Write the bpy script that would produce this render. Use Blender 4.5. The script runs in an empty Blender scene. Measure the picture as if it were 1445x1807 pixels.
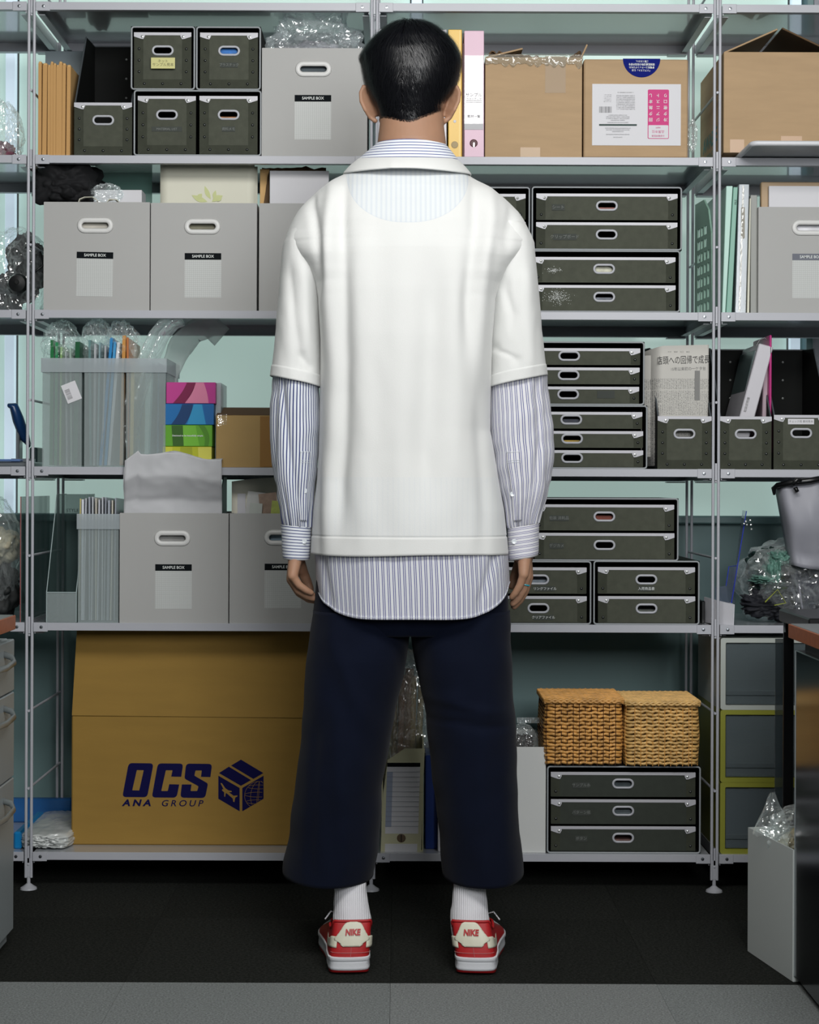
import bpy, bmesh, math, random
import numpy as np
from math import sin, cos, pi, radians, sqrt
from mathutils import Vector, Matrix, noise

# ---------------------------------------------------------------- camera, world, lights, exposure
H, D0, F, PX, PY, RO = 0.967, 4.25, 3148.0, 703.0, 856.0, radians(0.22)
SC = bpy.context.scene
COL = SC.collection
cam_d = bpy.data.cameras.new('camera'); cam = bpy.data.objects.new('camera', cam_d); COL.objects.link(cam)
cam.location = (0, -D0, H); cam.rotation_euler = (pi/2, -RO, 0)
cam_d.sensor_width = 36; cam_d.sensor_fit = 'AUTO'; cam_d.lens = F*36/1807
cam_d.shift_x = 19.5/1807; cam_d.shift_y = -47.5/1807; cam_d.clip_start = 0.05
SC.camera = cam
SC.view_settings.view_transform = 'Standard'; SC.view_settings.look = 'None'
SC.view_settings.gamma = 1; SC.view_settings.use_curve_mapping = False
SC.view_settings.exposure = 0.0
W = bpy.data.worlds.new('world'); SC.world = W; W.use_nodes = True
W.node_tree.nodes['Background'].inputs[0].default_value = (0.62, 0.78, 0.80, 1)
W.node_tree.nodes['Background'].inputs[1].default_value = 0.10

def area(name, loc, target, sx, sy, power, col=(1, 1, 1)):
    l = bpy.data.lights.new(name, 'AREA'); l.shape = 'RECTANGLE'; l.size = sx; l.size_y = sy
    l.energy = power; l.color = col
    o = bpy.data.objects.new(name, l); COL.objects.link(o); o.location = loc
    o.rotation_euler = (Vector(target)-Vector(loc)).to_track_quat('-Z', 'Y').to_euler()
    return o
area('ceiling_softbox', (0.15, -2.45, 2.66), (0.0, 0.1, 1.5), 2.1, 0.8, 70, (1.0, 0.985, 0.965))
area('front_flash', (0.9, -4.6, 1.95), (0, 0, 1.35), 1.5, 1.1, 72, (0.98, 0.99, 1.0))

# ---------------------------------------------------------------- helpers
def P(px, py, Y=0.0):
    dx, dy = px-PX, PY-py
    k = (D0+Y)/F
    return Vector(((dx*cos(RO)-dy*sin(RO))*k, Y, H+(dx*sin(RO)+dy*cos(RO))*k))
def lin(c):
    return tuple(((v/255/12.92) if v/255 <= 0.04045 else ((v/255+0.055)/1.055)**2.4) for v in c)
def M(name, rgb, rough=0.6, metal=0.0, var=0.0, vscale=20, bump=0.0, bscale=300, spec=0.5, stretch=(1, 1, 1),
      alpha=1.0, emit=0, sheen=0.0, coat=0.0, trans=0.0):
    m = bpy.data.materials.new(name); m.use_nodes = True
    nt = m.node_tree; N = nt.nodes; L = nt.links
    b = N['Principled BSDF']; c = lin(rgb)
    b.inputs['Base Color'].default_value = (*c, 1)
    b.inputs['Roughness'].default_value = rough; b.inputs['Metallic'].default_value = metal
    b.inputs['Specular IOR Level'].default_value = spec
    if sheen: b.inputs['Sheen Weight'].default_value = sheen
    if coat: b.inputs['Coat Weight'].default_value = coat
    if emit:
        b.inputs['Emission Color'].default_value = (*c, 1); b.inputs['Emission Strength'].default_value = emit
    tc = N.new('ShaderNodeTexCoord'); mp = N.new('ShaderNodeMapping'); mp.inputs['Scale'].default_value = stretch
    L.new(tc.outputs['Object'], mp.inputs[0])
    if var:
        n = N.new('ShaderNodeTexNoise'); n.inputs['Scale'].default_value = vscale; n.inputs['Detail'].default_value = 4
        L.new(mp.outputs[0], n.inputs['Vector'])
        r = N.new('ShaderNodeMapRange'); r.inputs['From Min'].default_value = 0.3; r.inputs['From Max'].default_value = 0.7
        r.inputs['To Min'].default_value = 1-var; r.inputs['To Max'].default_value = 1+var
        L.new(n.outputs['Fac'], r.inputs['Value'])
        v = N.new('ShaderNodeVectorMath'); v.operation = 'SCALE'; v.inputs[0].default_value = c
        L.new(r.outputs[0], v.inputs['Scale']); L.new(v.outputs[0], b.inputs['Base Color'])
    if bump:
        n2 = N.new('ShaderNodeTexNoise'); n2.inputs['Scale'].default_value = bscale; n2.inputs['Detail'].default_value = 3
        L.new(mp.outputs[0], n2.inputs['Vector'])
        bp = N.new('ShaderNodeBump'); bp.inputs['Strength'].default_value = bump; bp.inputs['Distance'].default_value = 0.002
        L.new(n2.outputs['Fac'], bp.inputs['Height']); L.new(bp.outputs[0], b.inputs['Normal'])
    if alpha < 1:
        t = N.new('ShaderNodeBsdfTransparent'); t.inputs[0].default_value = tuple(0.75+0.25*x for x in c)+(1,)
        mx = N.new('ShaderNodeMixShader'); mx.inputs[0].default_value = alpha
        L.new(t.outputs[0], mx.inputs[1]); L.new(b.outputs[0], mx.inputs[2]); L.new(mx.outputs[0], N['Material Output'].inputs[0])
    return m
def film(name, rgb=(225, 232, 232), lo=0.03, hi=0.45, gl=0.17):
    # thin clear plastic: see-through, with sharp glossy creases, whiter where it turns edge-on
    m = bpy.data.materials.new(name); m.use_nodes = True
    nt = m.node_tree; N = nt.nodes; L = nt.links; N.remove(N['Principled BSDF'])
    t = N.new('ShaderNodeBsdfTransparent'); t.inputs[0].default_value = (0.93, 0.95, 0.95, 1)
    g = N.new('ShaderNodeBsdfGlossy'); g.inputs['Roughness'].default_value = 0.14; g.inputs[0].default_value = (gl, gl, gl, 1)
    df = N.new('ShaderNodeBsdfDiffuse'); df.inputs[0].default_value = (*lin(rgb), 1)
    lw = N.new('ShaderNodeLayerWeight'); lw.inputs['Blend'].default_value = 0.3
    r = N.new('ShaderNodeMapRange'); r.inputs['To Min'].default_value = lo; r.inputs['To Max'].default_value = hi
    L.new(lw.outputs['Facing'], r.inputs['Value']); mx = N.new('ShaderNodeMixShader'); L.new(r.outputs[0], mx.inputs[0])
    L.new(t.outputs[0], mx.inputs[1]); L.new(df.outputs[0], mx.inputs[2])
    ad = N.new('ShaderNodeAddShader'); L.new(mx.outputs[0], ad.inputs[0]); L.new(g.outputs[0], ad.inputs[1]); L.new(ad.outputs[0], N['Material Output'].inputs[0])
    tc = N.new('ShaderNodeTexCoord'); n2 = N.new('ShaderNodeTexNoise'); n2.inputs['Scale'].default_value = 15; n2.inputs['Detail'].default_value = 2
    n2.inputs['Distortion'].default_value = 1.5
    L.new(tc.outputs['Object'], n2.inputs['Vector'])
    bp = N.new('ShaderNodeBump'); bp.inputs['Strength'].default_value = 0.9; bp.inputs['Distance'].default_value = 0.02
    L.new(n2.outputs['Fac'], bp.inputs['Height']); L.new(bp.outputs[0], g.inputs['Normal'])
    return m

def bx(bm, x0, x1, y0, y1, z0, z1, bev=0.0):
    vs = [bm.verts.new(p) for p in ((x0,y0,z0),(x1,y0,z0),(x1,y1,z0),(x0,y1,z0),(x0,y0,z1),(x1,y0,z1),(x1,y1,z1),(x0,y1,z1))]
    fs = [bm.faces.new([vs[i] for i in f]) for f in ((3,2,1,0),(4,5,6,7),(0,1,5,4),(1,2,6,5),(2,3,7,6),(3,0,4,7))]
    if bev:
        es = list({e for f in fs for e in f.edges})
        r = bmesh.ops.bevel(bm, geom=es, offset=bev, segments=1, affect='EDGES')
    return vs
def xbox(bm, M4, sx, sy, sz, bev=0.0):
    b2 = bmesh.new(); bx(b2, -sx/2, sx/2, -sy/2, sy/2, -sz/2, sz/2, bev); b2.transform(M4)
    me = bpy.data.meshes.new('tmp'); b2.to_mesh(me); b2.free(); bm.from_mesh(me); bpy.data.meshes.remove(me)
def tube(bm, pts, r, n=8, closed=False, rz=None, cap=True, up=None):
    pts = [Vector(p) for p in pts]; rings = []; m = len(pts)
    for i, p in enumerate(pts):
        a = pts[(i-1) % m] if (closed or i > 0) else p
        b = pts[(i+1) % m] if (closed or i < m-1) else p
        t = (b-a).normalized()
        u = Vector(up) if up else (Vector((0, 1, 0)) if abs(t.y) < 0.9 else Vector((1, 0, 0)))
        s = t.cross(u).normalized(); u2 = s.cross(t).normalized()
        rr = r[i] if isinstance(r, (list, tuple)) else r
        r2 = rz if rz is not None else rr
        rings.append([bm.verts.new(p+s*(cos(2*pi*k/n)*rr)+u2*(sin(2*pi*k/n)*r2)) for k in range(n)])
    for i in range(m if closed else m-1):
        A, B = rings[i], rings[(i+1) % m]
        for k in range(n):
            bm.faces.new((A[k], A[(k+1) % n], B[(k+1) % n], B[k]))
    if cap and not closed:
        bm.faces.new(rings[0][::-1]); bm.faces.new(rings[-1])
def disc(bm, c, r, dep, n=12, dome=0.0, axis='y'):
    # a small button facing -Y
    c = Vector(c); R0 = []; R1 = []
    for k in range(n):
        a = 2*pi*k/n
        R0.append(bm.verts.new(c+Vector((cos(a)*r, 0, sin(a)*r))))
        R1.append(bm.verts.new(c+Vector((cos(a)*r*0.8, -dep, sin(a)*r*0.8))))
    for k in range(n): bm.faces.new((R0[k], R0[(k+1) % n], R1[(k+1) % n], R1[k]))
    t = bm.verts.new(c+Vector((0, -dep-dome, 0)))
    for k in range(n): bm.faces.new((R1[k], R1[(k+1) % n], t))
def capl(cx, cz, hw, hh, n=9):
    pts = []
    for s, a0 in ((1, -pi/2), (-1, pi/2)):
        for i in range(n):
            a = a0+pi*i/(n-1); pts.append((cx+s*(hw-hh)+cos(a)*hh, cz+sin(a)*hh))
    return pts
def rrect(x0, x1, z0, z1, r, n=5):
    pts = []
    for cx, cz, a0 in ((x1-r, z0+r, -pi/2), (x1-r, z1-r, 0), (x0+r, z1-r, pi/2), (x0+r, z0+r, pi)):
        for i in range(n):
            a = a0+pi/2*i/(n-1); pts.append((cx+cos(a)*r, cz+sin(a)*r))
    return pts
def plate(bm, outer, y0, y1, holes=()):
    # flat plate in the XZ plane, front at y0 (towards the camera), with real holes
    b2 = bmesh.new(); es = []
    for loop in (outer, *holes):
        vs = [b2.verts.new((x, y1, z)) for x, z in loop]
        es += [b2.edges.new((vs[i], vs[(i+1) % len(vs)])) for i in range(len(vs))]
    bmesh.ops.triangle_fill(b2, use_beauty=True, use_dissolve=False, edges=es)
    r = bmesh.ops.extrude_face_region(b2, geom=list(b2.faces))
    for v in r['geom']:
        if isinstance(v, bmesh.types.BMVert): v.co.y = y0
    bmesh.ops.recalc_face_normals(b2, faces=b2.faces)
    me = bpy.data.meshes.new('tmp'); b2.to_mesh(me); b2.free(); bm.from_mesh(me); bpy.data.meshes.remove(me)
def prism(bm, poly, y0, y1): plate(bm, poly, y0, y1)
def sideprism(bm, poly, x0, x1):
    # polygon given in (y, z), extruded along X
    a = [bm.verts.new((x0, y, z)) for y, z in poly]; b = [bm.verts.new((x1, y, z)) for y, z in poly]; n = len(poly)
    bm.faces.new(a[::-1]); bm.faces.new(b)
    for i in range(n): bm.faces.new((a[i], a[(i+1) % n], b[(i+1) % n], b[i]))
def grid(bm, f, nu, nv, uvf=None, closed=False):
    uvl = bm.loops.layers.uv.verify() if uvf else None
    cols = nu if closed else nu+1
    V = [[bm.verts.new(f(i/nu, j/nv)) for i in range(cols)] for j in range(nv+1)]
    for j in range(nv):
        for i in range(nu):
            i2 = (i+1) % cols if closed else i+1
            fc = bm.faces.new((V[j][i], V[j][i2], V[j+1][i2], V[j+1][i]))
            if uvf:
                for lp, (a, b) in zip(fc.loops, ((i, j), (i+1, j), (i+1, j+1), (i, j+1))): lp[uvl].uv = uvf(a/nu, b/nv)
    return V
def nz(x, y, z): return noise.noise(Vector((x, y, z)))
def blob(bm, c, r, seed=0, amp=0.25, freq=3.0, sub=4, flat=None, ridged=True, sq=2.0, st=(1, 1, 1)):
    res = bmesh.ops.create_icosphere(bm, subdivisions=sub, radius=1)
    for v in res['verts']:
        d = v.co.normalized(); 
        e = (abs(d.x)**sq+abs(d.y)**sq+abs(d.z)**sq)**(-1/sq)
        q = Vector((d.x*st[0], d.y*st[1], d.z*st[2]))*freq+Vector((seed*7.1, seed*3.3, seed*1.7))
        n = noise.noise(q); n2 = noise.noise(q*2.3+Vector((3, 1, 8)))
        if ridged == 'cloth': n = 2.4*abs(n)-0.5; n2 = 1.6*abs(n2)-0.3
        elif ridged: n = 1-2*abs(n)-0.4; n2 = 1-2*abs(n2)-0.4
        k = e*(1+amp*(n*0.7+n2*0.4))
        v.co = Vector((c[0]+d.x*r[0]*k, c[1]+d.y*r[1]*k, c[2]+d.z*r[2]*k))
        if flat is not None and v.co.z < flat: v.co.z = flat+0.0005

def obj(name, bm, mat, parent=None, smooth=False, base=None, solid=0.0, angle=None):
    if base is None: base = Vector(parent['_base']) if parent is not None and '_base' in parent else Vector((0, 0, 0))
    bmesh.ops.recalc_face_normals(bm, faces=bm.faces) if not solid else None
    bm.transform(Matrix.Translation(-Vector(base)))
    me = bpy.data.meshes.new(name); bm.to_mesh(me); bm.free()
    if smooth: me.shade_smooth()
    if angle is not None:
        me.shade_smooth(); me.set_sharp_from_angle(angle=radians(angle))
    me.materials.append(mat)
    o = bpy.data.objects.new(name, me); COL.objects.link(o)
    if parent is not None: o.parent = parent; o['_base'] = tuple(base)
    else: o.location = base; o['_base'] = tuple(base)
    if solid:
        md = o.modifiers.new('thickness', 'SOLIDIFY'); md.thickness = solid; md.offset = 0
    return o
def thing(name, label, cat, base, group=None):
    o = bpy.data.objects.new(name, None); COL.objects.link(o); o.location = base; o.empty_display_size = 0.05
    o['label'] = label; o['category'] = cat; o['_base'] = tuple(base)
    if group: o['group'] = group
    return o
def tag(o, label, cat, group=None, kind=None):
    o['label'] = label; o['category'] = cat
    if group: o['group'] = group
    if kind: o['kind'] = kind
    return o
def struct(name, bm, mat, **k):
    o = obj(name, bm, mat, **k); o['kind'] = 'structure'; return o
TEXTS = []
def text(parent, s, x, y, z, size, mat, rot=0.0, shear=0.0, off=0.0, sx=1.0, name='lettering', al='CENTER', space=1.0, tilt=None):
    TEXTS.append((parent, s, x, y, z, size, mat, rot, shear, off, sx, name, al, space, tilt))
def flush_texts():
    tmp = []
    for (parent, s, x, y, z, size, mat, rot, shear, off, sx, name, al, space, tilt) in TEXTS:
        c = bpy.data.curves.new('t', 'FONT'); c.body = s; c.size = size; c.shear = shear; c.offset = off
        c.align_x = al; c.align_y = 'CENTER'; c.space_character = space; c.extrude = 0.0; c.resolution_u = 3
        o = bpy.data.objects.new('t', c); COL.objects.link(o); tmp.append(o)
    bpy.context.view_layer.update()
    dg = bpy.context.evaluated_depsgraph_get()
    for o, (parent, s, x, y, z, size, mat, rot, shear, off, sx, name, al, space, tilt) in zip(tmp, TEXTS):
        me = bpy.data.meshes.new_from_object(o.evaluated_get(dg))
        R = tilt if tilt is not None else Matrix.Rotation(pi/2, 4, 'X')
        Mx = Matrix.Translation(Vector((x, y, z))-Vector(parent['_base'])) @ R @ Matrix.Rotation(rot, 4, 'Z') @ Matrix.Diagonal((sx, 1, 1, 1))
        me.transform(Mx); me.materials.clear(); me.materials.append(mat); me.name = name
        n = bpy.data.objects.new(name, me); COL.objects.link(n); n.parent = parent
        c = o.data; bpy.data.objects.remove(o); bpy.data.curves.remove(c)

# ---------------------------------------------------------------- materials
m_steel = M('shelf_paint', (176, 178, 185), 0.38, 0.0, spec=0.5, var=0.02, vscale=5)
m_under = M('shelf_board_paint', (174, 178, 183), 0.2, spec=0.8, coat=0.6)
m_screw = M('screw_steel', (150, 155, 160), 0.3, 1.0)
m_dark = M('dark_hole', (6, 8, 8), 0.8)
m_fib = M('grey_fibreboard', (72, 75, 64), 0.72, var=0.10, vscale=60, bump=0.12, bscale=900, spec=0.25)
m_fibd = M('grey_fibreboard_edge', (58, 61, 51), 0.75, var=0.10, vscale=60, bump=0.1, bscale=900, spec=0.2)
m_case = M('black_casing', (13, 15, 14), 0.75, spec=0.2)
m_rim = M('grey_edge_binding', (150, 155, 158), 0.5)
m_plate = M('pressed_corner_plate', (186, 186, 192), 0.38, spec=0.6)
m_ring = M('grey_grommet', (176, 178, 184), 0.4)
m_rivd = M('dark_rivet', (26, 30, 28), 0.3, spec=0.9)
m_rivl = M('bright_rivet', (205, 208, 206), 0.25, 0.7)
m_samp = M('light_grey_board', (170, 170, 168), 0.55, var=0.02, vscale=3, spec=0.35)
m_whring = M('white_grommet', (214, 214, 212), 0.4)
m_card = M('label_card', (196, 198, 196), 0.5)
m_navy = M('label_black', (8, 14, 18), 0.8, spec=0.15)
m_wtxt = M('white_ink', (220, 224, 222), 0.6)
m_faint = M('faded_white_ink', (116, 120, 116), 0.7)
m_tape = M('clear_label_tape', (66, 70, 66), 0.75, spec=0.25)
m_kraft = M('kraft_carton', (176, 149, 116), 0.75, var=0.05, vscale=9, stretch=(1, 1, 6), bump=0.08, bscale=150, spec=0.25)
m_kraftd = M('kraft_tape', (166, 134, 92), 0.35, var=0.03, spec=0.5)
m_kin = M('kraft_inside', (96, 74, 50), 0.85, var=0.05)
m_env = M('kraft_envelope', (206, 166, 108), 0.65, var=0.05, vscale=10)
m_white = M('white_paper', (212, 212, 216), 0.6)
m_cream = M('cream_paper', (214, 213, 196), 0.6, var=0.02, vscale=6)
m_film = film('clear_film')
m_filmw = film('cloudy_film', (205, 212, 214), 0.14, 0.55, 0.24)
m_pp = M('translucent_polypropylene', (196, 208, 208), 0.35, alpha=0.27, spec=0.5, var=0.05, vscale=4)
m_pp2 = M('translucent_rim', (186, 196, 200), 0.4, alpha=0.5)
m_smoke = M('clear_styrene', (120, 140, 142), 0.12, alpha=0.28, spec=0.9)
m_black = M('black_cloth', (10, 11, 15), 0.85, var=0.2, vscale=12, bump=0.3, bscale=60)
m_blackpl = M('black_plastic', (12, 13, 15), 0.3)
# ---------------------------------------------------------------- room
m_floor = M('screed', (40, 42, 42), 0.9)
m_wall = M('teal_grey_wall_paint', (118, 146, 146), 0.45, var=0.03, vscale=2, spec=0.4)
m_wallg = M('grey_pillar_paint', (150, 152, 160), 0.6)
m_room = M('office_wall_paint', (120, 122, 120), 0.8)
m_pane = M('frosted_daylight_glass', (176, 200, 193), 0.2, emit=0.62, var=0.02, vscale=1.2)
m_sash = M('clear_glass_strip', (206, 224, 238), 0.2, emit=0.62)
YW = 0.52
b = bmesh.new(); bx(b, -2.6, 2.6, -7.0, YW+0.1, -0.12, -0.012); floor = struct('floor', b, m_floor)
b = bmesh.new(); bx(b, -2.6, 2.6, YW, YW+0.1, -0.012, 0.885)
bx(b, -2.6, 2.6, YW, YW+0.1, 2.62, 2.76); bx(b, 1.085, 2.6, YW-0.02, YW+0.1, 0.885, 2.62)
wallb = struct('wall_back', b, m_wall)
b = bmesh.new(); bx(b, 1.10, 2.6, YW-0.03, YW-0.021, 0.9, 2.62); struct('pillar', b, m_wallg, parent=wallb)
b = bmesh.new(); bx(b, -2.6, 1.085, YW-0.045, YW, 0.868, 0.888, 0.003); struct('trim_1', b, M('window_sill', (120, 150, 150), 0.35))
b = bmesh.new(); bx(b, -2.7, -2.6, -7, YW+0.1, -0.12, 2.76); struct('wall_left', b, m_room)
b = bmesh.new(); bx(b, 2.6, 2.7, -7, YW+0.1, -0.12, 2.76); struct('wall_right', b, m_room)
b = bmesh.new(); bx(b, -2.7, 2.7, -7, YW+0.1, 2.76, 2.86); struct('ceiling', b, M('ceiling_tile', (150, 152, 150), 0.9))
b = bmesh.new(); bx(b, -2.6, 2.6, YW-0.012, YW, -0.012, 0.06, 0.002); struct('baseboard_back', b, M('vinyl_skirting', (130, 136, 134), 0.5))
XM=(732-703)*4.79/3148
win = bpy.data.objects.new('window_1', None); COL.objects.link(win); win['kind'] = 'structure'; win['_base'] = (0, 0, 0)
seams = [-2.6, -1.042, XM, 1.060]
for i in range(3):
    b = bmesh.new(); bx(b, seams[i]+0.018, seams[i+1]-0.018, YW+0.03, YW+0.036, 0.888, 2.60); obj('pane', b, m_pane, win)
for i, x in enumerate(seams[1:]):
    b = bmesh.new(); w = 0.014 if i == 1 else 0.013
    bx(b, x-w, x+w, YW, YW+0.03, 0.888, 2.6, 0.002); obj('clear_glass_strip', b, m_sash, win)
# carpet tiles laid one by one
def carpet(name, rgb, sc, amt):
    m = M(name, rgb, 0.95, spec=0.1); nt = m.node_tree; N = nt.nodes; L = nt.links
    tc = N.new('ShaderNodeTexCoord'); n = N.new('ShaderNodeTexNoise'); n.inputs['Scale'].default_value = sc; n.inputs['Detail'].default_value = 6; n.inputs['Roughness'].default_value = 0.8
    L.new(tc.outputs['Object'], n.inputs['Vector'])
    r = N.new('ShaderNodeMapRange'); r.inputs['From Min'].default_value = 0.35; r.inputs['From Max'].default_value = 0.68
    r.inputs['To Min'].default_value = 1-amt; r.inputs['To Max'].default_value = 1+amt; L.new(n.outputs['Fac'], r.inputs['Value'])
    v = N.new('ShaderNodeVectorMath'); v.operation = 'SCALE'; v.inputs[0].default_value = lin(rgb); L.new(r.outputs[0], v.inputs['Scale'])
    L.new(v.outputs[0], N['Principled BSDF'].inputs['Base Color'])
    bp = N.new('ShaderNodeBump'); bp.inputs['Strength'].default_value = 1; bp.inputs['Distance'].default_value = 0.004
    L.new(n.outputs['Fac'], bp.inputs['Height']); L.new(bp.outputs[0], N['Principled BSDF'].inputs['Normal'])
    return m
c_dark = [carpet('charcoal_carpet', (40, 42, 39), 170, 0.85), carpet('charcoal_carpet_worn', (43, 45, 42), 170, 0.85)]
c_light = [carpet('grey_carpet', (148, 153, 152), 240, 0.5), carpet('grey_carpet_paler', (153, 157, 156), 240, 0.5)]
T = 0.516; YE = -0.787
random.seed(3)
for j in range(-3, 3):
    for i in range(-5, 5):
        x0 = -0.012+i*T; y0 = YE+j*T
        if abs(x0) > 2.6 and i < 0 or x0+T > 2.62 or y0+T > YW+0.3: 
            if y0 > YW or abs(x0) > 2.6: continue
        x1 = min(x0+T, 2.599); y1 = min(y0+T, YW-0.012); x0 = max(x0, -2.599)
        if y1-y0 < 0.02: continue
        b = bmesh.new(); bx(b, x0+0.0003, x1-0.0003, y0+0.0003, y1-0.0003, -0.0119, -random.uniform(0, 0.0003))
        mats = c_dark if j >= 0 else c_light
        o = obj('carpet_tile', b, mats[(i*3+j) % 2 if (i+j) % 3 else 0], floor)

# ---------------------------------------------------------------- steel shelving
POST = [-1.694, -0.8785, -0.0615, 0.7565, 1.5745]
SZ = [2.115, 1.750, 1.381, 1.0075, 0.636, 0.0895]   # top surface of each shelf
DEP = 0.395
rack = thing('steel_shelving', 'light grey steel open shelving across the whole back wall', 'shelving', (0, 0.2, 0))
for bi in range(4):
    xa, xb = POST[bi]+0.0125, POST[bi+1]-0.0125
    for z in SZ:
        b = bmesh.new()
        bx(b, xa, xb, 0.001, DEP, z-0.0016, z)
        bx(b, xa, xb, 0.0, 0.0016, z-0.0185, z, 0.0004); bx(b, xa, xb, 0.0016, 0.018, z-0.0185, z-0.0172)
        bx(b, xa, xb, DEP-0.0016, DEP, z-0.028, z); bx(b, xa, xb, DEP-0.02, DEP-0.0016, z-0.028, z-0.0265)
        for x, s in ((xa, 1), (xb, -1)):
            bx(b, min(x, x+s*0.0016), max(x, x+s*0.0016), 0.002, DEP-0.002, z-0.026, z-0.0017)
            bx(b, min(x, x+s*0.016), max(x, x+s*0.016), 0.018, DEP-0.02, z-0.0265, z-0.0252)
        sh = obj('shelf', b, m_steel, rack); sh.data.materials.append(m_under)
        for i_ in range(6): sh.data.polygons[i_].material_index = 1
        for x, s in ((xa, 1), (xb, -1)):
            for yy, d in ((-0.0022, 0.0024), (DEP-0.0004, 0.0024)):
                b = bmesh.new(); x0, x1 = sorted((x-s*0.002, x+s*0.032))
                bx(b, x0, x1, yy, yy+d, z-0.0215, z+0.0005, 0.0006); obj('bracket', b, m_steel, sh)
            b = bmesh.new(); disc(b, (x+s*0.0165, -0.0021, z-0.0105), 0.0042, 0.0012, 14, 0.0004)
            disc(b, (x+s*0.0165, -0.0034, z-0.0105), 0.0014, 0.0002, 6)
            obj('screw', b, m_screw, sh)
            b = bmesh.new(); x0, x1 = sorted((x+s*0.002, x+s*0.05)); bx(b, x0, x1, DEP-0.03, DEP-0.002, z-0.032, z-0.029)
            obj('corner_gusset', b, M('x', (60, 70, 72), 0.4) if False else m_steel, sh)
RUNG = [H+(PY-y)*0.00135 for y in (-40, 161, 434, 708, 983, 1257, 1394)]
for x in POST:
    b = bmesh.new()
    for yy in (0.004, DEP-0.004):
        for s in (-1, 1): tube(b, [(x+s*0.0064, yy, 0.028), (x+s*0.0064, yy, 2.42)], 0.0036, 10)
        bx(b, x-0.004, x+0.004, yy-0.003, yy+0.003, 0.03, 0.075)
    fr = obj('side_frame', b, m_steel, rack, angle=40)
    for z in RUNG:
        b = bmesh.new(); tube(b, [(x, -0.0005, z), (x, DEP, z)], 0.003, 8); obj('rung', b, m_steel, fr, angle=40)
    for z in SZ:
        b = bmesh.new(); bx(b, x-0.0022, x+0.0022, 0.001, 0.007, z-0.026, z+0.014)
        blob(b, (x, 0.001, z-0.030), (0.0032, 0.0026, 0.0032), 0, 0, 1, 1); obj('joint', b, m_steel, fr)
    for yy in (0.006, DEP-0.006):
        b = bmesh.new(); tube(b, [(x, yy, 0.012), (x, yy, 0.03)], 0.0045, 10)
        tube(b, [(x, yy, 0.0), (x, yy, 0.004), (x, yy, 0.009), (x, yy, 0.014)], [0.020, 0.019, 0.011, 0.005], 20)
        obj('foot', b, m_ring, fr, angle=40)

# ---------------------------------------------------------------- fibreboard chests
def handle_ring(par, cx, cz, y, hw, hh, rt, mat, flatd=None):
    b = bmesh.new(); tube(b, [(x, y, z) for x, z in capl(cx, cz, hw-rt, hh-rt, 10)], rt, 8, closed=True, rz=flatd or rt, up=(0, 1, 0))
    return obj('handle_ring', b, mat, par, smooth=True)
def corner(par, x, z, s, y, w=0.025, h=0.016):
    # pressed corner plate, s=+1 left corner, -1 right corner
    pts = [(0, 0), (w, 0), (w+0.001, -h*0.55), (w-0.003, -h), (w-0.009, -h*0.95), (0, -h*0.62)]
    pts = [(x+s*a, z+c) for a, c in pts]
    if s < 0: pts = pts[::-1]
    b = bmesh.new(); prism(b, pts[::-1], y-0.0016, y+0.0004); c = obj('corner_plate', b, m_plate, par)
    b = bmesh.new(); disc(b, (x+s*(w-0.0055), y-0.0015, z-h*0.62), 0.0037, 0.001, 14, 0.0008); obj('rivet', b, m_rivl, c if '_sub' not in par else par)
def front_panel(root, name, x0, x1, z0, z1, y, hy, style, sub=None, holeup=0.0, board=None):
    """a drawer or box front with its handle, corner plates and rivets; y is the front face"""
    cx = (x0+x1)/2+hy[0]; cz = hy[1]
    hw, hh = (0.0265, 0.0125)
    b = bmesh.new(); plate(b, rrect(x0, x1, z0, z1, 0.001, 2), y, y+0.003, [capl(cx, cz, hw-0.005, hh-0.005, 8)])
    d = obj(name, b, board or m_fib, root) if sub is None else obj('front', b, m_fib, root)
    d['_sub'] = 1 if sub is None else 1
    tgt = d if sub is None else root
    tgt['_sub'] = 1
    handle_ring(tgt, cx, cz, y-0.0006, hw, hh, 0.0028, m_ring, 0.002)
    b = bmesh.new(); bx(b, x0, x1, y-0.0012, y+0.0035, z1-0.0065, z1+0.0006, 0.0005); obj('edge_strip', b, m_plate, tgt)
    corner(tgt, x0, z1, 1, y-0.0012); corner(tgt, x1, z1, -1, y-0.0012)
    fl = 0.022
    for s, x in ((1, x0), (-1, x1)):
        b = bmesh.new()
        a = [(x, z1-0.008), (x+s*fl, z1-0.008), (x+s*fl, z0+(fl if style == 'box' else 0.002)), (x, z0+0.001)]
        prism(b, a if s > 0 else a[::-1], y-0.0007, y); obj('side_flap', b, m_fibd, tgt)
    b = bmesh.new()
    if style == 'box': prism(b, [(x0+0.001, z0), (x0+fl, z0+fl), (x1-fl, z0+fl), (x1-0.001, z0)], y-0.0006, y)
    if style == 'box': obj('bottom_flap', b, m_fibd, tgt)
    b = bmesh.new()
    if style == 'box':
        hgt = z1-z0
        for x in (x0+0.012, x1-0.012):
            for t in (0.27, 0.52, 0.77): disc(b, (x, y-0.0006, z1-0.018-(hgt-0.024)*(t-0.08)), 0.0036, 0.001, 10, 0.0022)
        for t in (0.18, 0.5, 0.82): disc(b, (x0+(x1-x0)*t, y-0.0006, z0+0.0115), 0.0036, 0.001, 10, 0.0022)
    else:
        for x in (x0+0.012, x1-0.012): disc(b, (x, y-0.0006, z0+0.0125), 0.0036, 0.001, 10, 0.0022)
    rv = obj('rivets', b, m_rivd, tgt, smooth=True); rv['kind'] = 'stuff'
    return d
G_CH = 'grey fibreboard drawer chests on the shelves'
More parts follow.
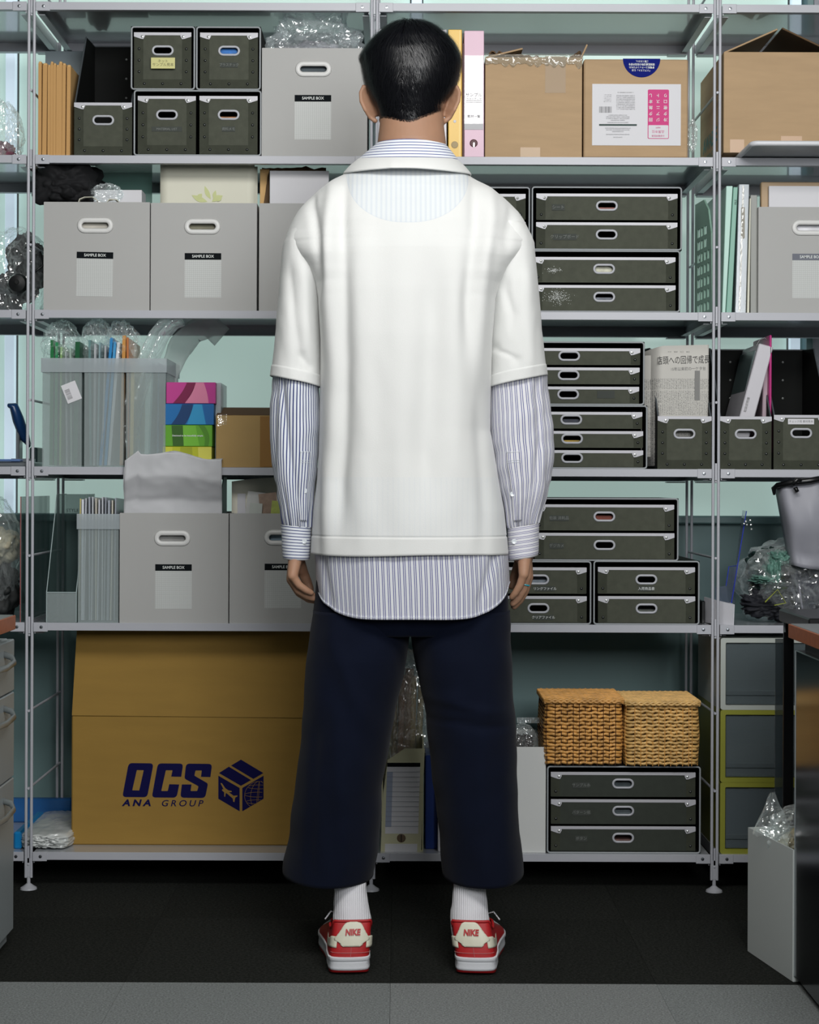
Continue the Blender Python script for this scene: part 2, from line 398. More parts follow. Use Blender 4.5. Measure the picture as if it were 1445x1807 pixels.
def chest(label, rect, zb, rows, cols=1, Yf=0.004, depth=0.32, style='flat', notes=None, name='drawer_chest', tiltz=0.0, gap=None, board=None):
    xm = (rect[0]+rect[2])/2; ym = (rect[1]+rect[3])/2
    X0 = P(rect[0], ym, Yf).x; X1 = P(rect[2], ym, Yf).x
    h = (rect[3]-rect[1])*(D0+Yf)/F; Z0 = zb; Z1 = zb+h
    t = 0.0035
    root = thing(name, label, 'drawer chest', ((X0+X1)/2, Yf+depth/2, Z0), G_CH)
    b = bmesh.new()
    bx(b, X0, X1, Yf, Yf+depth, Z0, Z0+t); bx(b, X0, X1, Yf, Yf+depth, Z1-t, Z1)
    bx(b, X0, X0+t, Yf, Yf+depth, Z0+t, Z1-t); bx(b, X1-t, X1, Yf, Yf+depth, Z0+t, Z1-t); bx(b, X0+t, X1-t, Yf+depth-t, Yf+depth, Z0+t, Z1-t)
    cs = obj('casing', b, m_case, root)
    b = bmesh.new(); tube(b, [(x, Yf, z) for x, z in rrect(X0+0.0015, X1-0.0015, Z0+0.0016, Z1-0.0016, 0.006)], 0.0021, 8, closed=True, up=(0, 1, 0))
    obj('edge_binding', b, m_rim, cs, smooth=True)
    g = gap if gap is not None else 0.0105
    dw = (X1-X0-2*g-(cols-1)*0.011)/cols; dh = (h-0.010-0.004)/rows
    zs = []
    k = 0
    for r in range(rows):
        for c in range(cols):
            rng = random.Random(hash((rect[0], r, c)) & 0xffff)
            xa = X0+g+c*(dw+0.011)+rng.uniform(-0.0015, 0.0015); za = Z0+0.0045+(rows-1-r)*dh
            zt = za+dh-(0.0065 if rows > 1 else 0.004); yy = Yf+0.003+rng.uniform(0, 0.004)
            note = (notes or {}).get(k, {})
            hz = zt-(zt-za)*0.46 if style == 'flat' else zt-(zt-za)*0.32
            d = front_panel(root, 'drawer', xa, xa+dw, za, zt, yy, (note.get('hx', 0), hz), style, board=board)
            b = bmesh.new()
            bx(b, xa+0.001, xa+0.003, yy+0.0035, yy+depth-0.03, za, zt-0.004); bx(b, xa+dw-0.003, xa+dw-0.001, yy+0.0035, yy+depth-0.03, za, zt-0.004)
            bx(b, xa+0.003, xa+dw-0.003, yy+0.0035, yy+depth-0.03, za, za+0.002); bx(b, xa+0.003, xa+dw-0.003, yy+depth-0.033, yy+depth-0.03, za+0.002, zt-0.004)
            obj('tray', b, m_case, d)
            cx = xa+dw/2+note.get('hx', 0)
            if 'in' in note:
                b = bmesh.new(); bx(b, cx-0.03, cx+0.024, yy+0.012, yy+0.12, za+0.003, hz+note.get('inh', 0.002)); obj('contents', b, M('drawer_contents', note['in'], 0.6, var=0.3, vscale=60), d)
            if 'txt' in note:
                tx, tz, s, ts, tm = note['txt']
                if note.get('tape', True):
                    b = bmesh.new(); w = ts*len(s)*0.62+0.012
                    bx(b, cx+tx-w/2, cx+tx+w/2, yy-0.0010, yy-0.0002, hz+tz-ts*0.75, hz+tz+ts*0.75); obj('label_tape', b, m_tape, d)
                text(d, s, cx+tx, yy-0.0012, hz+tz, ts, tm)
            if 'smear' in note:
                sx_, sz_, sw_, sh_, cnt = note['smear']; b = bmesh.new()
                for q in range(cnt):
                    qx, qz = cx+sx_+rng.gauss(0, sw_*0.5), hz+sz_+rng.gauss(0, sh_*0.5); bx(b, qx, qx+rng.uniform(0.0004, 0.0018), yy-0.0006, yy, qz, qz+rng.uniform(0.0004, 0.0014))
                o = obj('smeared_ink', b, m_wtxt, d); o['kind'] = 'stuff'
            k += 1
    return root, Z1, (X0, X1)
S1, S2, S3, S4, S5, S6 = SZ

# row 1
_, zc, _ = chest('wide two-drawer fibreboard chest at the base of the upper left stack', (236, 157, 461, 273), S2, 1, 2, style='box', gap=0.008,
      notes={0: dict(txt=(0, -0.034, 'MATERIAL LIST', 0.0075, m_faint)), 1: {'in': (180, 120, 70), 'inh': -0.002, 'txt': (0, -0.034, '資料メモ', 0.008, m_faint)}})
r1, _, xr = chest('square fibreboard drawer box with a yellow paper note on its front', (231, 44, 344, 156), zc+0.0005, 1, 1, style='box', gap=0.008)
dr = [c for c in r1.children if c.name.startswith('drawer')][0]
b = bmesh.new(); c = P(288, 112, 0.004); bx(b, c.x-0.0285, c.x+0.0285, -0.0002, 0.0004, c.z-0.013, c.z+0.013); obj('paper_note', b, M('yellow_note', (206, 202, 140), 0.7), dr)
m_pen = M('pencil', (90, 88, 60), 0.7)
text(dr, 'ネット\nサンプル見本', c.x, -0.0005, c.z, 0.0085, m_pen)
chest('square fibreboard drawer box with a blue packet showing through its handle', (346, 42, 460, 154), zc+0.0005, 1, 1, style='box', gap=0.008,
      notes={0: {'in': (30, 110, 190), 'inh': 0.008, 'txt': (0, -0.034, 'プラスチック', 0.008, m_faint)}})
# row 2
_, zc, _ = chest('lower fibreboard chest half hidden behind the white shoulder', (668, 436, 934, 546), S3, 2)
chest('upper fibreboard chest half hidden behind the white shoulder', (668, 326, 935, 436), zc+0.0005, 2)
_, zc, _ = chest('two-drawer chest with smudged scribbled labels, second shelf from the top', (933, 437, 1200, 546), S3, 2,
      notes={0: {'in': (205, 205, 185), 'inh': 0.012, 'smear': (-0.122, -0.004, 0.017, 0.006, 90)}, 1: {'in': (110, 115, 125), 'inh': 0.0, 'smear': (-0.112, 0.0, 0.026, 0.016, 260)}})
chest('two-drawer chest above the scribbled one, with two clear tape labels', (938, 324, 1203, 436), zc+0.0005, 2,
      notes={0: {'in': (150, 90, 80), 'inh': -0.002, 'txt': (-0.116, -0.004, 'シート', 0.010, m_faint)}, 1: {'txt': (-0.100, -0.006, 'クリップボード', 0.010, m_faint)}})
# row 3
_, zc, _ = chest('three-drawer chest under another at the elbow of the right striped sleeve', (876, 714, 1142, 826), S4, 3,
      notes={0: {'hx': 0, 'in': (40, 45, 60)}, 1: {'in': (170, 140, 50), 'inh': -0.003}})
chest('three-drawer chest topmost of its stack beside the right short sleeve', (871, 601, 1137, 713), zc+0.0005, 3, notes={2: {'txt': (0.09, 0, '    ', 0.012, m_faint)}})
# row 4
_, zc, _ = chest('low two-drawer chest behind the right hand', (857, 989, 1043, 1101), S5, 2,
      notes={0: {'in': (120, 130, 140), 'inh': -0.001, 'txt': (0.016, -0.022, 'リングファイル', 0.008, m_wtxt)}, 1: {'txt': (0.012, -0.022, 'クリアファイル', 0.008, m_wtxt)}})
chest('low two-drawer chest at the right end of the shelf above the baskets', (1047, 988, 1234, 1101), S5, 2,
      notes={0: {'txt': (0, -0.022, '入荷商品書', 0.008, m_wtxt)}, 1: {'in': (80, 85, 80), 'inh': -0.003}})
chest('two-drawer chest bridging the two low chests beside the right cuff', (935, 877, 1197, 988), zc+0.0005, 2,
      notes={0: {'in': (120, 50, 30), 'inh': 0.002, 'txt': (-0.108, -0.004, '包装 消耗品', 0.009, m_faint)}, 1: {'txt': (-0.114, -0.002, 'デジカメ', 0.009, m_faint)}})
# row 5
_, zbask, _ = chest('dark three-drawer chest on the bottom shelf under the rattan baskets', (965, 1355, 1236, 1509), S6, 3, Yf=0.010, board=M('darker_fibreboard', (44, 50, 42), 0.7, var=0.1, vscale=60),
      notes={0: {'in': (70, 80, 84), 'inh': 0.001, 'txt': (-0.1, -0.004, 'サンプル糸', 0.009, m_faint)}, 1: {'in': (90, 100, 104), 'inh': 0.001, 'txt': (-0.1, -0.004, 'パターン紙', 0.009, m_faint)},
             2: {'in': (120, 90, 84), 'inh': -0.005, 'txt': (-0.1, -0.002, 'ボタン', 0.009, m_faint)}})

# fibreboard magazine holders: low riveted front, sloping sides, tall back
def filebox(label, rect, zb, backh, depth=0.27, Yf=0.004, note=None):
    ym = (rect[1]+rect[3])/2
    X0 = P(rect[0], ym, Yf).x; X1 = P(rect[2], ym, Yf).x; h = (rect[3]-rect[1])*(D0+Yf)/F
    root = thing('magazine_holder', label, 'file box', ((X0+X1)/2, Yf+depth/2, zb), 'fibreboard magazine holders')
    b = bmesh.new(); prof = [(Yf+0.0035, zb), (Yf+depth, zb), (Yf+depth, zb+backh), (Yf+depth*0.55, zb+backh*0.98), (Yf+0.0035, zb+h)]
    sideprism(b, prof, X0, X0+0.003); sideprism(b, prof, X1-0.003, X1)
    bx(b, X0+0.003, X1-0.003, Yf+depth-0.003, Yf+depth, zb, zb+backh-0.001); bx(b, X0+0.003, X1-0.003, Yf+0.0035, Yf+depth-0.003, zb, zb+0.003)
    body = obj('body', b, m_case, root)
    b = bmesh.new()
    for x in (X0+0.0015, X1-0.0015): tube(b, [(x, Yf+0.002, zb+h), (x, Yf+depth*0.55, zb+backh*0.98), (x, Yf+depth, zb+backh)], 0.002, 6)
    tube(b, [(X0, Yf+depth-0.001, zb+backh), (X1, Yf+depth-0.001, zb+backh)], 0.0022, 6)
    obj('edge_binding', b, M('dark_edge_binding', (74, 80, 84), 0.5), body)
    b = bmesh.new()
    for t in (0.45, 0.6, 0.75, 0.9): disc(b, ((X0+X1)/2+(X1-X0)*0.1, Yf+depth-0.0035, zb+backh*t), 0.003, 0.001, 10, 0.001)
    rv = obj('rivets', b, m_rivl, body); rv['kind'] = 'stuff'
    d = front_panel(root, 'front_panel', X0, X1, zb, zb+h, Yf, (0, zb+h*0.67), 'box')
    if note: note(root, d, X0, X1, zb, h, Yf)
    return root, (X0, X1)
filebox('black magazine holder beside the kraft envelopes, top left shelf', (131, 179, 233, 272), S2, 0.325)
nb = filebox('magazine holder behind the shelf post holding folded newspapers', (1160, 734, 1255, 827), S4, 0.305,
     )
filebox('magazine holder just right of the post holding leaning binders', (1270, 734, 1361, 827), S4, 0.305)
def n3(root, d, X0, X1, zb, h, Yf):
    b = bmesh.new(); c = P(1413, 744, Yf); bx(b, c.x-0.031, c.x+0.031, Yf-0.0018, Yf-0.0008, c.z-0.0065, c.z+0.0065); obj('paper_label', b, m_white, d)
    text(d, 'チェック用 素材見本', c.x, Yf-0.0021, c.z, 0.0062, M('grey_ink', (110, 110, 112)))
filebox('magazine holder at the right edge with a white paper strip label', (1365, 731, 1462, 827), S4, 0.305, note=n3)

# ---------------------------------------------------------------- grey sample boxes
def gridmat(name, rgb):
    m = M(name, rgb, 0.5); nt = m.node_tree; N = nt.nodes; L = nt.links
    tc = N.new('ShaderNodeTexCoord'); br = N.new('ShaderNodeTexBrick'); br.offset = 0
    for k, v in (('Scale', 1.0), ('Brick Width', 0.0048), ('Row Height', 0.0048), ('Mortar Size', 0.0003)): br.inputs[k].default_value = v
    br.inputs['Color1'].default_value = br.inputs['Color2'].default_value = (*lin(rgb), 1)
    br.inputs['Mortar'].default_value = (*lin(tuple(int(v*0.86) for v in rgb)), 1)
    mp = N.new('ShaderNodeMapping'); mp.inputs['Rotation'].default_value = (-pi/2, 0, 0)
    L.new(tc.outputs['Object'], mp.inputs[0]); L.new(mp.outputs[0], br.inputs['Vector']); L.new(br.outputs[0], N['Principled BSDF'].inputs['Base Color'])
    return m
m_gridc = gridmat('gridded_card', (192, 195, 193))
m_slate = M('slate_label_band', (92, 96, 108), 0.5)
G_SB = 'grey sample boxes on the shelves'
def sample(label, rect, zb, hc, lab, Yf=0.003, depth=0.33, tilt=0.0, back=None, band=None):
    ym = (rect[1]+rect[3])/2
    X0 = P(rect[0], ym, Yf).x; X1 = P(rect[2], ym, Yf).x; h = (rect[3]-rect[1])*(D0+Yf)/F; Z1 = zb+h
    root = thing('sample_box', label, 'storage box', ((X0+X1)/2, Yf+depth/2, zb), G_SB)
    hcp = P(hc[0], hc[1], Yf); t = 0.003
    b = bmesh.new(); plate(b, rrect(X0, X1, zb, Z1, 0.0015, 3), Yf, Yf+t, [capl(hcp.x, hcp.z, 0.033, 0.0105, 9)])
    bx(b, X0, X0+t, Yf+t, Yf+depth, zb, Z1); bx(b, X1-t, X1, Yf+t, Yf+depth, zb, Z1)
    bx(b, X0+t, X1-t, Yf+depth-t, Yf+depth, zb, Z1); bx(b, X0+t, X1-t, Yf+t, Yf+depth-t, zb, zb+t)
    body = obj('body', b, m_samp, root)
    body['_sub'] = 1
    handle_ring(body, hcp.x, hcp.z, Yf-0.0005, 0.0435, 0.0188, 0.0062, m_whring, 0.0035)
    lc = P(lab[0], lab[1], Yf); w, hh = 0.0435, 0.053
    R = Matrix.Translation(lc) @ Matrix.Rotation(tilt, 4, 'Y')
    b = bmesh.new(); xbox(b, R, 2*w, 0.0008, 2*hh); card = obj('label_card', b, m_gridc, root)
    b = bmesh.new(); xbox(b, R @ Matrix.Translation((0, -0.0003, hh-0.0078)), 2*w, 0.0008, 0.0156); obj('title_band', b, band or m_navy, card)
    tp = R @ Vector((0, -0.001, hh-0.0078))
    text(card, 'SAMPLE BOX', tp.x, tp.y, tp.z, 0.0095, m_wtxt, rot=-tilt, off=0.0001, sx=0.95)
    if back:
        b = bmesh.new(); bx(b, X0+0.012, X1-0.012, Yf+0.012, Yf+0.05, zb+t, hcp.z+0.03); obj('lining', b, M('box_contents', back, 0.7, var=0.15, vscale=20), root)
    return root, X0, X1, Z1
sample('light grey sample box left of the head, clear bag on top', (462, 82, 648, 273), S2, (553, 122), (552, 207), back=(70, 80, 86))
g1 = sample('light grey sample box under the black cloth', (77, 358, 264, 549), S3, (168, 398), (167, 484), tilt=0.015, back=(190, 186, 176))
g2 = sample('light grey sample box holding the cream paper bag with leaves', (266, 359, 453, 549), S3, (357, 400), (358, 486), back=(120, 118, 100))
sample('light grey sample box partly behind the left shoulder, white sheet above', (457, 359, 644, 549), S3, (548, 400), (548, 486))
sample('light grey sample box at the right edge with a slate label band', (1338, 362, 1525, 549), S3, (1429, 402), (1430, 487), back=(225, 225, 230), band=m_slate)
l1 = sample('light grey sample box with the crumpled grey paper bag', (211, 907, 403, 1101), S5, (304, 950), (306, 1035), back=(150, 150, 148))
l2 = sample('light grey sample box beside the left hand', (405, 907, 597, 1101), S5, (498, 949), (499, 1034), back=(130, 150, 165))
# ---------------------------------------------------------------- cartons, binders and loose things, shelf by shelf
def K(Y): return (D0+Y)/F
def PX2(x, y, Y=0.0): return P(x, y, Y)
def upright(name, label, cat, top, bot, ytop, zb, depth, mat, Yf=0.01, group=None, solidthick=None):
    """a slab standing on the shelf, its spine facing the camera; top and bot are (x0, x1) at top and foot"""
    a0, a1 = P(top[0], ytop, Yf).x, P(top[1], ytop, Yf).x
    ym = PY-(zb-H)/K(Yf); b0, b1 = P(bot[0], ym, Yf).x, P(bot[1], ym, Yf).x; zt = P(top[0], ytop, Yf).z
    root = thing(name, label, cat, ((b0+b1)/2, Yf+depth/2, zb), group)
    b = bmesh.new()
    lo = [b.verts.new(p) for p in ((b0, Yf, zb), (b1, Yf, zb), (b1, Yf+depth, zb), (b0, Yf+depth, zb))]
    hi = [b.verts.new(p) for p in ((a0, Yf, zt), (a1, Yf, zt), (a1, Yf+depth, zt), (a0, Yf+depth, zt))]
    b.faces.new(lo[::-1]); b.faces.new(hi)
    for i in range(4): b.faces.new((lo[i], lo[(i+1) % 4], hi[(i+1) % 4], hi[i]))
    bmesh.ops.bevel(b, geom=b.edges[:], offset=min(0.0012, abs(a1-a0)*0.2), segments=1, affect='EDGES')
    o = obj('cover', b, mat, root)
    return root, (a0, a1, b0, b1, zt)
def rectx(px0, py0, px1, py1, Y):
    a = P(px0, py0, Y); c = P(px1, py1, Y); return a.x, c.x, c.z, a.z   # x0,x1,z0,z1

# kraft envelopes
for i, (x, w, yaw, lean) in enumerate([(70, 5, 0.02, 0.0), (78, 7, 0.05, 0.006), (86, 4, 0, 0), (91, 4, 0, 0), (96, 4, -0.01, 0), (101, 4, 0.0, 0.002), (106, 5, 0, 0.002), (112, 5, 0.02, 0.004), (120, 6, 0.0, 0.006)]):
    p = P(x, 272, 0.02); h = 0.228-0.004*(i % 3)
    t = thing('kraft_envelope', 'kraft envelope, %s of nine counted from the left shelf post' % ['first', 'second', 'third', 'fourth', 'fifth', 'sixth', 'seventh', 'eighth'][i] if i < 8 else 'rightmost kraft envelope of the row, turned to show its flat face', 'envelope', (p.x, 0.02, S2), 'kraft envelopes in a row' if i < 8 else None)
    b = bmesh.new(); w2 = w*K(0)
    bx(b, -w2/2, w2/2, 0, 0.235, 0, h, 0.0012); b.transform(Matrix.Rotation(-yaw, 4, 'Z') @ Matrix.Rotation(lean, 4, 'Y')); b.transform(Matrix.Translation((p.x, 0.02, S2))); obj('pouch', b, m_env, t)
    b = bmesh.new(); bx(b, -w2/2-0.0006, w2/2+0.0006, -0.0007, 0.0005, 0.0, h*0.98, 0.0003); b.transform(Matrix.Rotation(-yaw, 4, 'Z') @ Matrix.Rotation(lean, 4, 'Y')); b.transform(Matrix.Translation((p.x, 0.02, S2))); obj('folded_edge', b, M('envelope_edge', (190, 146, 88), 0.7) if i == 0 else bpy.data.materials['envelope_edge'], t)
x0, x1, z0, z1 = rectx(80, 90, 150, 280, 0.30)
b = bmesh.new(); bx(b, x0, x1, 0.30, 0.306, S2, z1, 0.001); tag(obj('grey_folder', b, M('blue_grey_card', (128, 140, 146), 0.6), base=((x0+x1)/2, 0.3, S2)), 'blue-grey card folder standing behind the kraft envelopes', 'folder')
b = bmesh.new(); c = P(176, 96, 0.35); blob(b, (c.x, 0.35, S2+0.17), (0.05, 0.022, c.z-S2-0.155), 5, 0.12, 3, 4, S2); tag(obj('plastic_bag', b, M('taupe_plastic', (110, 100, 92), 0.35), base=(c.x, 0.35, S2), smooth=True), 'taupe crumpled plastic bag showing above the black magazine holder', 'bag')
# clear bag on top of upper sample box, left bay bag
def bag(label, c, r, seed, mat, z0, name='plastic_bag', amp=0.30, freq=2.6, inner=None, sub=5, group=None):
    root = thing(name, label, 'bag', (c[0], c[1], z0), group)
    b = bmesh.new(); blob(b, c, r, seed, amp, freq, sub, z0); obj('bag_film', b, mat, root)
    if inner:
        for i, (dc, rr, m, am) in enumerate(inner):
            b = bmesh.new(); blob(b, (c[0]+dc[0], c[1]+dc[1], c[2]+dc[2]), rr, seed+i+1, am*1.15, 1.9, 5, z0+0.001, ridged='cloth'); obj('bagged_item', b, m, root, smooth=True)
    return root
c = P(556, 62, 0.13)
bag('large clear plastic bag bunched on the sample box left of the head', (c.x, 0.15, c.z-0.03), (0.105, 0.10, 0.085), 3, m_filmw, S2+0.2, amp=0.42, freq=1.9, inner=[((-0.01, 0.03, -0.02), (0.075, 0.05, 0.045), M('bagged_lilac_stuff', (140, 138, 146), 0.6, var=0.3, vscale=30), 0.3)])
bpy.data.objects['plastic_bag.001']
c = P(0, 225, 0.15)
bag('clear bag with pinkish scraps at the upper left edge', (c.x, 0.15, S2+0.075), (0.052, 0.07, 0.078), 11, m_filmw, S2+0.0005, inner=[((0.0, 0, -0.045), (0.038, 0.05, 0.028), M('maroon_scraps', (110, 60, 76), 0.7, var=0.5, vscale=60), 0.3)])
# binders right of the head
def ring_label(root, x0, x1, z0, z1, Y, mat, name='spine_label'):
    b = bmesh.new(); bx(b, x0, x1, Y-0.0008, Y+0.0002, z0, z1); return obj(name, b, mat, root)
m_bw = M('white_binder_cover', (206, 204, 210), 0.4); m_by = M('yellow_binder_cover', (222, 178, 52), 0.35); m_bp = M('pink_binder_cover', (214, 178, 196), 0.4)
upright('ring_binder', 'white binder showing just left of the neck', 'binder', (662, 697), (662, 697), 51, S2, 0.28, m_bw, 0.02)
w, (a0, a1, b0, b1, zt) = upright('ring_binder', 'white binder showing just right of the neck beside the yellow one', 'binder', (753, 788), (753, 788), 52, S2, 0.28, m_bw, 0.02)
b = bmesh.new(); disc(b, (a1-0.008, 0.0195, S2+0.031), 0.008, 0.0006, 16); obj('finger_hole', b, m_dark, w)
w, (a0, a1, b0, b1, zt) = upright('ring_binder', 'yellow binder between the white and the pink binder', 'binder', (791, 815), (791, 815), 52, S2, 0.28, m_by, 0.01)
b = bmesh.new(); disc(b, ((a0+a1)/2, 0.0095, S2+0.030), 0.0085, 0.0006, 18); obj('finger_hole', b, M('hole_card', (170, 150, 110), 0.6), w)
b = bmesh.new(); disc(b, ((a0+a1)/2, 0.0095, S2+0.086), 0.0036, 0.0006, 12); obj('white_dot', b, m_white, w)
b = bmesh.new(); bx(b, a1-0.006, a1-0.0045, 0.0092, 0.0102, S2+0.002, zt-0.002); obj('spine_fold', b, M('yellow_fold', (240, 214, 130), 0.4), w)
upright('slim_book', 'thin dark red book squeezed between yellow and pink binders', 'book', (815.5, 818.5), (815.5, 818.5), 76, S2, 0.25, M('maroon_cover', (70, 20, 18), 0.5), 0.012)
w, (a0, a1, b0, b1, zt) = upright('ring_binder', 'pale pink binder with a clear pocket label', 'binder', (819, 854), (819, 854), 54, S2, 0.28, m_bp, 0.005)
q = rectx(820, 98, 853, 229, 0.005)
lb = ring_label(w, a0+0.001, a1-0.001, q[2], q[3], 0.005, M('pocket_paper', (200, 196, 200), 0.25, coat=0.6)); ring_label(w, a0+0.001, a1-0.001, q[2], q[2]+0.014, 0.0045, M('pocket_band', (160, 160, 164), 0.4))
mt = M('grey_print', (120, 120, 122), 0.6)
xm = (a0+a1)/2
text(w, 'サンプル', xm, 0.0035, P(0, 164, 0).z, 0.010, mt); text(w, 'カラーブック', xm, 0.0035, P(0, 171, 0).z, 0.006, mt); text(w, '素材一覧', xm, 0.0035, P(0, 202, 0).z, 0.008, mt)
b = bmesh.new(); z = P(0, 175, 0).z
for zz in (z-0.002, z+0.002): bx(b, a0+0.005, a1-0.005, 0.0035, 0.0042, zz-0.0003, zz+0.0003)
o = obj('printed_rule', b, mt, w); o['kind'] = 'stuff'
b = bmesh.new(); disc(b, (xm, 0.0045, S2+0.033), 0.0095, 0.0008, 20); h = obj('finger_hole', b, M('dark_red_lining', (70, 14, 24), 0.5), w)
b = bmesh.new(); bx(b, xm-0.001, xm+0.002, 0.003, 0.0036, S2+0.024, S2+0.034); obj('lever', b, m_rivl, h)

def carton(label, rect, zb, Yf, depth, mat, flaps=(), name='cardboard_box', top=True, group=None):
    ym = (rect[1]+rect[3])/2; X0 = P(rect[0], ym, Yf).x; X1 = P(rect[2], ym, Yf).x; h = (rect[3]-rect[1])*K(Yf); Z1 = zb+h; t = 0.004
    root = thing(name, label, 'carton', ((X0+X1)/2, Yf+depth/2, zb), group)
    b = bmesh.new()
    if top: bx(b, X0, X1, Yf, Yf+depth, zb, Z1, 0.003)
    else:
        bx(b, X0, X1, Yf, Yf+t, zb, Z1, 0.001); bx(b, X0, X1, Yf+depth-t, Yf+depth, zb, Z1, 0.001)
        bx(b, X0, X0+t, Yf+t, Yf+depth-t, zb, Z1, 0.001); bx(b, X1-t, X1, Yf+t, Yf+depth-t, zb, Z1, 0.001); bx(b, X0+t, X1-t, Yf+t, Yf+depth-t, zb, zb+t)
    body = obj('body', b, mat, root)
    for (side, ang, ln) in flaps:
        b = bmesh.new()
        if side == 'L': p = Vector((X0+0.002, Yf+depth/2, Z1)); R = Matrix.Rotation(ang, 4, 'Y'); wd, ll = depth*0.97, ln; sg = -1; xbox(b, Matrix.Translation(p) @ R @ Matrix.Translation((sg*ll/2, 0, 0)), ll, wd, t, 0.001)
        if side == 'R': p = Vector((X1-0.002, Yf+depth/2, Z1)); R = Matrix.Rotation(-ang, 4, 'Y'); xbox(b, Matrix.Translation(p) @ R @ Matrix.Translation((ln/2, 0, 0)), ln, depth*0.97, t, 0.001)
        if side == 'F': p = Vector(((X0+X1)/2, Yf+0.002, Z1)); R = Matrix.Rotation(-ang, 4, 'X'); xbox(b, Matrix.Translation(p) @ R @ Matrix.Translation((0, -ln/2, 0)), X1-X0, ln, t, 0.001)
        if side == 'B': p = Vector(((X0+X1)/2, Yf+depth-0.002, Z1)); R = Matrix.Rotation(ang, 4, 'X'); xbox(b, Matrix.Translation(p) @ R @ Matrix.Translation((0, ln/2, 0)), X1-X0, ln, t, 0.001)
        obj('flap', b, mat, root)
    return root, body, X0, X1, Z1
r, body, X0, X1, Z1 = carton('kraft carton with torn taped top right of the pink binder', (856, 99, 1027, 276), S2, 0.006, 0.30, m_kraft, [('R', 1.15, 0.035), ('L', 2.9, 0.09)], top=False)
x0, x1, z0, z1 = rectx(918, 260, 953, 277, 0.005)
b = bmesh.new(); bx(b, x0, x1, 0.0052, 0.0062, S2+0.001, z1); obj('packing_tape', b, m_kraftd, r)
x0, x1, z0, z1 = rectx(962, 99, 998, 164, 0.005)
b = bmesh.new(); bx(b, x0, x1, 0.0054, 0.0062, z0, z1); obj('packing_tape', b, M('glossy_tape', (176, 150, 112), 0.35, alpha=0.5), r)
b = bmesh.new()
def ftape(u, v): return Vector((X0-0.002+(X1-X0+0.004)*u, 0.0035-0.004*sin(pi*v)+0.002*nz(u*14, v*3, 5), Z1+0.006-0.022*v-0.007*abs(nz(u*12, 0, 2))*v*3))
grid(b, ftape, 60, 5); obj('torn_tape_edge', b, film('dull_tape', (200, 190, 176), 0.12, 0.4, 0.05), r, smooth=True, solid=0.0005)
b = bmesh.new()
def ffl(u, v): return Vector((X0+0.01+0.12*u, 0.03+0.03*v+0.01*nz(u*5, v*2, 1), Z1+0.004+0.014*abs(nz(u*7, v*3, 9))+0.008*(1-u)))
grid(b, ffl, 20, 4); obj('crumpled_flap', b, m_kin, r, solid=0.003)
b = bmesh.new(); c = P(1018, 88, 0.02)
def ffr(u, v): return Vector((c.x-0.012+0.026*u, 0.02+0.05*v, Z1-0.004+0.034*v*(0.6+0.4*u)+0.006*nz(u*4, v*4, 3)))
grid(b, ffr, 6, 6); obj('crumpled_flap', b, m_kin, r, solid=0.003)

r, body, X0, X1, Z1 = carton('closed kraft carton with white data label and blue round seal', (1030, 103, 1214, 277), S2, 0.006, 0.30, m_kraft)
x0, x1, z0, z1 = rectx(1045, 148, 1201, 257, 0.005)
b = bmesh.new(); bx(b, x0, x1, 0.0050, 0.0058, z0, z1); lab = obj('shipping_label', b, m_white, r)
m_pink = M('label_pink', (206, 78, 134), 0.8, spec=0.15); yl = 0.0045
def flat(par, q, mat, y=yl, name='printed_block', th=0.0004):
    a = rectx(q[0], q[1], q[2], q[3], 0.005); b = bmesh.new(); bx(b, a[0], a[1], y, y+th, a[2], a[3]); return obj(name, b, mat, par)
a = rectx(1143, 158, 1180, 245, 0.005)
b = bmesh.new(); prism(b, rrect(a[0], a[1], a[2], a[3], 0.003), yl, yl+0.0004); obj('pink_panel', b, m_pink, lab)
a = rectx(1144, 221, 1179, 244, 0.005)
b = bmesh.new(); prism(b, rrect(a[0], a[1], a[2], a[3], 0.002), yl-0.0003, yl); obj('white_panel', b, m_white, lab)
for ci, (cx, s) in enumerate([(1174, 'り口密夕冷'), (1161, 'トスニアジ'), (1148, 'し本無夕回')]):
    for k, ch in enumerate(s):
        c = P(cx, 168+k*10.7, 0.004); text(lab, ch, c.x, 0.0038, c.z, 0.0095, m_wtxt, rot=pi, off=0.00015, name='printed_character')
m_pk2 = M('pink_ink', (206, 110, 150), 0.5); m_gk = M('label_grey_ink', (135, 135, 138), 0.6)
for s, cx, cy, sz, mm in (('品質本位', 1161, 232, 0.0075, m_pk2), ('お部屋用脱臭', 1161, 239.5, 0.0052, m_pk2), ('無香料', 1161, 225, 0.004, m_pk2)):
    c = P(cx, cy, 0.004); text(lab, s, c.x, 0.0034, c.z, sz, mm, rot=pi)
m_dg = M('label_dark_green', (44, 66, 62), 0.6)
flat(lab, (1057, 218.8, 1123.5, 222.3), m_dg)
rng = random.Random(4)
b = bmesh.new()
for k in range(22):
    x = 1057+k*1.02; w = rng.choice((0.35, 0.6, 0.8)); a = rectx(x, 188, x+w, 199, 0.005); bx(b, a[0], a[1], yl, yl+0.0004, a[2], a[3])
o = obj('barcode', b, m_gk, lab); o['kind'] = 'stuff'
for k in range(9):
    c = P(1104, 168.5+k*3, 0.004); text(lab, ''.join(rng.choice('の用品を取扱上注意使方法成分表示空間') for _ in range(15)), c.x, 0.0044, c.z, 0.0030, m_gk, rot=pi)
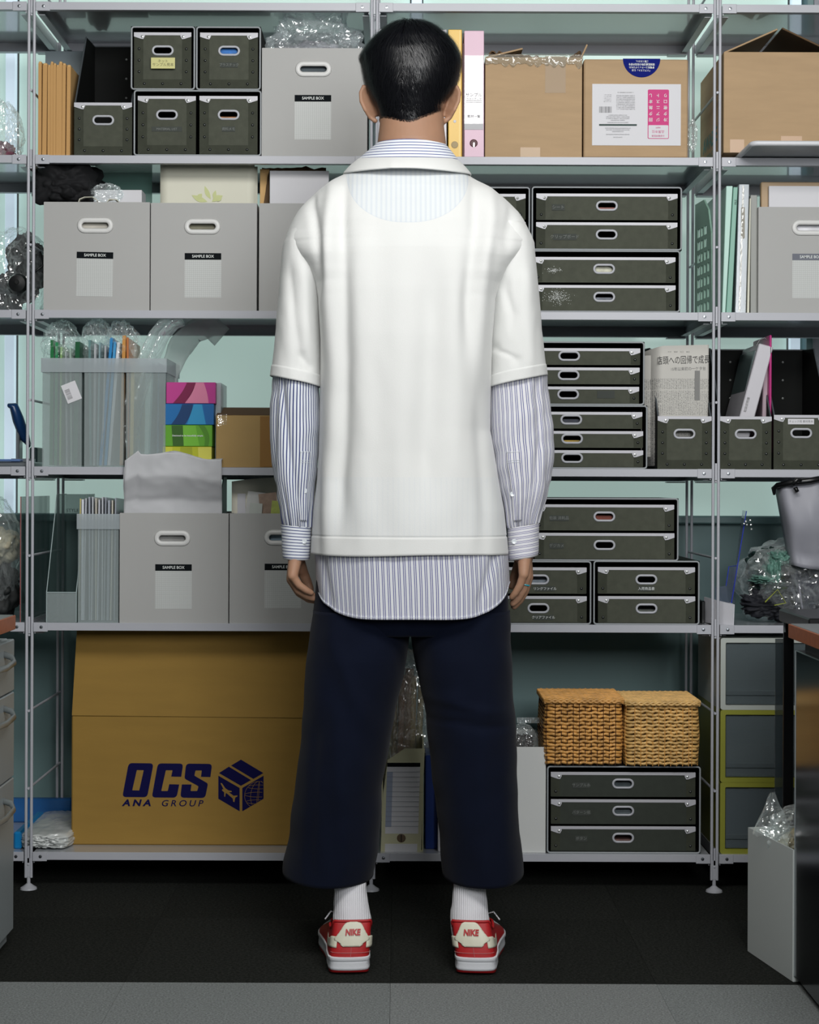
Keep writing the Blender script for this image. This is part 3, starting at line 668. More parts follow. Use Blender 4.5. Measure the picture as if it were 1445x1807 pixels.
for k, (yy, n) in enumerate([(163, 14), (203, 16), (206, 20), (209, 20), (212, 12), (216, 18), (226, 22), (229, 20), (232, 10), (237, 20), (242, 8)]):
    c = P(1090 if k else 1104, yy, 0.004); text(lab, ''.join(rng.choice('量入品名保存方法販売者東京都区町目番') for _ in range(n)), c.x, 0.0044, c.z, 0.0028, m_gk, rot=pi)
for k in range(5):
    c = P(1072, 167+k*3, 0.004); text(lab, ''.join(rng.choice('紙箱外装材リサイクル') for _ in range(7)), c.x, 0.0044, c.z, 0.0026, m_gk, rot=pi)
c = P(1132, 103.5, 0.005); R_ = 33*K(0); m_bl = M('seal_blue', (14, 26, 112), 0.8, spec=0.15)
b = bmesh.new(); prism(b, [(c.x+cos(t)*R_, c.z+sin(t)*R_) for t in [pi+pi*i/24 for i in range(25)]], 0.0048, 0.0058); seal = obj('round_seal', b, m_bl, r)
for k, (s, sz) in enumerate([('ご覧ください。', 0.0052), ('環境配慮活動の取組内容を', 0.0058), ('静電気コーティングされた', 0.0056), ('「リアニスト」とは', 0.0058)]):
    q = P(1132, 108+k*5.3, 0.004); text(seal, s, q.x, 0.0042, q.z, sz, m_wtxt, rot=pi, off=0.0001, sx=0.9)
c = P(1224, 225, 0.12); bag('small grey gathered plastic bag beside the shelf post, top right', (c.x-0.004, 0.12, c.z-0.02), (0.011, 0.02, 0.035), 8, m_filmw, S2+0.002, amp=0.4)
# whiteboard lying under the open carton
bq = bmesh.new(); X0 = 0.806; zz = S2+0.0005
wb = thing('whiteboard', 'white-framed board lying flat and jutting out under the open carton, top right', 'whiteboard', (1.1, 0.0, S2))
bx(bq, X0+0.006, 1.42, -0.142, 0.36, zz+0.002, zz+0.009); obj('panel', bq, M('board_grey', (160, 164, 168), 0.35), wb)
b = bmesh.new(); tube(b, [(x, y, zz+0.0062) for x, y in rrect(X0+0.006, 1.414, -0.144, 0.354, 0.014)], 0.0062, 10, closed=True, up=(0, 0, 1)); obj('frame', b, M('board_frame', (206, 208, 212), 0.35), wb, smooth=True)
r, body, X0, X1, Z1 = carton('large open kraft carton on the board, top right edge', (1277, 88, 1476, 266), S2+0.013, 0.006, 0.33, m_kraft, [('L', 0.0, 0.001), ('F', 2.3, 0.0)], top=False)
for o in list(r.children):
    if o.name.startswith('flap'): bpy.data.objects.remove(o)
b = bmesh.new(); xbox(b, Matrix.Translation((X0+0.002, 0.17, Z1)) @ Matrix.Rotation(-0.42, 4, 'Y') @ Matrix.Translation((0.07, 0, 0)), 0.14, 0.31, 0.004, 0.001); obj('flap', b, m_kraft, r)
b = bmesh.new(); xbox(b, Matrix.Translation((X1-0.002, 0.17, Z1)) @ Matrix.Rotation(0.44, 4, 'Y') @ Matrix.Translation((-0.07, 0, 0)), 0.14, 0.31, 0.004, 0.001); obj('flap', b, m_kin, r)
for q in ((1288, 246, 1313, 270), (1378, 240, 1415, 270)):
    a = rectx(q[0], q[1], q[2], q[3], 0.005); b = bmesh.new(); bx(b, a[0], a[1], 0.0053, 0.0061, max(a[2], S2+0.0135), a[3]); obj('packing_tape', b, M('pale_tape', (192, 160, 130), 0.4), r)
m_teal = M('teal_ink', (20, 120, 116), 0.6)
side = Matrix.Translation((0, 0, 0)) @ Matrix.Rotation(-pi/2, 4, 'Z') @ Matrix.Rotation(pi/2, 4, 'X')
text(r, 'AWABEE', X0-0.0006, 0.19, S2+0.075, 0.050, m_teal, tilt=side, off=0.001); text(r, 'DESIGN CO.', X0-0.0006, 0.19, S2+0.038, 0.022, m_teal, tilt=side)

# ---- second shelf
c = P(119, 322, 0.10); r = thing('black_cloth', 'bundle of black cloth on top of the left sample box', 'cloth', (c.x, 0.1, c.z-0.05))
b = bmesh.new(); blob(b, (c.x, 0.12, c.z-0.004), (0.073, 0.09, 0.052), 21, 0.26, 1.7, 5, ridged='cloth', sq=3.2); obj('fold', b, m_black, r, smooth=True)
b = bmesh.new(); blob(b, (c.x+0.008, 0.10, c.z-0.030), (0.058, 0.075, 0.034), 23, 0.26, 1.8, 5, ridged='cloth', sq=2.6); obj('fold', b, m_black, r, smooth=True)
r = thing('carrier_bag', 'cream carrier bag handles sticking out of the left sample box', 'bag', (P(160, 350, 0.03).x, 0.06, S3+0.2))
b = bmesh.new(); p = [P(138, 362, 0.03), P(141, 352, 0.03), P(150, 348.5, 0.03), P(162, 348, 0.03), P(170, 352, 0.04), P(176, 362, 0.05)]
tube(b, p, 0.001, 6, rz=0.010, up=(0, 1, 0)); obj('handle', b, m_cream, r, smooth=True)
b = bmesh.new(); p = [P(186, 362, 0.03), P(192, 353, 0.03), P(204, 352, 0.04), P(214, 362, 0.05)]; tube(b, p, 0.001, 6, rz=0.010, up=(0, 1, 0)); obj('handle', b, m_cream, r, smooth=True)
b = bmesh.new(); q = rectx(150, 335, 250, 375, 0.09); bx(b, q[0], q[1], 0.09, 0.16, S3+0.03, q[3]); obj('white_carton', b, m_white, r)
q = rectx(168, 290, 268, 375, 0.20)
b = bmesh.new(); bx(b, q[0], q[1], 0.20, 0.204, S3+0.01, q[3], 0.001); tag(obj('clear_folder', b, M('green_clear_sheet', (120, 160, 150), 0.2, alpha=0.55), base=((q[0]+q[1])/2, 0.2, S3+0.01)), 'greenish clear document folder standing in the left sample box', 'folder')
c = P(186, 332, 0.06); bag('crumpled clear wrapper behind the cream handles', (c.x, 0.08, c.z-0.01), (0.035, 0.03, 0.022), 31, m_film, c.z-0.06, amp=0.35)
# cream paper bag with a leaf print
q = rectx(283, 287, 449, 380, 0.08)
r = thing('paper_bag', 'cream paper bag with a pale green leaf print standing in a sample box', 'bag', ((q[0]+q[1])/2, 0.09, S3+0.02))
b = bmesh.new(); o = q
for k, (dy, dx, dz) in enumerate(((0, 0, 0), (0.012, 0.003, -0.004), (0.02, 0.006, -0.003))):
    def fs(u, v): return Vector((o[0]+dx+(o[1]-o[0])*u, 0.08+dy+(0 if k == 0 else 0.004*sin(u*3+k)+0.0015*nz(u*4, v*4, k)), S3+0.02+(o[3]+dz-0.003*u-S3-0.02)*v))
    grid(b, fs, 12, 12)
obj('sheet', b, m_cream, r, solid=0.0008, smooth=True); bpy.context.scene['x'] = 0; del bpy.context.scene['x']
m_leaf = M('leaf_print', (196, 202, 144), 0.6)
def leafp(cx, cy, L_, W_, a):
    pts = []
    for i in range(17):
        t = i/16; pts.append((t*L_, sin(pi*t)*W_))
    for i in range(15, 0, -1):
        t = i/16; pts.append((t*L_, -sin(pi*t)*W_*0.6))
    k = K(0.08); c = P(cx, cy, 0.08)
    return [(c.x+(x*cos(a)-y*sin(a))*k, c.z+(x*sin(a)+y*cos(a))*k) for x, y in pts]
for li_, (cx, cy, L_, W_, a) in enumerate(((372, 352, 26, 5, 2.0), (366, 356, 30, 6, 2.75), (374, 356, 22, 6, 0.5), (350, 352, 12, 5, 1.0), (378, 352, 16, 4, 1.4), (384, 356, 12, 5, 0.9))):
    b = bmesh.new(); prism(b, leafp(cx, cy, L_, W_, a), 0.0789-li_*0.0004, 0.0792-li_*0.0004); obj('leaf_print', b, m_leaf, r)
# behind shoulder
q = rectx(462, 296, 575, 380, 0.10); r = thing('paper_bag', 'brown paper bag behind the white sheet left of the shoulder', 'bag', ((q[0]+q[1])/2, 0.12, S3+0.02))
b = bmesh.new()
def fs(u, v): return Vector((q[0]+(q[1]-q[0])*u, 0.10+0.05*0+0.01*nz(u*4, v*4, 7), S3+0.02+(q[3]-S3-0.02)*v+0.006*nz(u*8, 0, 1)*v))
grid(b, fs, 16, 16); obj('front', b, m_kin, r, solid=0.002)
b = bmesh.new()
def fs(u, v): return Vector((q[0]-0.004+0.04*u, 0.096+0.012*u, S3+0.02+(q[3]-0.004-S3-0.02)*v))
grid(b, fs, 4, 8); obj('folded_edge', b, m_env, r, solid=0.002)
q = rectx(476, 301, 580, 380, 0.06); b = bmesh.new(); bx(b, q[0], q[1], 0.060, 0.064, S3+0.01, q[3], 0.001); tag(obj('white_sheet', b, m_white, base=((q[0]+q[1])/2, 0.06, S3+0.01)), 'plain white board standing in the box at the left shoulder', 'sheet')
# left edge bag of cables and lens
c = P(30, 470, 0.18)
r = bag('clear bag full of black cables behind the left shelf post', (c.x, 0.18, S3+0.098), (0.085, 0.10, 0.115), 41, m_film, S3+0.0005, amp=0.2, inner=[((0.02, 0.02, 0.025), (0.045, 0.05, 0.075), m_black, 0.35), ((-0.03, 0.0, -0.045), (0.05, 0.05, 0.05), m_black, 0.3)])
b = bmesh.new(); cc = P(30, 500, 0.06); disc(b, (cc.x, 0.07, cc.z), 0.025, 0.012, 28, 0.002); obj('lens_cap', b, m_blackpl, r)
b = bmesh.new(); disc(b, (cc.x, 0.0565, cc.z+0.003), 0.006, 0.002, 16); obj('lens_hole', b, m_dark, r)
b = bmesh.new(); tube(b, [P(42, 440, 0.12), P(58, 425, 0.1), P(70, 440, 0.11), P(75, 470, 0.12), P(60, 480, 0.1)], 0.003, 8); obj('cable', b, m_blackpl, r, smooth=True)
# mint basket and binders right of the post
r = thing('mint_basket', 'mint plastic basket with a grid of slots, on end behind the right post', 'basket', (P(1245, 540, 0.25).x, 0.25, S3))
a = rectx(1229, 366, 1262, 548, 0.22); m_mint = M('mint_plastic', (150, 190, 172), 0.4); XX = a[0]; prof = []
holes = []
w_ = 0.16; hgt = a[3]-S3
for i in range(4):
    for j in range(7):
        y0 = 0.045+i*0.030; z0 = S3+0.012+j*0.031
        if j >= 5 and i == 0: continue
        holes.append([(y0, z0), (y0+0.020, z0), (y0+0.020, z0+0.021), (y0, z0+0.021)])
outer = [(0.025, S3), (0.18, S3), (0.18, S3+hgt), (0.10, S3+hgt), (0.06, S3+hgt-0.03), (0.035, S3+hgt-0.09)]
b = bmesh.new(); plate(b, outer, 0, 0.004, [h[::-1] for h in holes]); b.transform(Matrix(((0, 1, 0, P(1258, 500, 0.03).x-0.004), (1, 0, 0, 0.0), (0, 0, 1, 0), (0, 0, 0, 1)))); 
for v in b.verts: v.co.x -= (v.co.y-0.03)*0.10
obj('slotted_wall', b, m_mint, r)
b = bmesh.new(); xq = P(1258, 500, 0.03).x
bx(b, xq-0.002, xq+0.004, 0.17, 0.19, S3, S3+hgt); obj('rim', b, m_mint, r)
m_g1 = M('mint_binder', (178, 214, 202), 0.4); m_g2 = M('green_binder', (120, 170, 152), 0.4)
w, (a0, a1, b0, b1, zt) = upright('ring_binder', 'pale mint binder leaning against the right shelf post', 'binder', (1281.5, 1293), (1274, 1280), 328, S3, 0.26, m_g1, 0.012)
w, (a0, a1, b0, b1, zt) = upright('ring_binder', 'darker green binder leaning beside the mint one', 'binder', (1294, 1302), (1281, 1291), 330, S3, 0.26, m_g2, 0.014)
text(w, 'FILE', (a0+a1)/2, 0.0128, P(0, 350, 0).z, 0.007, m_dg, rot=pi/2); 
w, (a0, a1, b0, b1, zt) = upright('document_file', 'clear-sleeved document file with silver spine right of the green binders', 'file', (1304, 1322), (1297, 1316), 325, S3, 0.26, M('clear_grey_sleeve', (170, 178, 184), 0.12, spec=0.9, coat=1), 0.010)
q = rectx(1308, 365, 1314, 421, 0.008); b = bmesh.new(); prism(b, rrect(q[0], q[1], q[2], q[3], 0.003), 0.0085, 0.0096); obj('spine_label', b, M('taupe_label', (130, 126, 112), 0.4), w)
b = bmesh.new()
def fcr(u, v): return Vector((b0+0.008+(a0-b0)*v+0.004*u+0.001*nz(v*30, 2, 1), 0.0085+0.0012*nz(v*60, u*2, 3), S3+0.004+(zt-S3-0.008)*v))
grid(b, fcr, 3, 120); obj('sleeve_crease', b, M('silver_sleeve', (206, 206, 200), 0.12, spec=1.0), w, smooth=True)
upright('document_file', 'thin cream folder between the clear file and the sample box', 'file', (1323, 1325), (1318, 1322), 350, S3, 0.26, m_cream, 0.012)
upright('document_file', 'grey curved file standing next to the right sample box', 'file', (1324, 1336), (1324, 1337), 344, S3, 0.27, M('grey_file', (150, 152, 148), 0.5), 0.022)
q = rectx(1343, 321, 1470, 400, 0.05); b = bmesh.new(); bx(b, q[0], q[1], 0.05, 0.068, S3+0.01, q[3], 0.002)
rr = thing('kraft_envelope', 'padded kraft envelope in the right sample box behind white papers', 'envelope', ((q[0]+q[1])/2, 0.06, S3+0.01)); obj('pouch', b, M('padded_kraft', (176, 150, 116), 0.5), rr)
q = rectx(1357, 328, 1470, 400, 0.035); b = bmesh.new(); bx(b, q[0], q[1], 0.036, 0.044, S3+0.01, q[3]); tag(obj('paper_stack', b, m_white, base=((q[0]+q[1])/2, 0.04, S3+0.01)), 'stack of white papers standing in the right sample box', 'papers')

# ---- third shelf: translucent bins
def ppbox(label, rect, zb, Yf=0.006, depth=0.25, rim=25, group=None):
    ym = (rect[1]+rect[3])/2; X0 = P(rect[0], ym, Yf).x; X1 = P(rect[2], ym, Yf).x; h = (rect[3]-rect[1])*K(Yf); Z1 = zb+h; t = 0.0015; ins = 0.003
    root = thing('translucent_bin', label, 'bin', ((X0+X1)/2, Yf+depth/2, zb), group); rz = Z1-rim*K(Yf)
    b = bmesh.new()
    bx(b, X0+ins, X1-ins, Yf+0.003, Yf+0.003+t, zb, rz); bx(b, X0+ins, X1-ins, Yf+depth-0.003-t, Yf+depth-0.003, zb, rz)
    bx(b, X0+ins, X0+ins+t, Yf+0.003+t, Yf+depth-0.003-t, zb, rz); bx(b, X1-ins-t, X1-ins, Yf+0.003+t, Yf+depth-0.003-t, zb, rz); bx(b, X0+ins, X1-ins, Yf+0.005, Yf+depth-0.005, zb, zb+t)
    obj('body', b, m_pp, root)
    b = bmesh.new(); bx(b, X0, X1, Yf, Yf+0.002, rz, Z1); bx(b, X0, X1, Yf+depth-0.002, Yf+depth, rz, Z1); bx(b, X0, X0+0.002, Yf+0.002, Yf+depth-0.002, rz, Z1); bx(b, X1-0.002, X1, Yf+0.002, Yf+depth-0.002, rz, Z1)
    obj('rim', b, m_pp2, root)
    return root, X0+0.006, X1-0.006
SL = {}
def sm(rgb, a=1.0, rough=0.3):
    k = (rgb, a)
    if k not in SL: SL[k] = M('sleeve_%d_%d_%d' % rgb, rgb, rough, alpha=a)
    return SL[k]
ORD = ['first', 'second', 'third', 'fourth', 'fifth', 'sixth', 'seventh', 'eighth', 'ninth', 'tenth', 'eleventh', 'twelfth', 'thirteenth']
def cname(c):
    r, g, b_ = c; m = max(c); s = m-min(c)
    if s < 26: return 'white' if m > 195 else 'grey' if m > 100 else 'dark grey'
    if r == m: return 'tan' if b_ > 120 else 'orange'
    if g == m: return 'dark green' if m < 115 else 'green' if r < 100 else 'pale green'
    return 'blue' if s > 60 else 'pale blue'
def sheets(items, zb, label, group, Y0=0.03):
    for ii, (xt, xb, yt, w, rgb, a) in enumerate(items):
        A = P(xt, yt, Y0); Bx = P(xb, 800, Y0).x; w2 = w*K(0)/2; b = bmesh.new(); zb_ = zb+0.004
        def f(u, v):
            bend = sin(pi*v)*0.002*nz(xt, 1, 1)
            return Vector((Bx+(A.x-Bx)*v+bend, Y0+0.19*u, zb_+(A.z-zb_)*v-0.006*u*v))
        grid(b, f, 2, 8); o = obj('document_sleeve', b, sm(rgb, a), solid=w2*2, base=(Bx, Y0+0.1, zb_)); tag(o, '%s %s from the left %s' % (cname(rgb), ORD[ii] + ' file', label), 'document', group)
m_w = (205, 210, 214)
r, xa, xb = ppbox('leftmost of the three tall translucent bins, white price sticker on front', (72, 630, 146, 822), S4)
c = P(126, 692, 0.008); b = bmesh.new(); xbox(b, Matrix.Translation((c.x, 0.0082, c.z)) @ Matrix.Rotation(-0.38, 4, 'Y'), 0.036, 0.0006, 0.046); st = obj('price_sticker', b, m_white, r)
b = bmesh.new(); rng = random.Random(9)
for k in range(12): xbox(b, Matrix.Translation((c.x, 0.0078, c.z)) @ Matrix.Rotation(-0.38, 4, 'Y') @ Matrix.Translation((-0.008+0.0*k, -0.0002, -0.014+k*0.0021)), 0.012, 0.0004, rng.choice((0.0006, 0.001, 0.0014)))
o = obj('barcode', b, m_gk, st); o['kind'] = 'stuff'
ppbox('middle of the three tall translucent bins', (146, 630, 220, 822), S4); ppbox('rightmost of the three tall translucent bins, next to the coloured boxes', (220, 630, 294, 822), S4)
sheets([(92, 90, 600, 6, (30, 110, 60), 1), (100, 98, 604, 5, (40, 130, 80), 1), (108, 106, 612, 3, (150, 190, 120), 0.8), (116, 118, 620, 3, m_w, 0.5), (124, 126, 614, 3, (190, 214, 200), 0.5), (137, 132, 603, 8, (20, 84, 50), 1)], S4,
       'in the leftmost tall translucent bin', 'documents in the leftmost bin')
sheets([(158, 160, 600, 4, (110, 150, 150), 0.7), (168, 166, 606, 4, m_w, 0.6), (176, 172, 604, 3, (150, 180, 186), 0.7), (186, 180, 610, 3, m_w, 0.6), (197, 177, 596, 5, (40, 130, 190), 1), (203, 186, 603, 5, (70, 150, 200), 1), (209, 192, 604, 5, (214, 216, 220), 1)], S4,
       'in the middle tall translucent bin', 'documents in the middle bin')
sheets([(219, 214, 592, 6, (196, 140, 70), 1), (225, 226, 596, 4, (180, 110, 60), 1), (234, 232, 640, 6, (214, 196, 140), 1), (270, 262, 640, 3, (150, 186, 182), 0.6), (280, 278, 640, 3, (96, 130, 150), 0.7)], S4,
       'in the rightmost tall translucent bin', 'documents in the rightmost bin')
for i, (x, y, rx, rz, sd) in enumerate([(108, 602, 30, 34, 51), (172, 598, 24, 34, 52), (214, 600, 26, 32, 53), (127, 622, 16, 22, 56)]):
    c = P(x, y, 0.09); k = K(0.09)
    bag(['clear bag bunched above the green documents', 'clear bag bunched above the middle translucent bin', 'clear bag bunched around the orange and blue documents', 'small clear bag puffing over the rim of the leftmost bin'][i], (c.x, 0.09, c.z-0.01), (rx*k, 0.06, rz*k*1.15), sd, m_film, c.z-0.09, amp=0.34, freq=2.4)
c = P(237, 590, 0.09); b = bmesh.new()
def fw(u, v): return Vector((c.x-0.006+0.02*u+0.03*v*v, 0.09+0.03*v*u, c.z+0.02-0.055*v-0.02*u+0.02*u*v))
grid(b, fw, 6, 10)
w_ = obj('film_corner', b, m_film, bpy.data.objects['plastic_bag.%03d' % (len([o for o in bpy.data.objects if o.name.startswith('plastic_bag')])-2)], solid=0.0006, base=None)
# arched clear rolls
for i, (off, w, mt_) in enumerate([(0, 15, m_filmw), (16, 15, m_filmw)]):
    r = thing('plastic_roll', ['inner clear plastic sheet arching out of the rightmost bin', 'outer clear plastic sheet arching beside the inner one'][i], 'plastic sheet', (P(240, 800, 0.1).x, 0.1, S4+0.004))
    pts = [P(*p, 0.10) for p in ((236+off*0.2, 812), (228+off*0.5, 770), (226+off, 720), (240+off, 670), (255+off*1.1, 630), (272+off*1.1, 592), (288+off*1.2, 572), (300+off*1.3, 567))]
    sp = []
    for j in range(len(pts)-1):
        for k in range(4): sp.append(pts[j].lerp(pts[j+1], k/4))
    sp.append(pts[-1]); b = bmesh.new(); tube(b, sp, 0.010, 12, rz=0.07, up=(0, 1, 0)); obj('roll', b, mt_, r, smooth=True)
r = thing('plastic_roll', 'broad frosted sheet bending over towards the coloured boxes', 'plastic sheet', (P(290, 800, 0.16).x, 0.16, S4+0.004))
p = [P(*q, 0.16) for q in ((280, 815), (284, 740), (290, 690), (300, 650), (316, 612), (340, 585), (368, 572), (398, 602))]
b = bmesh.new()
sp = []
for j in range(len(p)-1):
    for k in range(4): sp.append(p[j].lerp(p[j+1], k/4))
def fb(u, v):
    j = v*(len(sp)-1); i = min(int(j), len(sp)-2); q = sp[i].lerp(sp[i+1], j-i); q2 = sp[i+1]-sp[i]; n = Vector((q2.z, 0, -q2.x)).normalized()
    return q+n*(u-0.5)*0.055*min(1, 0.4+v)+Vector((0, 0.03*u, 0))+n*0.003*nz(v*9, u*3, 4)
grid(b, fb, 6, 40); obj('sheet', b, M('frosted_sheet', (196, 212, 208), 0.35, alpha=0.45), r, solid=0.001, smooth=True)
# coloured boxes
def cbox(label, rect, zb, base, dk, lt, mid):
    X0 = P(rect[0], 750, 0.012).x; X1 = P(rect[1], 750, 0.012).x; h = rect[2]*K(0.012)
    r = thing('colour_box', label, 'box', ((X0+X1)/2, 0.1, zb), 'stack of coloured printed boxes')
    b = bmesh.new(); bx(b, X0, X1, 0.012, 0.21, zb, zb+h-0.0006, 0.001); o = obj('body', b, base, r)
    W_ = X1-X0; f = 0.0112
    def band(a0_, a1_, b0_, b1_, mm, nm, cv=0.0):
        n = 8; pts = [(X0+W_*(a0_+(b0_-a0_)*t+cv*sin(pi*t)), zb+0.001+(h-0.0026)*t) for t in [i/n for i in range(n+1)]]
        pts2 = [(X0+W_*min(1, (a1_+(b1_-a1_)*t+cv*sin(pi*t))), zb+0.001+(h-0.0026)*t) for t in [i/n for i in range(n, -1, -1)]]
        b = bmesh.new(); prism(b, [(x, z) for x, z in pts+pts2], f, f+0.0006); obj(nm, b, mm, o)
    band(*dk); band(*lt); band(*mid)
    return r, zb+h, X0, X1
def pr(n, rgb): return M(n, tuple(int(v*0.93) for v in rgb), 0.5, spec=0.3)
_, z, _, _ = cbox('yellow box at the bottom of the coloured stack', (287.5, 373.5, 37), S4, pr('print_yellow', (196, 200, 48)), (0.0, 0.16, 0.0, 0.2, pr('print_y1', (214, 214, 70)), 'print_band'), (0.34, 0.62, 0.36, 0.6, pr('print_y2', (168, 176, 44)), 'print_band'), (0.74, 1.0, 0.72, 1.0, pr('print_y3', (226, 222, 96)), 'print_band'))
rg, z, xa, xb = cbox('lime green box third from the top of the coloured stack', (288, 374.5, 38), z, pr('print_green', (104, 176, 48)), (0.2, 0.42, 0.17, 0.4, pr('print_g1', (58, 104, 34)), 'print_band'), (0.42, 0.74, 0.4, 0.66, pr('print_g2', (124, 198, 62)), 'print_band'), (0.84, 0.92, 0.72, 0.84, pr('print_g3', (84, 146, 38)), 'print_band', 0.06))
text(rg, 'Designed to be beautifully simple', (xa+xb)/2, 0.0105, z-0.026, 0.0055, m_wtxt, off=0.0001)
_, z, _, _ = cbox('blue box second from the top of the coloured stack', (290, 377, 37.5), z, pr('print_blue', (26, 116, 184)), (0.14, 0.42, 0.36, 0.58, pr('print_b1', (16, 64, 116)), 'print_band', 0.03), (0.46, 0.84, 0.6, 0.76, pr('print_b2', (50, 158, 210)), 'print_band'), (0.86, 1.0, 0.78, 1.0, pr('print_b3', (22, 104, 172)), 'print_band'))
_, z, x_, x2_ = cbox('magenta box on top of the coloured stack', (293, 380, 38), z, pr('print_magenta', (204, 66, 150)), (0.14, 0.38, 0.42, 0.6, pr('print_m1', (128, 20, 74)), 'print_band', 0.03), (0.38, 0.86, 0.6, 0.76, pr('print_m2', (226, 134, 168)), 'print_band', 0.02), (0.88, 1.0, 0.78, 1.0, pr('print_m3', (190, 56, 142)), 'print_band'))
c = P(385, 700, 0.05); b = bmesh.new(); bx(b, c.x-0.006, c.x+0.008, 0.04, 0.18, S4, P(385, 676, 0.05).z, 0.001); tag(obj('frosted_case', b, M('frosted_case', (190, 200, 204), 0.3, alpha=0.6), base=(c.x, 0.1, S4)), 'narrow frosted case standing right of the coloured boxes', 'box')
r, body, X0, X1, Z1 = carton('small kraft carton with taped corners behind the left sleeve', (381, 731, 520, 823), S4, 0.010, 0.22, M('dull_kraft', (168, 138, 84), 0.7, var=0.05, vscale=12), top=False)
b = bmesh.new(); xbox(b, Matrix.Translation(((X0+X1)/2, 0.016, Z1)) @ Matrix.Rotation(0.22, 4, 'X') @ Matrix.Translation((0, 0.05, 0.0)), X1-X0, 0.10, 0.003); obj('flap', b, m_kin, r)
q = rectx(459, 733, 480, 822, 0.009)
b = bmesh.new(); bx(b, q[0], q[1], 0.0085, 0.0100, S4+0.002, q[3]-0.002); obj('packing_tape', b, M('brown_tape', (150, 112, 62), 0.2), r)
b = bmesh.new(); q = rectx(384, 733, 400, 752, 0.009)
def fc(u, v): return Vector((q[0]+(q[1]-q[0])*u, 0.0085+0.0012*nz(u*6, v*6, 2), q[2]+(q[3]-q[2])*v+0.004*u))
grid(b, fc, 8, 8); obj('clear_tape', b, m_film, r, smooth=True)
# blue desk punch beyond the left post
r = thing('paper_punch', 'blue-handled heavy paper punch beyond the left shelf post', 'punch', (P(30, 810, 0.1).x, 0.1, S4)); mbl = M('punch_blue', (16, 50, 92), 0.3); mst = M('punch_steel', (150, 156, 160), 0.3, 0.8)
b = bmesh.new(); tube(b, [P(16, 716, 0.05), P(24, 716, 0.05), P(32, 740, 0.06), P(42, 768, 0.08), P(50, 780, 0.1)], [0.006, 0.011, 0.014, 0.013, 0.006], 12, rz=0.02, up=(0, 1, 0)); obj('handle', b, mbl, r, smooth=True)
b = bmesh.new(); q = rectx(31, 760, 37, 806, 0.08); bx(b, q[0], q[1], 0.06, 0.10, S4+0.01, q[3], 0.002); bx(b, q[0]-0.01, q[1]+0.03, 0.055, 0.105, S4+0.012, S4+0.02); obj('column', b, mst, r)
b = bmesh.new(); q = rectx(-20, 800, 62, 812, 0.06); bx(b, q[0], q[1], 0.02, 0.16, S4, S4+0.012, 0.003); obj('base', b, mst, r)
b = bmesh.new(); q = rectx(-40, 812, 36, 820, 0.02); bx(b, q[0], q[1], 0.015, 0.055, S4+0.0125, S4+0.018, 0.002); obj('paper_guide', b, M('guide_blue', (90, 120, 170), 0.4), r)
b = bmesh.new(); q = rectx(56, 790, 70, 820, 0.2); bx(b, q[0], q[1], 0.17, 0.25, S4, q[3], 0.003); obj('block', b, M('dark_teal_plastic', (50, 70, 72), 0.4), r)
# newspaper
r = thing('newspaper', 'folded newspaper with a large headline standing in the magazine holder', 'newspaper', (P(1200, 730, 0.05).x, 0.05, S4+0.006))
def newsmat():
    m = M('newsprint', (196, 194, 188), 0.85); nt = m.node_tree; N = nt.nodes; L = nt.links
    tc = N.new('ShaderNodeTexCoord'); sp_ = N.new('ShaderNodeSeparateXYZ'); L.new(tc.outputs['Object'], sp_.inputs[0])
    n = N.new('ShaderNodeTexNoise'); n.inputs['Scale'].default_value = 900; n.inputs['Detail'].default_value = 2
    mp = N.new('ShaderNodeMapping'); mp.inputs['Scale'].default_value = (0.8, 0.2, 0.5); L.new(tc.outputs['Object'], mp.inputs[0]); L.new(mp.outputs[0], n.inputs['Vector'])
    def math(op, a, b_=None, c_=None):
        q = N.new('ShaderNodeMath'); q.operation = op
        for i, v in enumerate((a, b_, c_)):
            if v is None: continue
            if isinstance(v, (int, float)): q.inputs[i].default_value = v
            else: L.new(v, q.inputs[i])
        return q.outputs[0]
    cols = math('LESS_THAN', math('FRACT', math('MULTIPLY', sp_.outputs[0], 1/0.0042)), 0.62)
    ink = math('GREATER_THAN', n.outputs['Fac'], 0.50)
    rows = math('LESS_THAN', math('FRACT', math('MULTIPLY', sp_.outputs[2], 1/0.062)), 0.955)
    low = math('LESS_THAN', sp_.outputs[2], 0.212)
    f = math('MULTIPLY', math('MULTIPLY', cols, ink), math('MULTIPLY', rows, low))
    mx = N.new('ShaderNodeMix'); mx.data_type = 'RGBA'; mx.inputs[6].default_value = (*lin((196, 194, 188)), 1); mx.inputs[7].default_value = (*lin((112, 112, 110)), 1)
    L.new(math('MULTIPLY', f, 0.8), mx.inputs[0]); L.new(mx.outputs[2], N['Principled BSDF'].inputs['Base Color'])
    return m
m_news = newsmat()
q = rectx(1158, 611, 1250, 734, 0.035)
b = bmesh.new()
def fn(u, v):
    x = q[0]-0.022+(q[1]-q[0]+0.022)*u; cv = max(0, (0.25-u))*1.6
    return Vector((x, 0.035+cv*cv*0.5+0.02*(1-u)*0.0, S4+0.008+(q[3]-0.003*cv*8+0.004*u-S4-0.008)*v))
grid(b, fn, 30, 6); obj('front_page', b, m_news, r, solid=0.004, smooth=True)
b = bmesh.new()
def fn2(u, v): return Vector((q[0]-0.030+0.04*u, 0.075-0.02*u, S4+0.03+(q[3]-0.02-S4-0.03)*v))
grid(b, fn2, 3, 3); obj('back_page', b, m_news, r, solid=0.003)
m_ni = M('news_ink', (50, 50, 50), 0.7); m_ni2 = M('news_ink_grey', (120, 120, 118), 0.7)
c = P(1206, 636, 0.03); text(r, '店頭への回帰で成長', c.x, 0.0322, c.z, 0.0215, m_ni, rot=0.03, sx=0.66, name='headline')
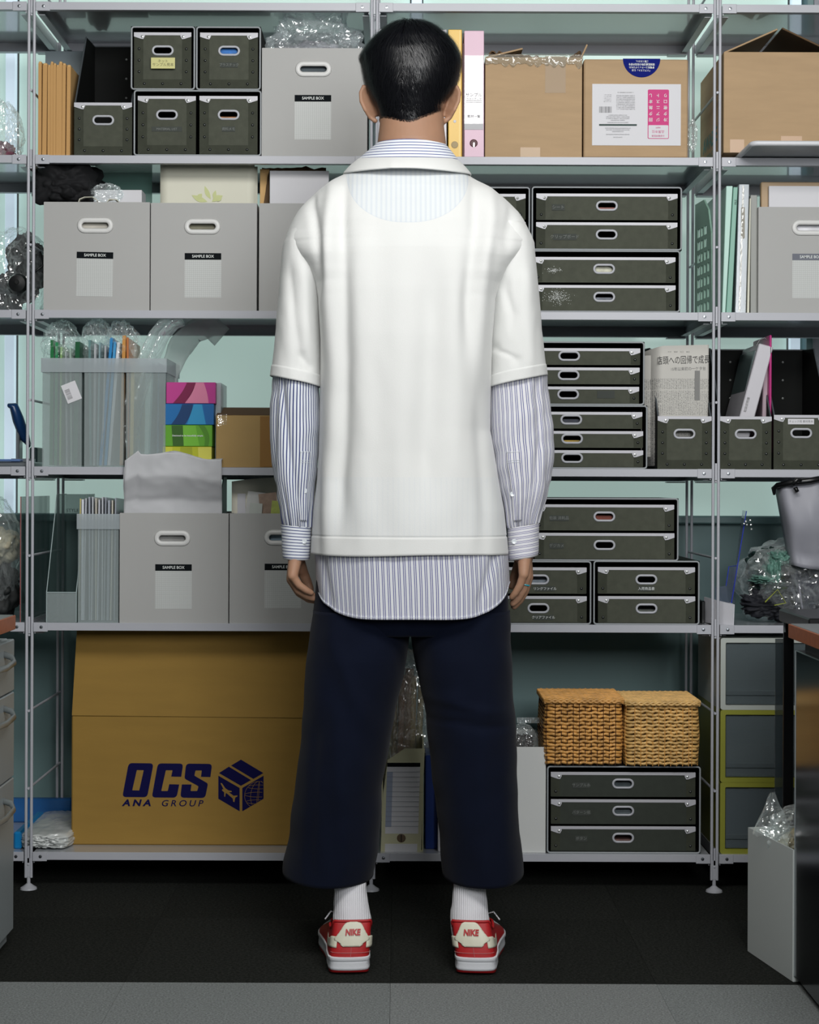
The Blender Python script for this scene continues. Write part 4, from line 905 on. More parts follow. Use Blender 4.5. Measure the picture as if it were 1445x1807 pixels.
c = P(1207, 651, 0.03); text(r, '15年以来初の一ケタ台', c.x+0.01, 0.0322, c.z, 0.0095, m_ni2, rot=0.03, sx=0.9, name='headline')
c = P(1198, 621, 0.03); text(r, 'ＨＨ　 ＷＷ　 ＮＩ　 ＷＥ', c.x, 0.0322, c.z, 0.0045, m_ni2)
q2 = rectx(1226, 654, 1235, 706, 0.03); b = bmesh.new(); bx(b, q2[0], q2[1], 0.0318, 0.0322, q2[2], q2[3]); pn = obj('picture_block', b, M('news_grey', (130, 130, 128), 0.8), r)
# leaning binders in the second holder
def lean(label, pb, pt, w, Y, depth, mat, name='ring_binder', cat='binder'):
    A = P(pb[0], pb[1], Y); B = P(pt[0], pt[1], Y); d = (B-A); L_ = d.length; ang = math.atan2(d.x, d.z)
    r = thing(name, label, cat, tuple(A)); b = bmesh.new(); w = w*K(Y)
    xbox(b, Matrix.Translation((A.x, Y+depth/2, A.z)) @ Matrix.Rotation(ang, 4, 'Y') @ Matrix.Translation((0, 0, L_/2)), w, depth, L_, 0.002); obj('cover', b, mat, r); return r, A, ang, L_
mgb = M('frosted_white_case', (190, 188, 194), 0.35)
r, A, ang, L_ = lean('frosted white binder leaning right in the holder beside the post', (1301, 800), (1352, 609), 26, 0.03, 0.2, mgb)
Rm = Matrix.Rotation(ang, 4, 'Y') @ Matrix.Rotation(pi/2, 4, 'X')
c = P(1318, 714, 0.0285); text(r, '取扱説明書', c.x, 0.0293, c.z, 0.0075, m_ni2, rot=0, tilt=Matrix.Rotation(ang, 4, 'Y') @ Matrix.Rotation(pi/2, 4, 'X') @ Matrix.Rotation(pi/2, 4, 'Z'))
lean('dark grey folder leaning behind the frosted white binder', (1294, 800), (1336, 618), 10, 0.05, 0.18, M('smoky_folder', (80, 96, 96), 0.3))
lean('magenta plastic file standing upright right of the frosted binder', (1359, 800), (1360, 591), 4, 0.03, 0.2, M('magenta_plastic', (186, 34, 122), 0.35), 'plastic_file', 'file')
lean('stack of lilac papers leaning between the frosted binder and magenta file', (1348, 800), (1352, 628), 9, 0.05, 0.18, M('lilac_paper', (170, 150, 160), 0.6), 'paper_stack', 'papers')
b = bmesh.new(); tube(b, [P(1334, 610, 0.06), P(1340, 600, 0.06), P(1349, 596, 0.06), P(1353, 600, 0.06)], 0.0015, 6); tag(obj('wire_loop', b, m_rivd, base=tuple(P(1340, 605, 0.06))), 'short dark wire loop on the binders behind the post', 'wire')
# ---- fourth shelf
def clear_holder(label, X0, X1, zb, front, back, Yf, depth, mat):
    r = thing('clear_magazine_holder', label, 'file box', ((X0+X1)/2, Yf+depth/2, zb))
    prof = [(Yf, zb), (Yf+depth, zb), (Yf+depth, zb+back), (Yf+depth*0.5, zb+back), (Yf, zb+front)]
    for x in (X0, X1-0.002):
        b = bmesh.new(); sideprism(b, prof, x, x+0.002); obj('side_panel', b, mat, r)
    b = bmesh.new(); bx(b, X0+0.002, X1-0.002, Yf, Yf+0.002, zb, zb+front); obj('front_panel', b, m_pp, r)
    b = bmesh.new(); bx(b, X0+0.002, X1-0.002, Yf+depth-0.002, Yf+depth, zb, zb+back); obj('back_panel', b, mat, r)
    b = bmesh.new(); bx(b, X0+0.002, X1-0.002, Yf+0.002, Yf+depth-0.002, zb, zb+0.002); obj('bottom_panel', b, mat, r)
    b = bmesh.new()
    for x in (X0+0.001, X1-0.001): tube(b, [(x, Yf, zb+0.001), (x, Yf, zb+front), (x, Yf+depth*0.5, zb+back), (x, Yf+depth, zb+back)], 0.0011, 6)
    tube(b, [(X0, Yf, zb+front), (X1, Yf, zb+front)], 0.0011, 6); o = obj('moulded_edge', b, M('clear_edge', (170, 186, 186), 0.2, spec=0.9), r); o['kind'] = 'stuff'
    return r
m_sm2 = M('grey_clear_plastic', (110, 134, 132), 0.15, alpha=0.38, spec=0.8)
r = clear_holder('empty grey-clear magazine holder left of the small translucent bin', P(81, 1000, 0).x, P(135, 1000, 0).x, S5, 0.072, 0.305, 0.004, 0.25, m_sm2)
c = P(132, 901, 0.25); text(r, 'STYLE', c.x-0.006, 0.251, c.z, 0.012, M('etched', (70, 90, 90), 0.4))
r, xa, xb = ppbox('small translucent bin packed with paper files, lower left', (135, 907, 211, 1099), S5, rim=27, depth=0.25)
its = [(142, 140, 880, 2, (200, 190, 130), 1)]
rng = random.Random(5)
for k in range(11):
    x = 146+k*5.8; its.append((x, x+rng.uniform(-3, 2), 878+rng.uniform(-2, 5), rng.choice((2, 3, 4)), rng.choice([(200, 204, 210), (160, 166, 176), (90, 100, 130), (214, 210, 196), (210, 214, 222)]), 1))
sheets(its, S5, 'in the small translucent bin', 'files in the small translucent bin')
# crumpled grey paper bag rising out of the sample box
r = thing('paper_bag', 'large crumpled pale grey paper bag rising out of a sample box', 'bag', (P(305, 900, 0.03).x, 0.08, S5+0.05))
b = bmesh.new()
def fpb(u, v):
    xl = 218+2*v; xr = 392-1*v
    px = xl+(xr-xl)*u; top = 812 if u < 0.06 else (795+14*u+ (4*sin(u*9)))
    if u < 0.14: top = 795+18*(1-u/0.14)
    py = 925+(top-925)*v
    fold = min(1, max(0, v-0.35)/0.33)
    Y = 0.014-0.034*fold+0.006*nz(u*2.6, v*3.1, 3)+0.003*abs(nz(u*7, v*5, 1))
    return P(px, py, Y)
grid(b, fpb, 36, 36); obj('front_face', b, M('grey_white_paper', (194, 195, 198), 0.75, var=0.03, vscale=14), r, smooth=True, solid=0.001)
b = bmesh.new()
def fpt(u, v):
    p = fpb(u, 1.0); return Vector((p.x, p.y+0.0+v*0.10, p.z+0.012*sin(pi*min(1, v*1.2))*(0.4+u*0.4)-v*0.03+0.008*nz(u*5, v*5, 8)))
grid(b, fpt, 30, 14); obj('folded_top', b, bpy.data.materials['grey_white_paper'], r, smooth=True, solid=0.001)
b = bmesh.new()
def fps(u, v):
    a = fpb(0.0, v); return Vector((a.x+0.002*sin(v*7), a.y+u*0.10, a.z-0.02*u*v))
grid(b, fps, 8, 20); obj('side_gusset', b, bpy.data.materials['grey_white_paper'], r, smooth=True, solid=0.001)
b = bmesh.new(); q = rectx(392, 842, 401, 925, 0.10); sideprism(b, [(0.05, S5+0.1), (0.2, S5+0.1), (0.2, q[3]), (0.12, q[3]), (0.05, q[3]-0.05)], q[0], q[0]+0.002); tag(obj('dark_divider', b, M('dark_green_card', (40, 60, 54), 0.6), base=(q[0], 0.1, S5+0.1)), 'dark green card standing right of the grey paper bag', 'card')
# contents of the box by the left hand
q = rectx(409, 841, 560, 930, 0.085); b = bmesh.new()
def fcr2(u, v): return Vector((q[0]+(q[1]-q[0])*u, 0.085+0.004*sin(u*3), S5+0.02+(q[3]-0.012*(1-u)**3-S5-0.02)*v))
grid(b, fcr2, 12, 4); tag(obj('cream_folder', b, M('bright_cream_card', (236, 233, 216), 0.6), base=((q[0]+q[1])/2, 0.085, S5+0.02), solid=0.004, smooth=True), 'cream folder standing at the back of the box by the left hand', 'folder')
for i, (a, b_, yt, Y, rgb, lb_, rot) in enumerate([(419, 433, 871, 0.08, (214, 214, 220), 'narrow white card in the box by the left hand', 0), (434, 466, 868, 0.07, (206, 208, 206), 'white leaflet with a fold in the box by the left hand', 0.12),
                               (459, 490, 870, 0.05, (150, 128, 112), 'brown photo print in the box by the left hand', -0.12), (440, 462, 888, 0.04, (190, 196, 190), 'small pale card in the box by the left hand', 0.05), (478, 496, 884, 0.035, (168, 180, 90), 'small green-printed card in the box by the left hand', 0.1)]):
    q = rectx(a, yt, b_, 925, Y); b = bmesh.new(); xbox(b, Matrix.Translation(((q[0]+q[1])/2, Y, (q[2]+q[3])/2)) @ Matrix.Rotation(rot, 4, 'Y'), q[1]-q[0], 0.0015, q[3]-q[2]); tag(obj('card', b, M('card_%d' % i, rgb, 0.5, var=0.2 if i in (2, 4) else 0.02, vscale=60), base=((q[0]+q[1])/2, Y, q[2])), lb_, 'card')
# beyond the left post: tan and black bag, acrylic divider
c = P(-8, 990, 0.15)
bag('clear sack of beige and black cloth behind the left desk', (c.x, 0.15, S5+0.145), (0.062, 0.11, 0.15), 61, m_film, S5+0.0005, amp=0.12,
    inner=[((0, 0, 0.03), (0.057, 0.08, 0.045), M('beige_cloth', (170, 164, 142), 0.8, var=0.1, vscale=15), 0.25), ((0, 0, -0.075), (0.058, 0.09, 0.07), M('black_netting', (20, 24, 24), 0.7, var=0.5, vscale=120), 0.3)])
r = thing('acrylic_divider', 'smoky clear divider with a red edge right behind the left post', 'divider', (P(36, 1000, 0.02).x, 0.15, S5))
b = bmesh.new(); x = P(36, 1000, 0.02).x; bx(b, x, x+0.003, 0.02, 0.36, S5, S5+0.30); obj('panel', b, M('smoky_clear', (96, 120, 118), 0.1, alpha=0.4), r)
b = bmesh.new(); bx(b, x-0.0005, x+0.0015, 0.0185, 0.0198, S5, S5+0.30); obj('edge', b, M('red_edge', (150, 84, 84), 0.4), r)
# right bay
c = P(1266, 1078, 0.03); q = rectx(1243, 1055, 1293, 1101, 0.012)
r = thing('white_tray', 'small white plastic tray standing behind the lower right post', 'tray', (c.x, 0.06, S5))
b = bmesh.new(); x0, x1 = P(1243, 1080, 0.09).x, P(1294, 1080, 0.02).x; b_ = b
pts = [(x0, 0.09, 0.062), (P(1260, 1080, 0.05).x, 0.05, 0.058), (x1, 0.012, 0.049)]
for i in range(2):
    p0, p1 = pts[i], pts[i+1]; vs = [b.verts.new((p0[0], p0[1], S5)), b.verts.new((p1[0]-(0.002 if i else 0), p1[1], S5)), b.verts.new((p1[0], p1[1], S5+p1[2])), b.verts.new((p0[0], p0[1], S5+p0[2]))]; b.faces.new(vs)
vs = [b.verts.new((x1-0.002, 0.012, S5)), b.verts.new((x1, 0.10, S5)), b.verts.new((x1, 0.10, S5+0.05)), b.verts.new((x1, 0.012, S5+0.049))]; b.faces.new(vs)
obj('wall', b, M('white_plastic', (206, 206, 212), 0.45), r, solid=0.003)
b = bmesh.new(); q = rectx(1236, 1060, 1243, 1098, 0.06); bx(b, q[0], q[1], 0.05, 0.12, S5, q[3], 0.002); tag(obj('dark_case', b, m_blackpl, base=(q[0], 0.06, S5)), 'narrow black case between the low chest and the white tray', 'case')
m_acr = M('clear_acrylic', (150, 160, 186), 0.06, alpha=0.22, spec=1.0); m_aed = M('acrylic_edge_blue', (40, 60, 190), 0.15, alpha=0.8)
r = thing('leaflet_stand', 'clear acrylic leaflet stand with blue edges leaning right of the post', 'stand', (P(1288, 1098, 0.1).x, 0.1, S5))
A, B = P(1286, 1092, 0.06), P(1317, 902, 0.14)
b = bmesh.new(); vs = [b.verts.new(A), b.verts.new(B), b.verts.new(B+Vector((0.022, 0.16, 0))), b.verts.new(A+Vector((0.05, 0.2, 0)))]; b.faces.new(vs); obj('back_panel', b, m_acr, r, solid=0.002)
b = bmesh.new(); tube(b, [A, B], 0.0011, 6); obj('polished_edge', b, m_aed, r)
C, D_ = P(1281, 1034, 0.04), P(1286, 1000, 0.05)
b = bmesh.new(); vs = [b.verts.new(P(1262, 1092, 0.05)), b.verts.new(P(1262, 1036, 0.05)), b.verts.new(C), b.verts.new(D_), b.verts.new(P(1300, 999, 0.10)), b.verts.new(P(1290, 1092, 0.08))]; b.faces.new(vs); obj('pocket', b, m_acr, r, solid=0.002)
b = bmesh.new(); tube(b, [C, D_, P(1300, 998, 0.10)], 0.0010, 6); obj('polished_edge', b, m_aed, r)
b = bmesh.new()
for dx, dy in ((0, 0), (8, -2), (9, 6), (2, 6), (-3, 4), (10, 14)): blob(b, tuple(P(1316+dx, 920+dy, 0.12)), (0.003, 0.002, 0.0025), dx+dy, 0.3, 3, 1)
o = obj('clip_screws', b, m_rivl, r); o['kind'] = 'stuff'
c = P(1385, 1030, 0.17); k = K(0.17)
r = bag('clear sack of dark green clothes on the lower right shelf', (c.x, 0.16, S5+0.085), (0.115, 0.13, 0.105), 71, m_film, S5+0.0005, amp=0.26, freq=1.7)
m_shell = M('dark_green_shell', (30, 52, 48), 0.45, var=0.3, vscale=14); m_pale = M('sea_green_lining', (92, 132, 120), 0.5, var=0.1, vscale=20); m_jer = M('charcoal_jersey', (24, 26, 34), 0.8, var=0.2, vscale=25); m_nvj = M('navy_jersey', (36, 38, 52), 0.8, var=0.15, vscale=25)
for (x, y, Y, rx, rz, sd, mm, st_) in ((1368, 1000, 0.15, 48, 34, 1, m_shell, (2.2, 1, 0.7)), (1352, 1030, 0.12, 30, 30, 2, m_shell, (1, 1, 2.4)), (1378, 985, 0.10, 22, 14, 3, m_pale, (2.4, 1, 1)), (1362, 1008, 0.085, 13, 22, 9, m_pale, (2.4, 1, .6)), (1345, 1022, 0.09, 20, 8, 4, m_pale, (1, 1, 2.5)),
                               (1345, 1066, 0.10, 34, 22, 5, m_jer, (0.8, 1, 2.6)), (1380, 1070, 0.11, 34, 24, 6, m_jer, (0.8, 1, 2.6)), (1420, 1045, 0.10, 34, 42, 7, m_nvj, (2.6, 1, 0.6)), (1402, 1020, 0.13, 30, 34, 8, m_jer, (2.4, 1, 0.8))):
    cc = P(x, y, Y); k = K(Y); b = bmesh.new(); blob(b, (cc.x, Y, max(cc.z, S5+rz*k*0.8)), (rx*k, 0.05, rz*k), 70+sd, 0.34, 1.7, 5, S5+0.001, ridged='cloth', sq=2.3, st=st_); obj('garment', b, mm, r, smooth=True)
b = bmesh.new(); tube(b, [P(1410, 1030, 0.045), P(1412, 1050, 0.04), P(1416, 1075, 0.045)], 0.0022, 6, rz=0.001); obj('piping', b, M('lilac_piping', (120, 116, 128), 0.6), r)
b = bmesh.new(); p = [P(1350, 1060, 0.0), P(1373, 1038, 0.0), P(1388, 1070, 0.0)]
tube(b, [P(1350, 1062, 0.02), P(1372, 1040, 0.01), P(1386, 1064, 0.01), P(1366, 1068, 0.01)], 0.001, 6, rz=0.007, up=(0, 1, 0)); obj('green_tag', b, M('lime_strap', (160, 170, 60), 0.5), r)
r = thing('tote_bag', 'pale grey tote with black rim leaning on the lower right shelf', 'bag', (1.06, 0.1, S5+0.16))
b = bmesh.new()
def ft(u, v):
    xt0, yt0, xt1, yt1 = 1368, 862, 1480, 842; a = 1368+112*u; top = 862-20*u; xb = 1392+100*u; bt = 995+10*sin(u*3)
    px = a+(xb-a)*v; py = top+(bt-top)*v
    return P(px, py, 0.02-0.03*sin(pi*u*0.9)*sin(pi*min(1, v+0.15))+0.008*nz(u*4, v*3, 2)+0.05*(1-min(1, u*6))**2)
grid(b, ft, 24, 20); obj('body', b, M('grey_nylon', (146, 147, 156), 0.5), r, smooth=True, solid=0.003)
b = bmesh.new(); tube(b, [P(1366, 873, 0.04), P(1365, 862, 0.045), P(1372, 857, 0.02), P(1395, 852, 0.0), P(1430, 848, -0.01), P(1475, 840, 0.0)], [0.003, 0.006, 0.0075, 0.0075, 0.0075, 0.0075], 10); obj('rim', b, m_blackpl, r, smooth=True)
b = bmesh.new(); tube(b, [P(1398, 856, -0.012), P(1406, 846, -0.012), P(1414, 848, -0.012)], 0.005, 8); tube(b, [P(1403, 860, -0.012), P(1407, 868, -0.012)], 0.005, 8); obj('clip', b, m_blackpl, r, smooth=True)

# ---- bottom shelf
m_ocs = M('brown_courier_board', (150, 118, 54), 0.72, var=0.04, vscale=10, stretch=(1, 1, 5), bump=0.06, bscale=120, spec=0.3)
Yo = 0.085
X0, X1 = P(126, 1380, Yo).x, P(560, 1380, Yo).x; zfold = P(300, 1263, Yo).z
r = thing('courier_box', 'big brown courier carton with navy logo on the bottom shelf', 'carton', ((X0+X1)/2, 0.22, S6))
b = bmesh.new(); bx(b, X0, X1, Yo, Yo+0.295, S6, zfold, 0.003); body = obj('body', b, m_ocs, r)
b = bmesh.new(); zt = 0.610
vs = [b.verts.new(p) for p in ((X0+0.001, Yo, zfold), (X1, Yo, zfold-0.004), (X1+0.004, Yo+0.012, zt), (X0+0.010, Yo+0.012, zt))]; b.faces.new(vs); obj('raised_flap', b, m_ocs, r, solid=0.005)
b = bmesh.new(); vs = [b.verts.new(p) for p in ((X0+0.002, Yo+0.01, zfold), (X0+0.002, Yo+0.28, zfold), (X0+0.03, Yo+0.28, zt-0.02), (X0+0.03, Yo+0.02, zt-0.02))]; b.faces.new(vs); obj('raised_flap', b, m_ocs, r, solid=0.005)
m_ink = M('navy_print', (10, 9, 66), 0.75, spec=0.15)
kO = K(Yo); yp = Yo-0.0006
def lp(x, y):  # logo print coordinates, pixels of the logo drawing
    q = P(x, y, Yo); return (q.x, q.z)
def glyph(x, y, w, h, loops_outer, name='printed_letter', mat=None):
    pass
def poly_print(pts, holes=(), mat=None, name='printed_letter', yy=None):
    b = bmesh.new(); Yq = yy if yy is not None else yp
    plate(b, [lp(*p) for p in pts], Yq, Yq+0.0005, [[lp(*p) for p in h] for h in holes]); return obj(name, b, mat or m_ink, body)
def cv(x, y): return (200+x/5.161, 1330+y/5.161)   # read off an enlarged view of the print
def rnd(pts, rad, n=4):
    """round the corners of a polygon; rad is per corner"""
    out = []; m = len(pts)
    for i, p in enumerate(pts):
        r_ = rad[i] if isinstance(rad, (list, tuple)) else rad
        if r_ <= 0: out.append(p); continue
        a = Vector(pts[i-1]+(0,)); c = Vector(p+(0,)); d = Vector(pts[(i+1) % m]+(0,))
        u = (a-c).normalized()*r_; w = (d-c).normalized()*r_
        for k in range(n+1):
            t = k/n; q = (c+u)*(1-t)**2+c*2*t*(1-t)+(c+w)*t*t; out.append((q.x, q.y))
    return out
O = [(140, 85), (366, 88), (308, 396), (82, 394)]
poly_print([cv(*p) for p in rnd(O, 34)], [[cv(*p) for p in rnd([(214, 148), (277, 150), (236, 335), (172, 333)], 6)]])
Cc = [(406, 88), (637, 90), (618, 210), (527, 208), (540, 150), (478, 150), (436, 340), (496, 340), (509, 278), (600, 280), (576, 400), (350, 398)]
poly_print([cv(*p) for p in rnd(Cc, [34, 34, 0, 0, 8, 8, 8, 8, 0, 0, 34, 34])])
Ss = [(662, 90), (900, 93), (884, 212), (798, 210), (806, 152), (748, 152), (738, 200), (862, 272), (836, 403), (610, 400), (624, 280), (712, 280), (703, 340), (764, 340), (776, 296), (648, 226)]
poly_print([cv(*p) for p in rnd(Ss, [34, 34, 0, 0, 8, 8, 8, 16, 34, 34, 0, 0, 8, 8, 8, 16])])
q = P(*cv(210, 450), Yo); text(body, 'ANA', q.x, yp, q.z, 0.0215, m_ink, shear=0.22, off=0.0009, space=1.5, sx=1.2)
q = P(*cv(622, 454), Yo); text(body, 'GROUP', q.x, yp, q.z, 0.0215, m_ink, shear=0.22, off=0.0002, space=1.45, sx=1.1)
poly_print([cv(*p) for p in ((1072, 108), (1162, 54), (1366, 176), (1275, 229))], name='printed_panel')
poly_print([cv(*p) for p in ((962, 176), (1052, 118), (1253, 240), (1162, 292))], name='printed_panel')
poly_print([cv(*p) for p in ((956, 200), (1150, 312), (1150, 524), (956, 410))], name='printed_panel')
poly_print([cv(*p) for p in ((1174, 312), (1368, 200), (1368, 410), (1174, 524))], name='printed_panel')
plane = [(976, 268), (988, 268), (1022, 316), (1046, 332), (1078, 340), (1078, 348), (1052, 350), (1094, 382), (1130, 380), (1130, 388), (1110, 400), (1102, 440), (1092, 436), (1088, 408), (1040, 366), (1024, 356), (1018, 392), (1010, 388), (1010, 352), (990, 334), (992, 322), (1004, 324)]
poly_print([cv(*p) for p in plane], mat=m_ocs, name='printed_aeroplane', yy=yp-0.0005)
b = bmesh.new()
def gl(pts):
    for i in range(len(pts)-1):
        a, c = Vector((*lp(*cv(*pts[i])), 0)), Vector((*lp(*cv(*pts[i+1])), 0)); d = (c-a)
        if d.length < 1e-6: continue
        mid = (a+c)/2; xbox(b, Matrix.Translation((mid.x, yp-0.0004, mid.y)) @ Matrix.Rotation(-math.atan2(d.y, d.x), 4, 'Y'), d.length*1.05, 0.0003, 0.0007)
def clip(pts):  # keep the strokes inside the right panel
    seg = []; out = []
    for x, y in pts:
        if 1174 < x < 1366 and y > 312-(x-1174)*0.577-4+4 and y < 524-(x-1174)*0.577: seg.append((x, y))
        else:
            if len(seg) > 1: out.append(seg)
            seg = []
    if len(seg) > 1: out.append(seg)
    return out
gcx, gcy, gr = 1318, 372, 122
for ks in ([(gcx+cos(t)*gr*sc_, gcy+sin(t)*gr) for t in [2*pi*i/60 for i in range(61)]] for sc_ in (1.0, 0.55, 0.05)):
    for s in clip([(x+(y-gcy)*-0.10, y) for x, y in ks]): gl(s)
for dz in (-70, 0, 66):
    rr_ = sqrt(gr*gr-dz*dz)
    for s in clip([(gcx+cos(t)*rr_-dz*0.1, gcy+dz+sin(t)*rr_*0.18) for t in [2*pi*i/60 for i in range(61)]]): gl(s)
o = obj('printed_globe', b, m_ocs, body); o['kind'] = 'stuff'
# blue and white packs left of it
r = thing('wrapped_pack', 'flat white pack in shiny clear wrap left of the courier carton', 'pack', (P(75, 1480, 0.1).x, 0.1, S6))
b = bmesh.new(); x0, x1 = P(30, 1470, 0.03).x, P(124, 1470, 0.03).x
def fp(u, v): return Vector((x0+(x1-x0)*u, 0.03+0.32*v, S6+0.034+0.004*nz(u*9, v*9, 2)))
blob(b, ((x0+x1)/2, 0.19, S6+0.019), ((x1-x0)/2*0.98, 0.165, 0.0185), 81, 0.10, 5, 5, S6+0.0005, sq=6); obj('wrap', b, M('shiny_white_wrap', (196, 200, 198), 0.12, bump=0.5, bscale=35, spec=0.9), r, smooth=True)
b = bmesh.new(); x0, x1 = P(24, 1470, 0.03).x, P(38, 1470, 0.03).x; bx(b, x0, x1, 0.028, 0.30, S6, S6+0.042, 0.004)
tag(obj('blue_pack', b, M('bright_blue_film', (24, 126, 188), 0.25), base=(x0, 0.1, S6)), 'bright blue plastic-wrapped pack at the lower left edge', 'pack')
b = bmesh.new(); x0, x1 = P(10, 1420, 0.38).x, P(128, 1420, 0.38).x
bx(b, x0, x1, 0.365, 0.392, S6, S6+0.062, 0.004); tag(obj('blue_sheet', b, M('blue_tarp', (30, 90, 150), 0.4, var=0.2, vscale=12), base=(x0, 0.3, S6)), 'folded blue plastic sheet at the back of the lower left shelf', 'sheet')
# cream document box seen between the legs
Yd = 0.02
r = thing('document_box', 'cream document box with a ruled index label, seen between the legs', 'file box', (P(710, 1500, Yd).x, 0.12, S6))
pts = [(671.5, 1507), (743, 1508.5), (746, 1400), (749.5, 1321), (714, 1321), (684, 1341), (676, 1400)]
m_crm = M('cream_board', (196, 194, 160), 0.5)
b = bmesh.new(); plate(b, [(P(x, y, Yd).x, max(S6, P(x, y, Yd).z)) for x, y in pts], Yd, Yd+0.003); fr = obj('front', b, m_crm, r)
b = bmesh.new(); xr, xl = P(745, 1400, Yd).x, P(674, 1400, Yd).x; zt = P(745, 1321, Yd).z
bx(b, xr, xr+0.003, Yd+0.003, Yd+0.25, S6, zt+0.02); bx(b, xl-0.001, xl+0.002, Yd+0.003, Yd+0.25, S6, zt-0.045); bx(b, xl, xr, Yd+0.247, Yd+0.25, S6, zt+0.02); bx(b, xl+0.002, xr, Yd+0.003, Yd+0.247, S6, S6+0.003); obj('sides', b, m_crm, r)
def dl(x0, y0, x1, y1, mat, nm, sk=0.03, yy=Yd-0.0006):
    pts = [(x0+(1500-y1)*sk, y1), (x1+(1500-y1)*sk, y1), (x1+(1500-y0)*sk, y0), (x0+(1500-y0)*sk, y0)]
    b = bmesh.new(); plate(b, [(P(x, y, Yd).x, P(x, y, Yd).z) for x, y in pts], yy, yy+0.0006); return obj(nm, b, mat, r)
dl(678.5, 1347, 737, 1471, m_white, 'index_label'); dl(678.5, 1346, 737, 1353, m_navy, 'label_band', yy=Yd-0.0012)
dl(678.5, 1362, 689, 1459, M('pale_blue_print', (150, 160, 180), 0.6), 'label_column', yy=Yd-0.0012)
b = bmesh.new()
for k in range(12):
    y = 1362+k*8.7; q = [P(678.5+(1500-y)*0.03, y, Yd), P(737+(1500-y)*0.03, y, Yd)]; bx(b, q[0].x, q[1].x, Yd-0.0018, Yd-0.0012, q[0].z-0.0003, q[0].z+0.0003)
o = obj('ruled_lines', b, M('rule_grey', (140, 144, 156), 0.6), r); o['kind'] = 'stuff'
dl(679, 1489, 736, 1504, m_white, 'small_label')
q = P(708, 1479, Yd); b = bmesh.new(); disc(b, (q.x, Yd-0.0002, q.z), 0.0105, 0.0008, 24); hh = obj('finger_hole', b, M('hole_brown', (104, 86, 66), 0.4), r)
b = bmesh.new(); bx(b, q.x-0.001, q.x+0.001, Yd-0.0016, Yd-0.001, q.z-0.009, q.z+0.009); obj('lever', b, m_dark, hh)
c = P(722, 1240, 0.14)
r = bag('tall clear bag of brown paper tubes behind the cream document box', (c.x, 0.15, c.z-0.04), (0.062, 0.05, 0.165), 91, m_filmw, S6+0.06, amp=0.14, freq=2.2)
for x, dx, rr in ((700, -3, 0.007), (711, -1, 0.009), (720, 3, 0.011), (731, -2, 0.009), (740, 4, 0.008)):
    b = bmesh.new(); A, B = P(x-6, 1400, 0.15), P(x+dx, 1180+abs(x-720)*1.2, 0.15); tube(b, [A, B], rr, 10); obj('paper_tube', b, M('tube_%d' % x, (140+(x % 5)*8, 112+(x % 3)*8, 86), 0.5), r, smooth=True)
b = bmesh.new(); x0, x1 = P(750.5, 1400, 0.05).x, P(772, 1400, 0.05).x; bx(b, x0, x1, 0.05, 0.28, S6, P(0, 1330, 0.05).z, 0.002); tag(obj('blue_binder', b, M('royal_blue_cover', (20, 50, 120), 0.35), base=(x0, 0.1, S6)), 'blue binder standing right of the cream document box', 'binder')
b = bmesh.new(); x0, x1 = P(773, 1400, 0.02).x, P(800, 1400, 0.02).x; bx(b, x0, x1, 0.02, 0.28, S6, P(0, 1300, 0.02).z, 0.002); tag(obj('pale_binder', b, m_bw, base=(x0, 0.1, S6)), 'pale binder mostly hidden behind the right trouser leg', 'binder')
# white open box
Yb = 0.012; x0, x1 = P(860, 1400, Yb).x, P(963, 1400, Yb).x; z1 = P(900, 1318, Yb).z
r = thing('white_box', 'open white board box between the right leg and the dark chest', 'storage box', ((x0+x1)/2, 0.15, S6)); mwb = M('white_board', (206, 208, 206), 0.5); t = 0.003
b = bmesh.new(); bx(b, x0, x1, Yb, Yb+t, S6, z1, 0.0008); bx(b, x0, x0+t, Yb+t, 0.32, S6, z1); bx(b, x1-t, x1, Yb+t, 0.32, S6, z1); bx(b, x0+t, x1-t, 0.317, 0.32, S6, z1); bx(b, x0+t, x1-t, Yb+t, 0.317, S6, S6+t); obj('body', b, mwb, r)
c = P(925, 1300, 0.1)
r = bag('small clear zip bag of dark parts in the white box', (c.x-0.004, 0.1, c.z-0.01), (0.032, 0.03, 0.04), 95, m_film, c.z-0.07, amp=0.2, inner=[((0.004, 0, -0.01), (0.022, 0.02, 0.022), M('dark_parts', (40, 32, 32), 0.35, var=0.6, vscale=90), 0.4)])
q = rectx(912, 1266, 952, 1276, 0.1); b = bmesh.new(); bx(b, q[0], q[1], 0.099, 0.1, q[2], q[3]); obj('zip_seal', b, m_filmw, r)

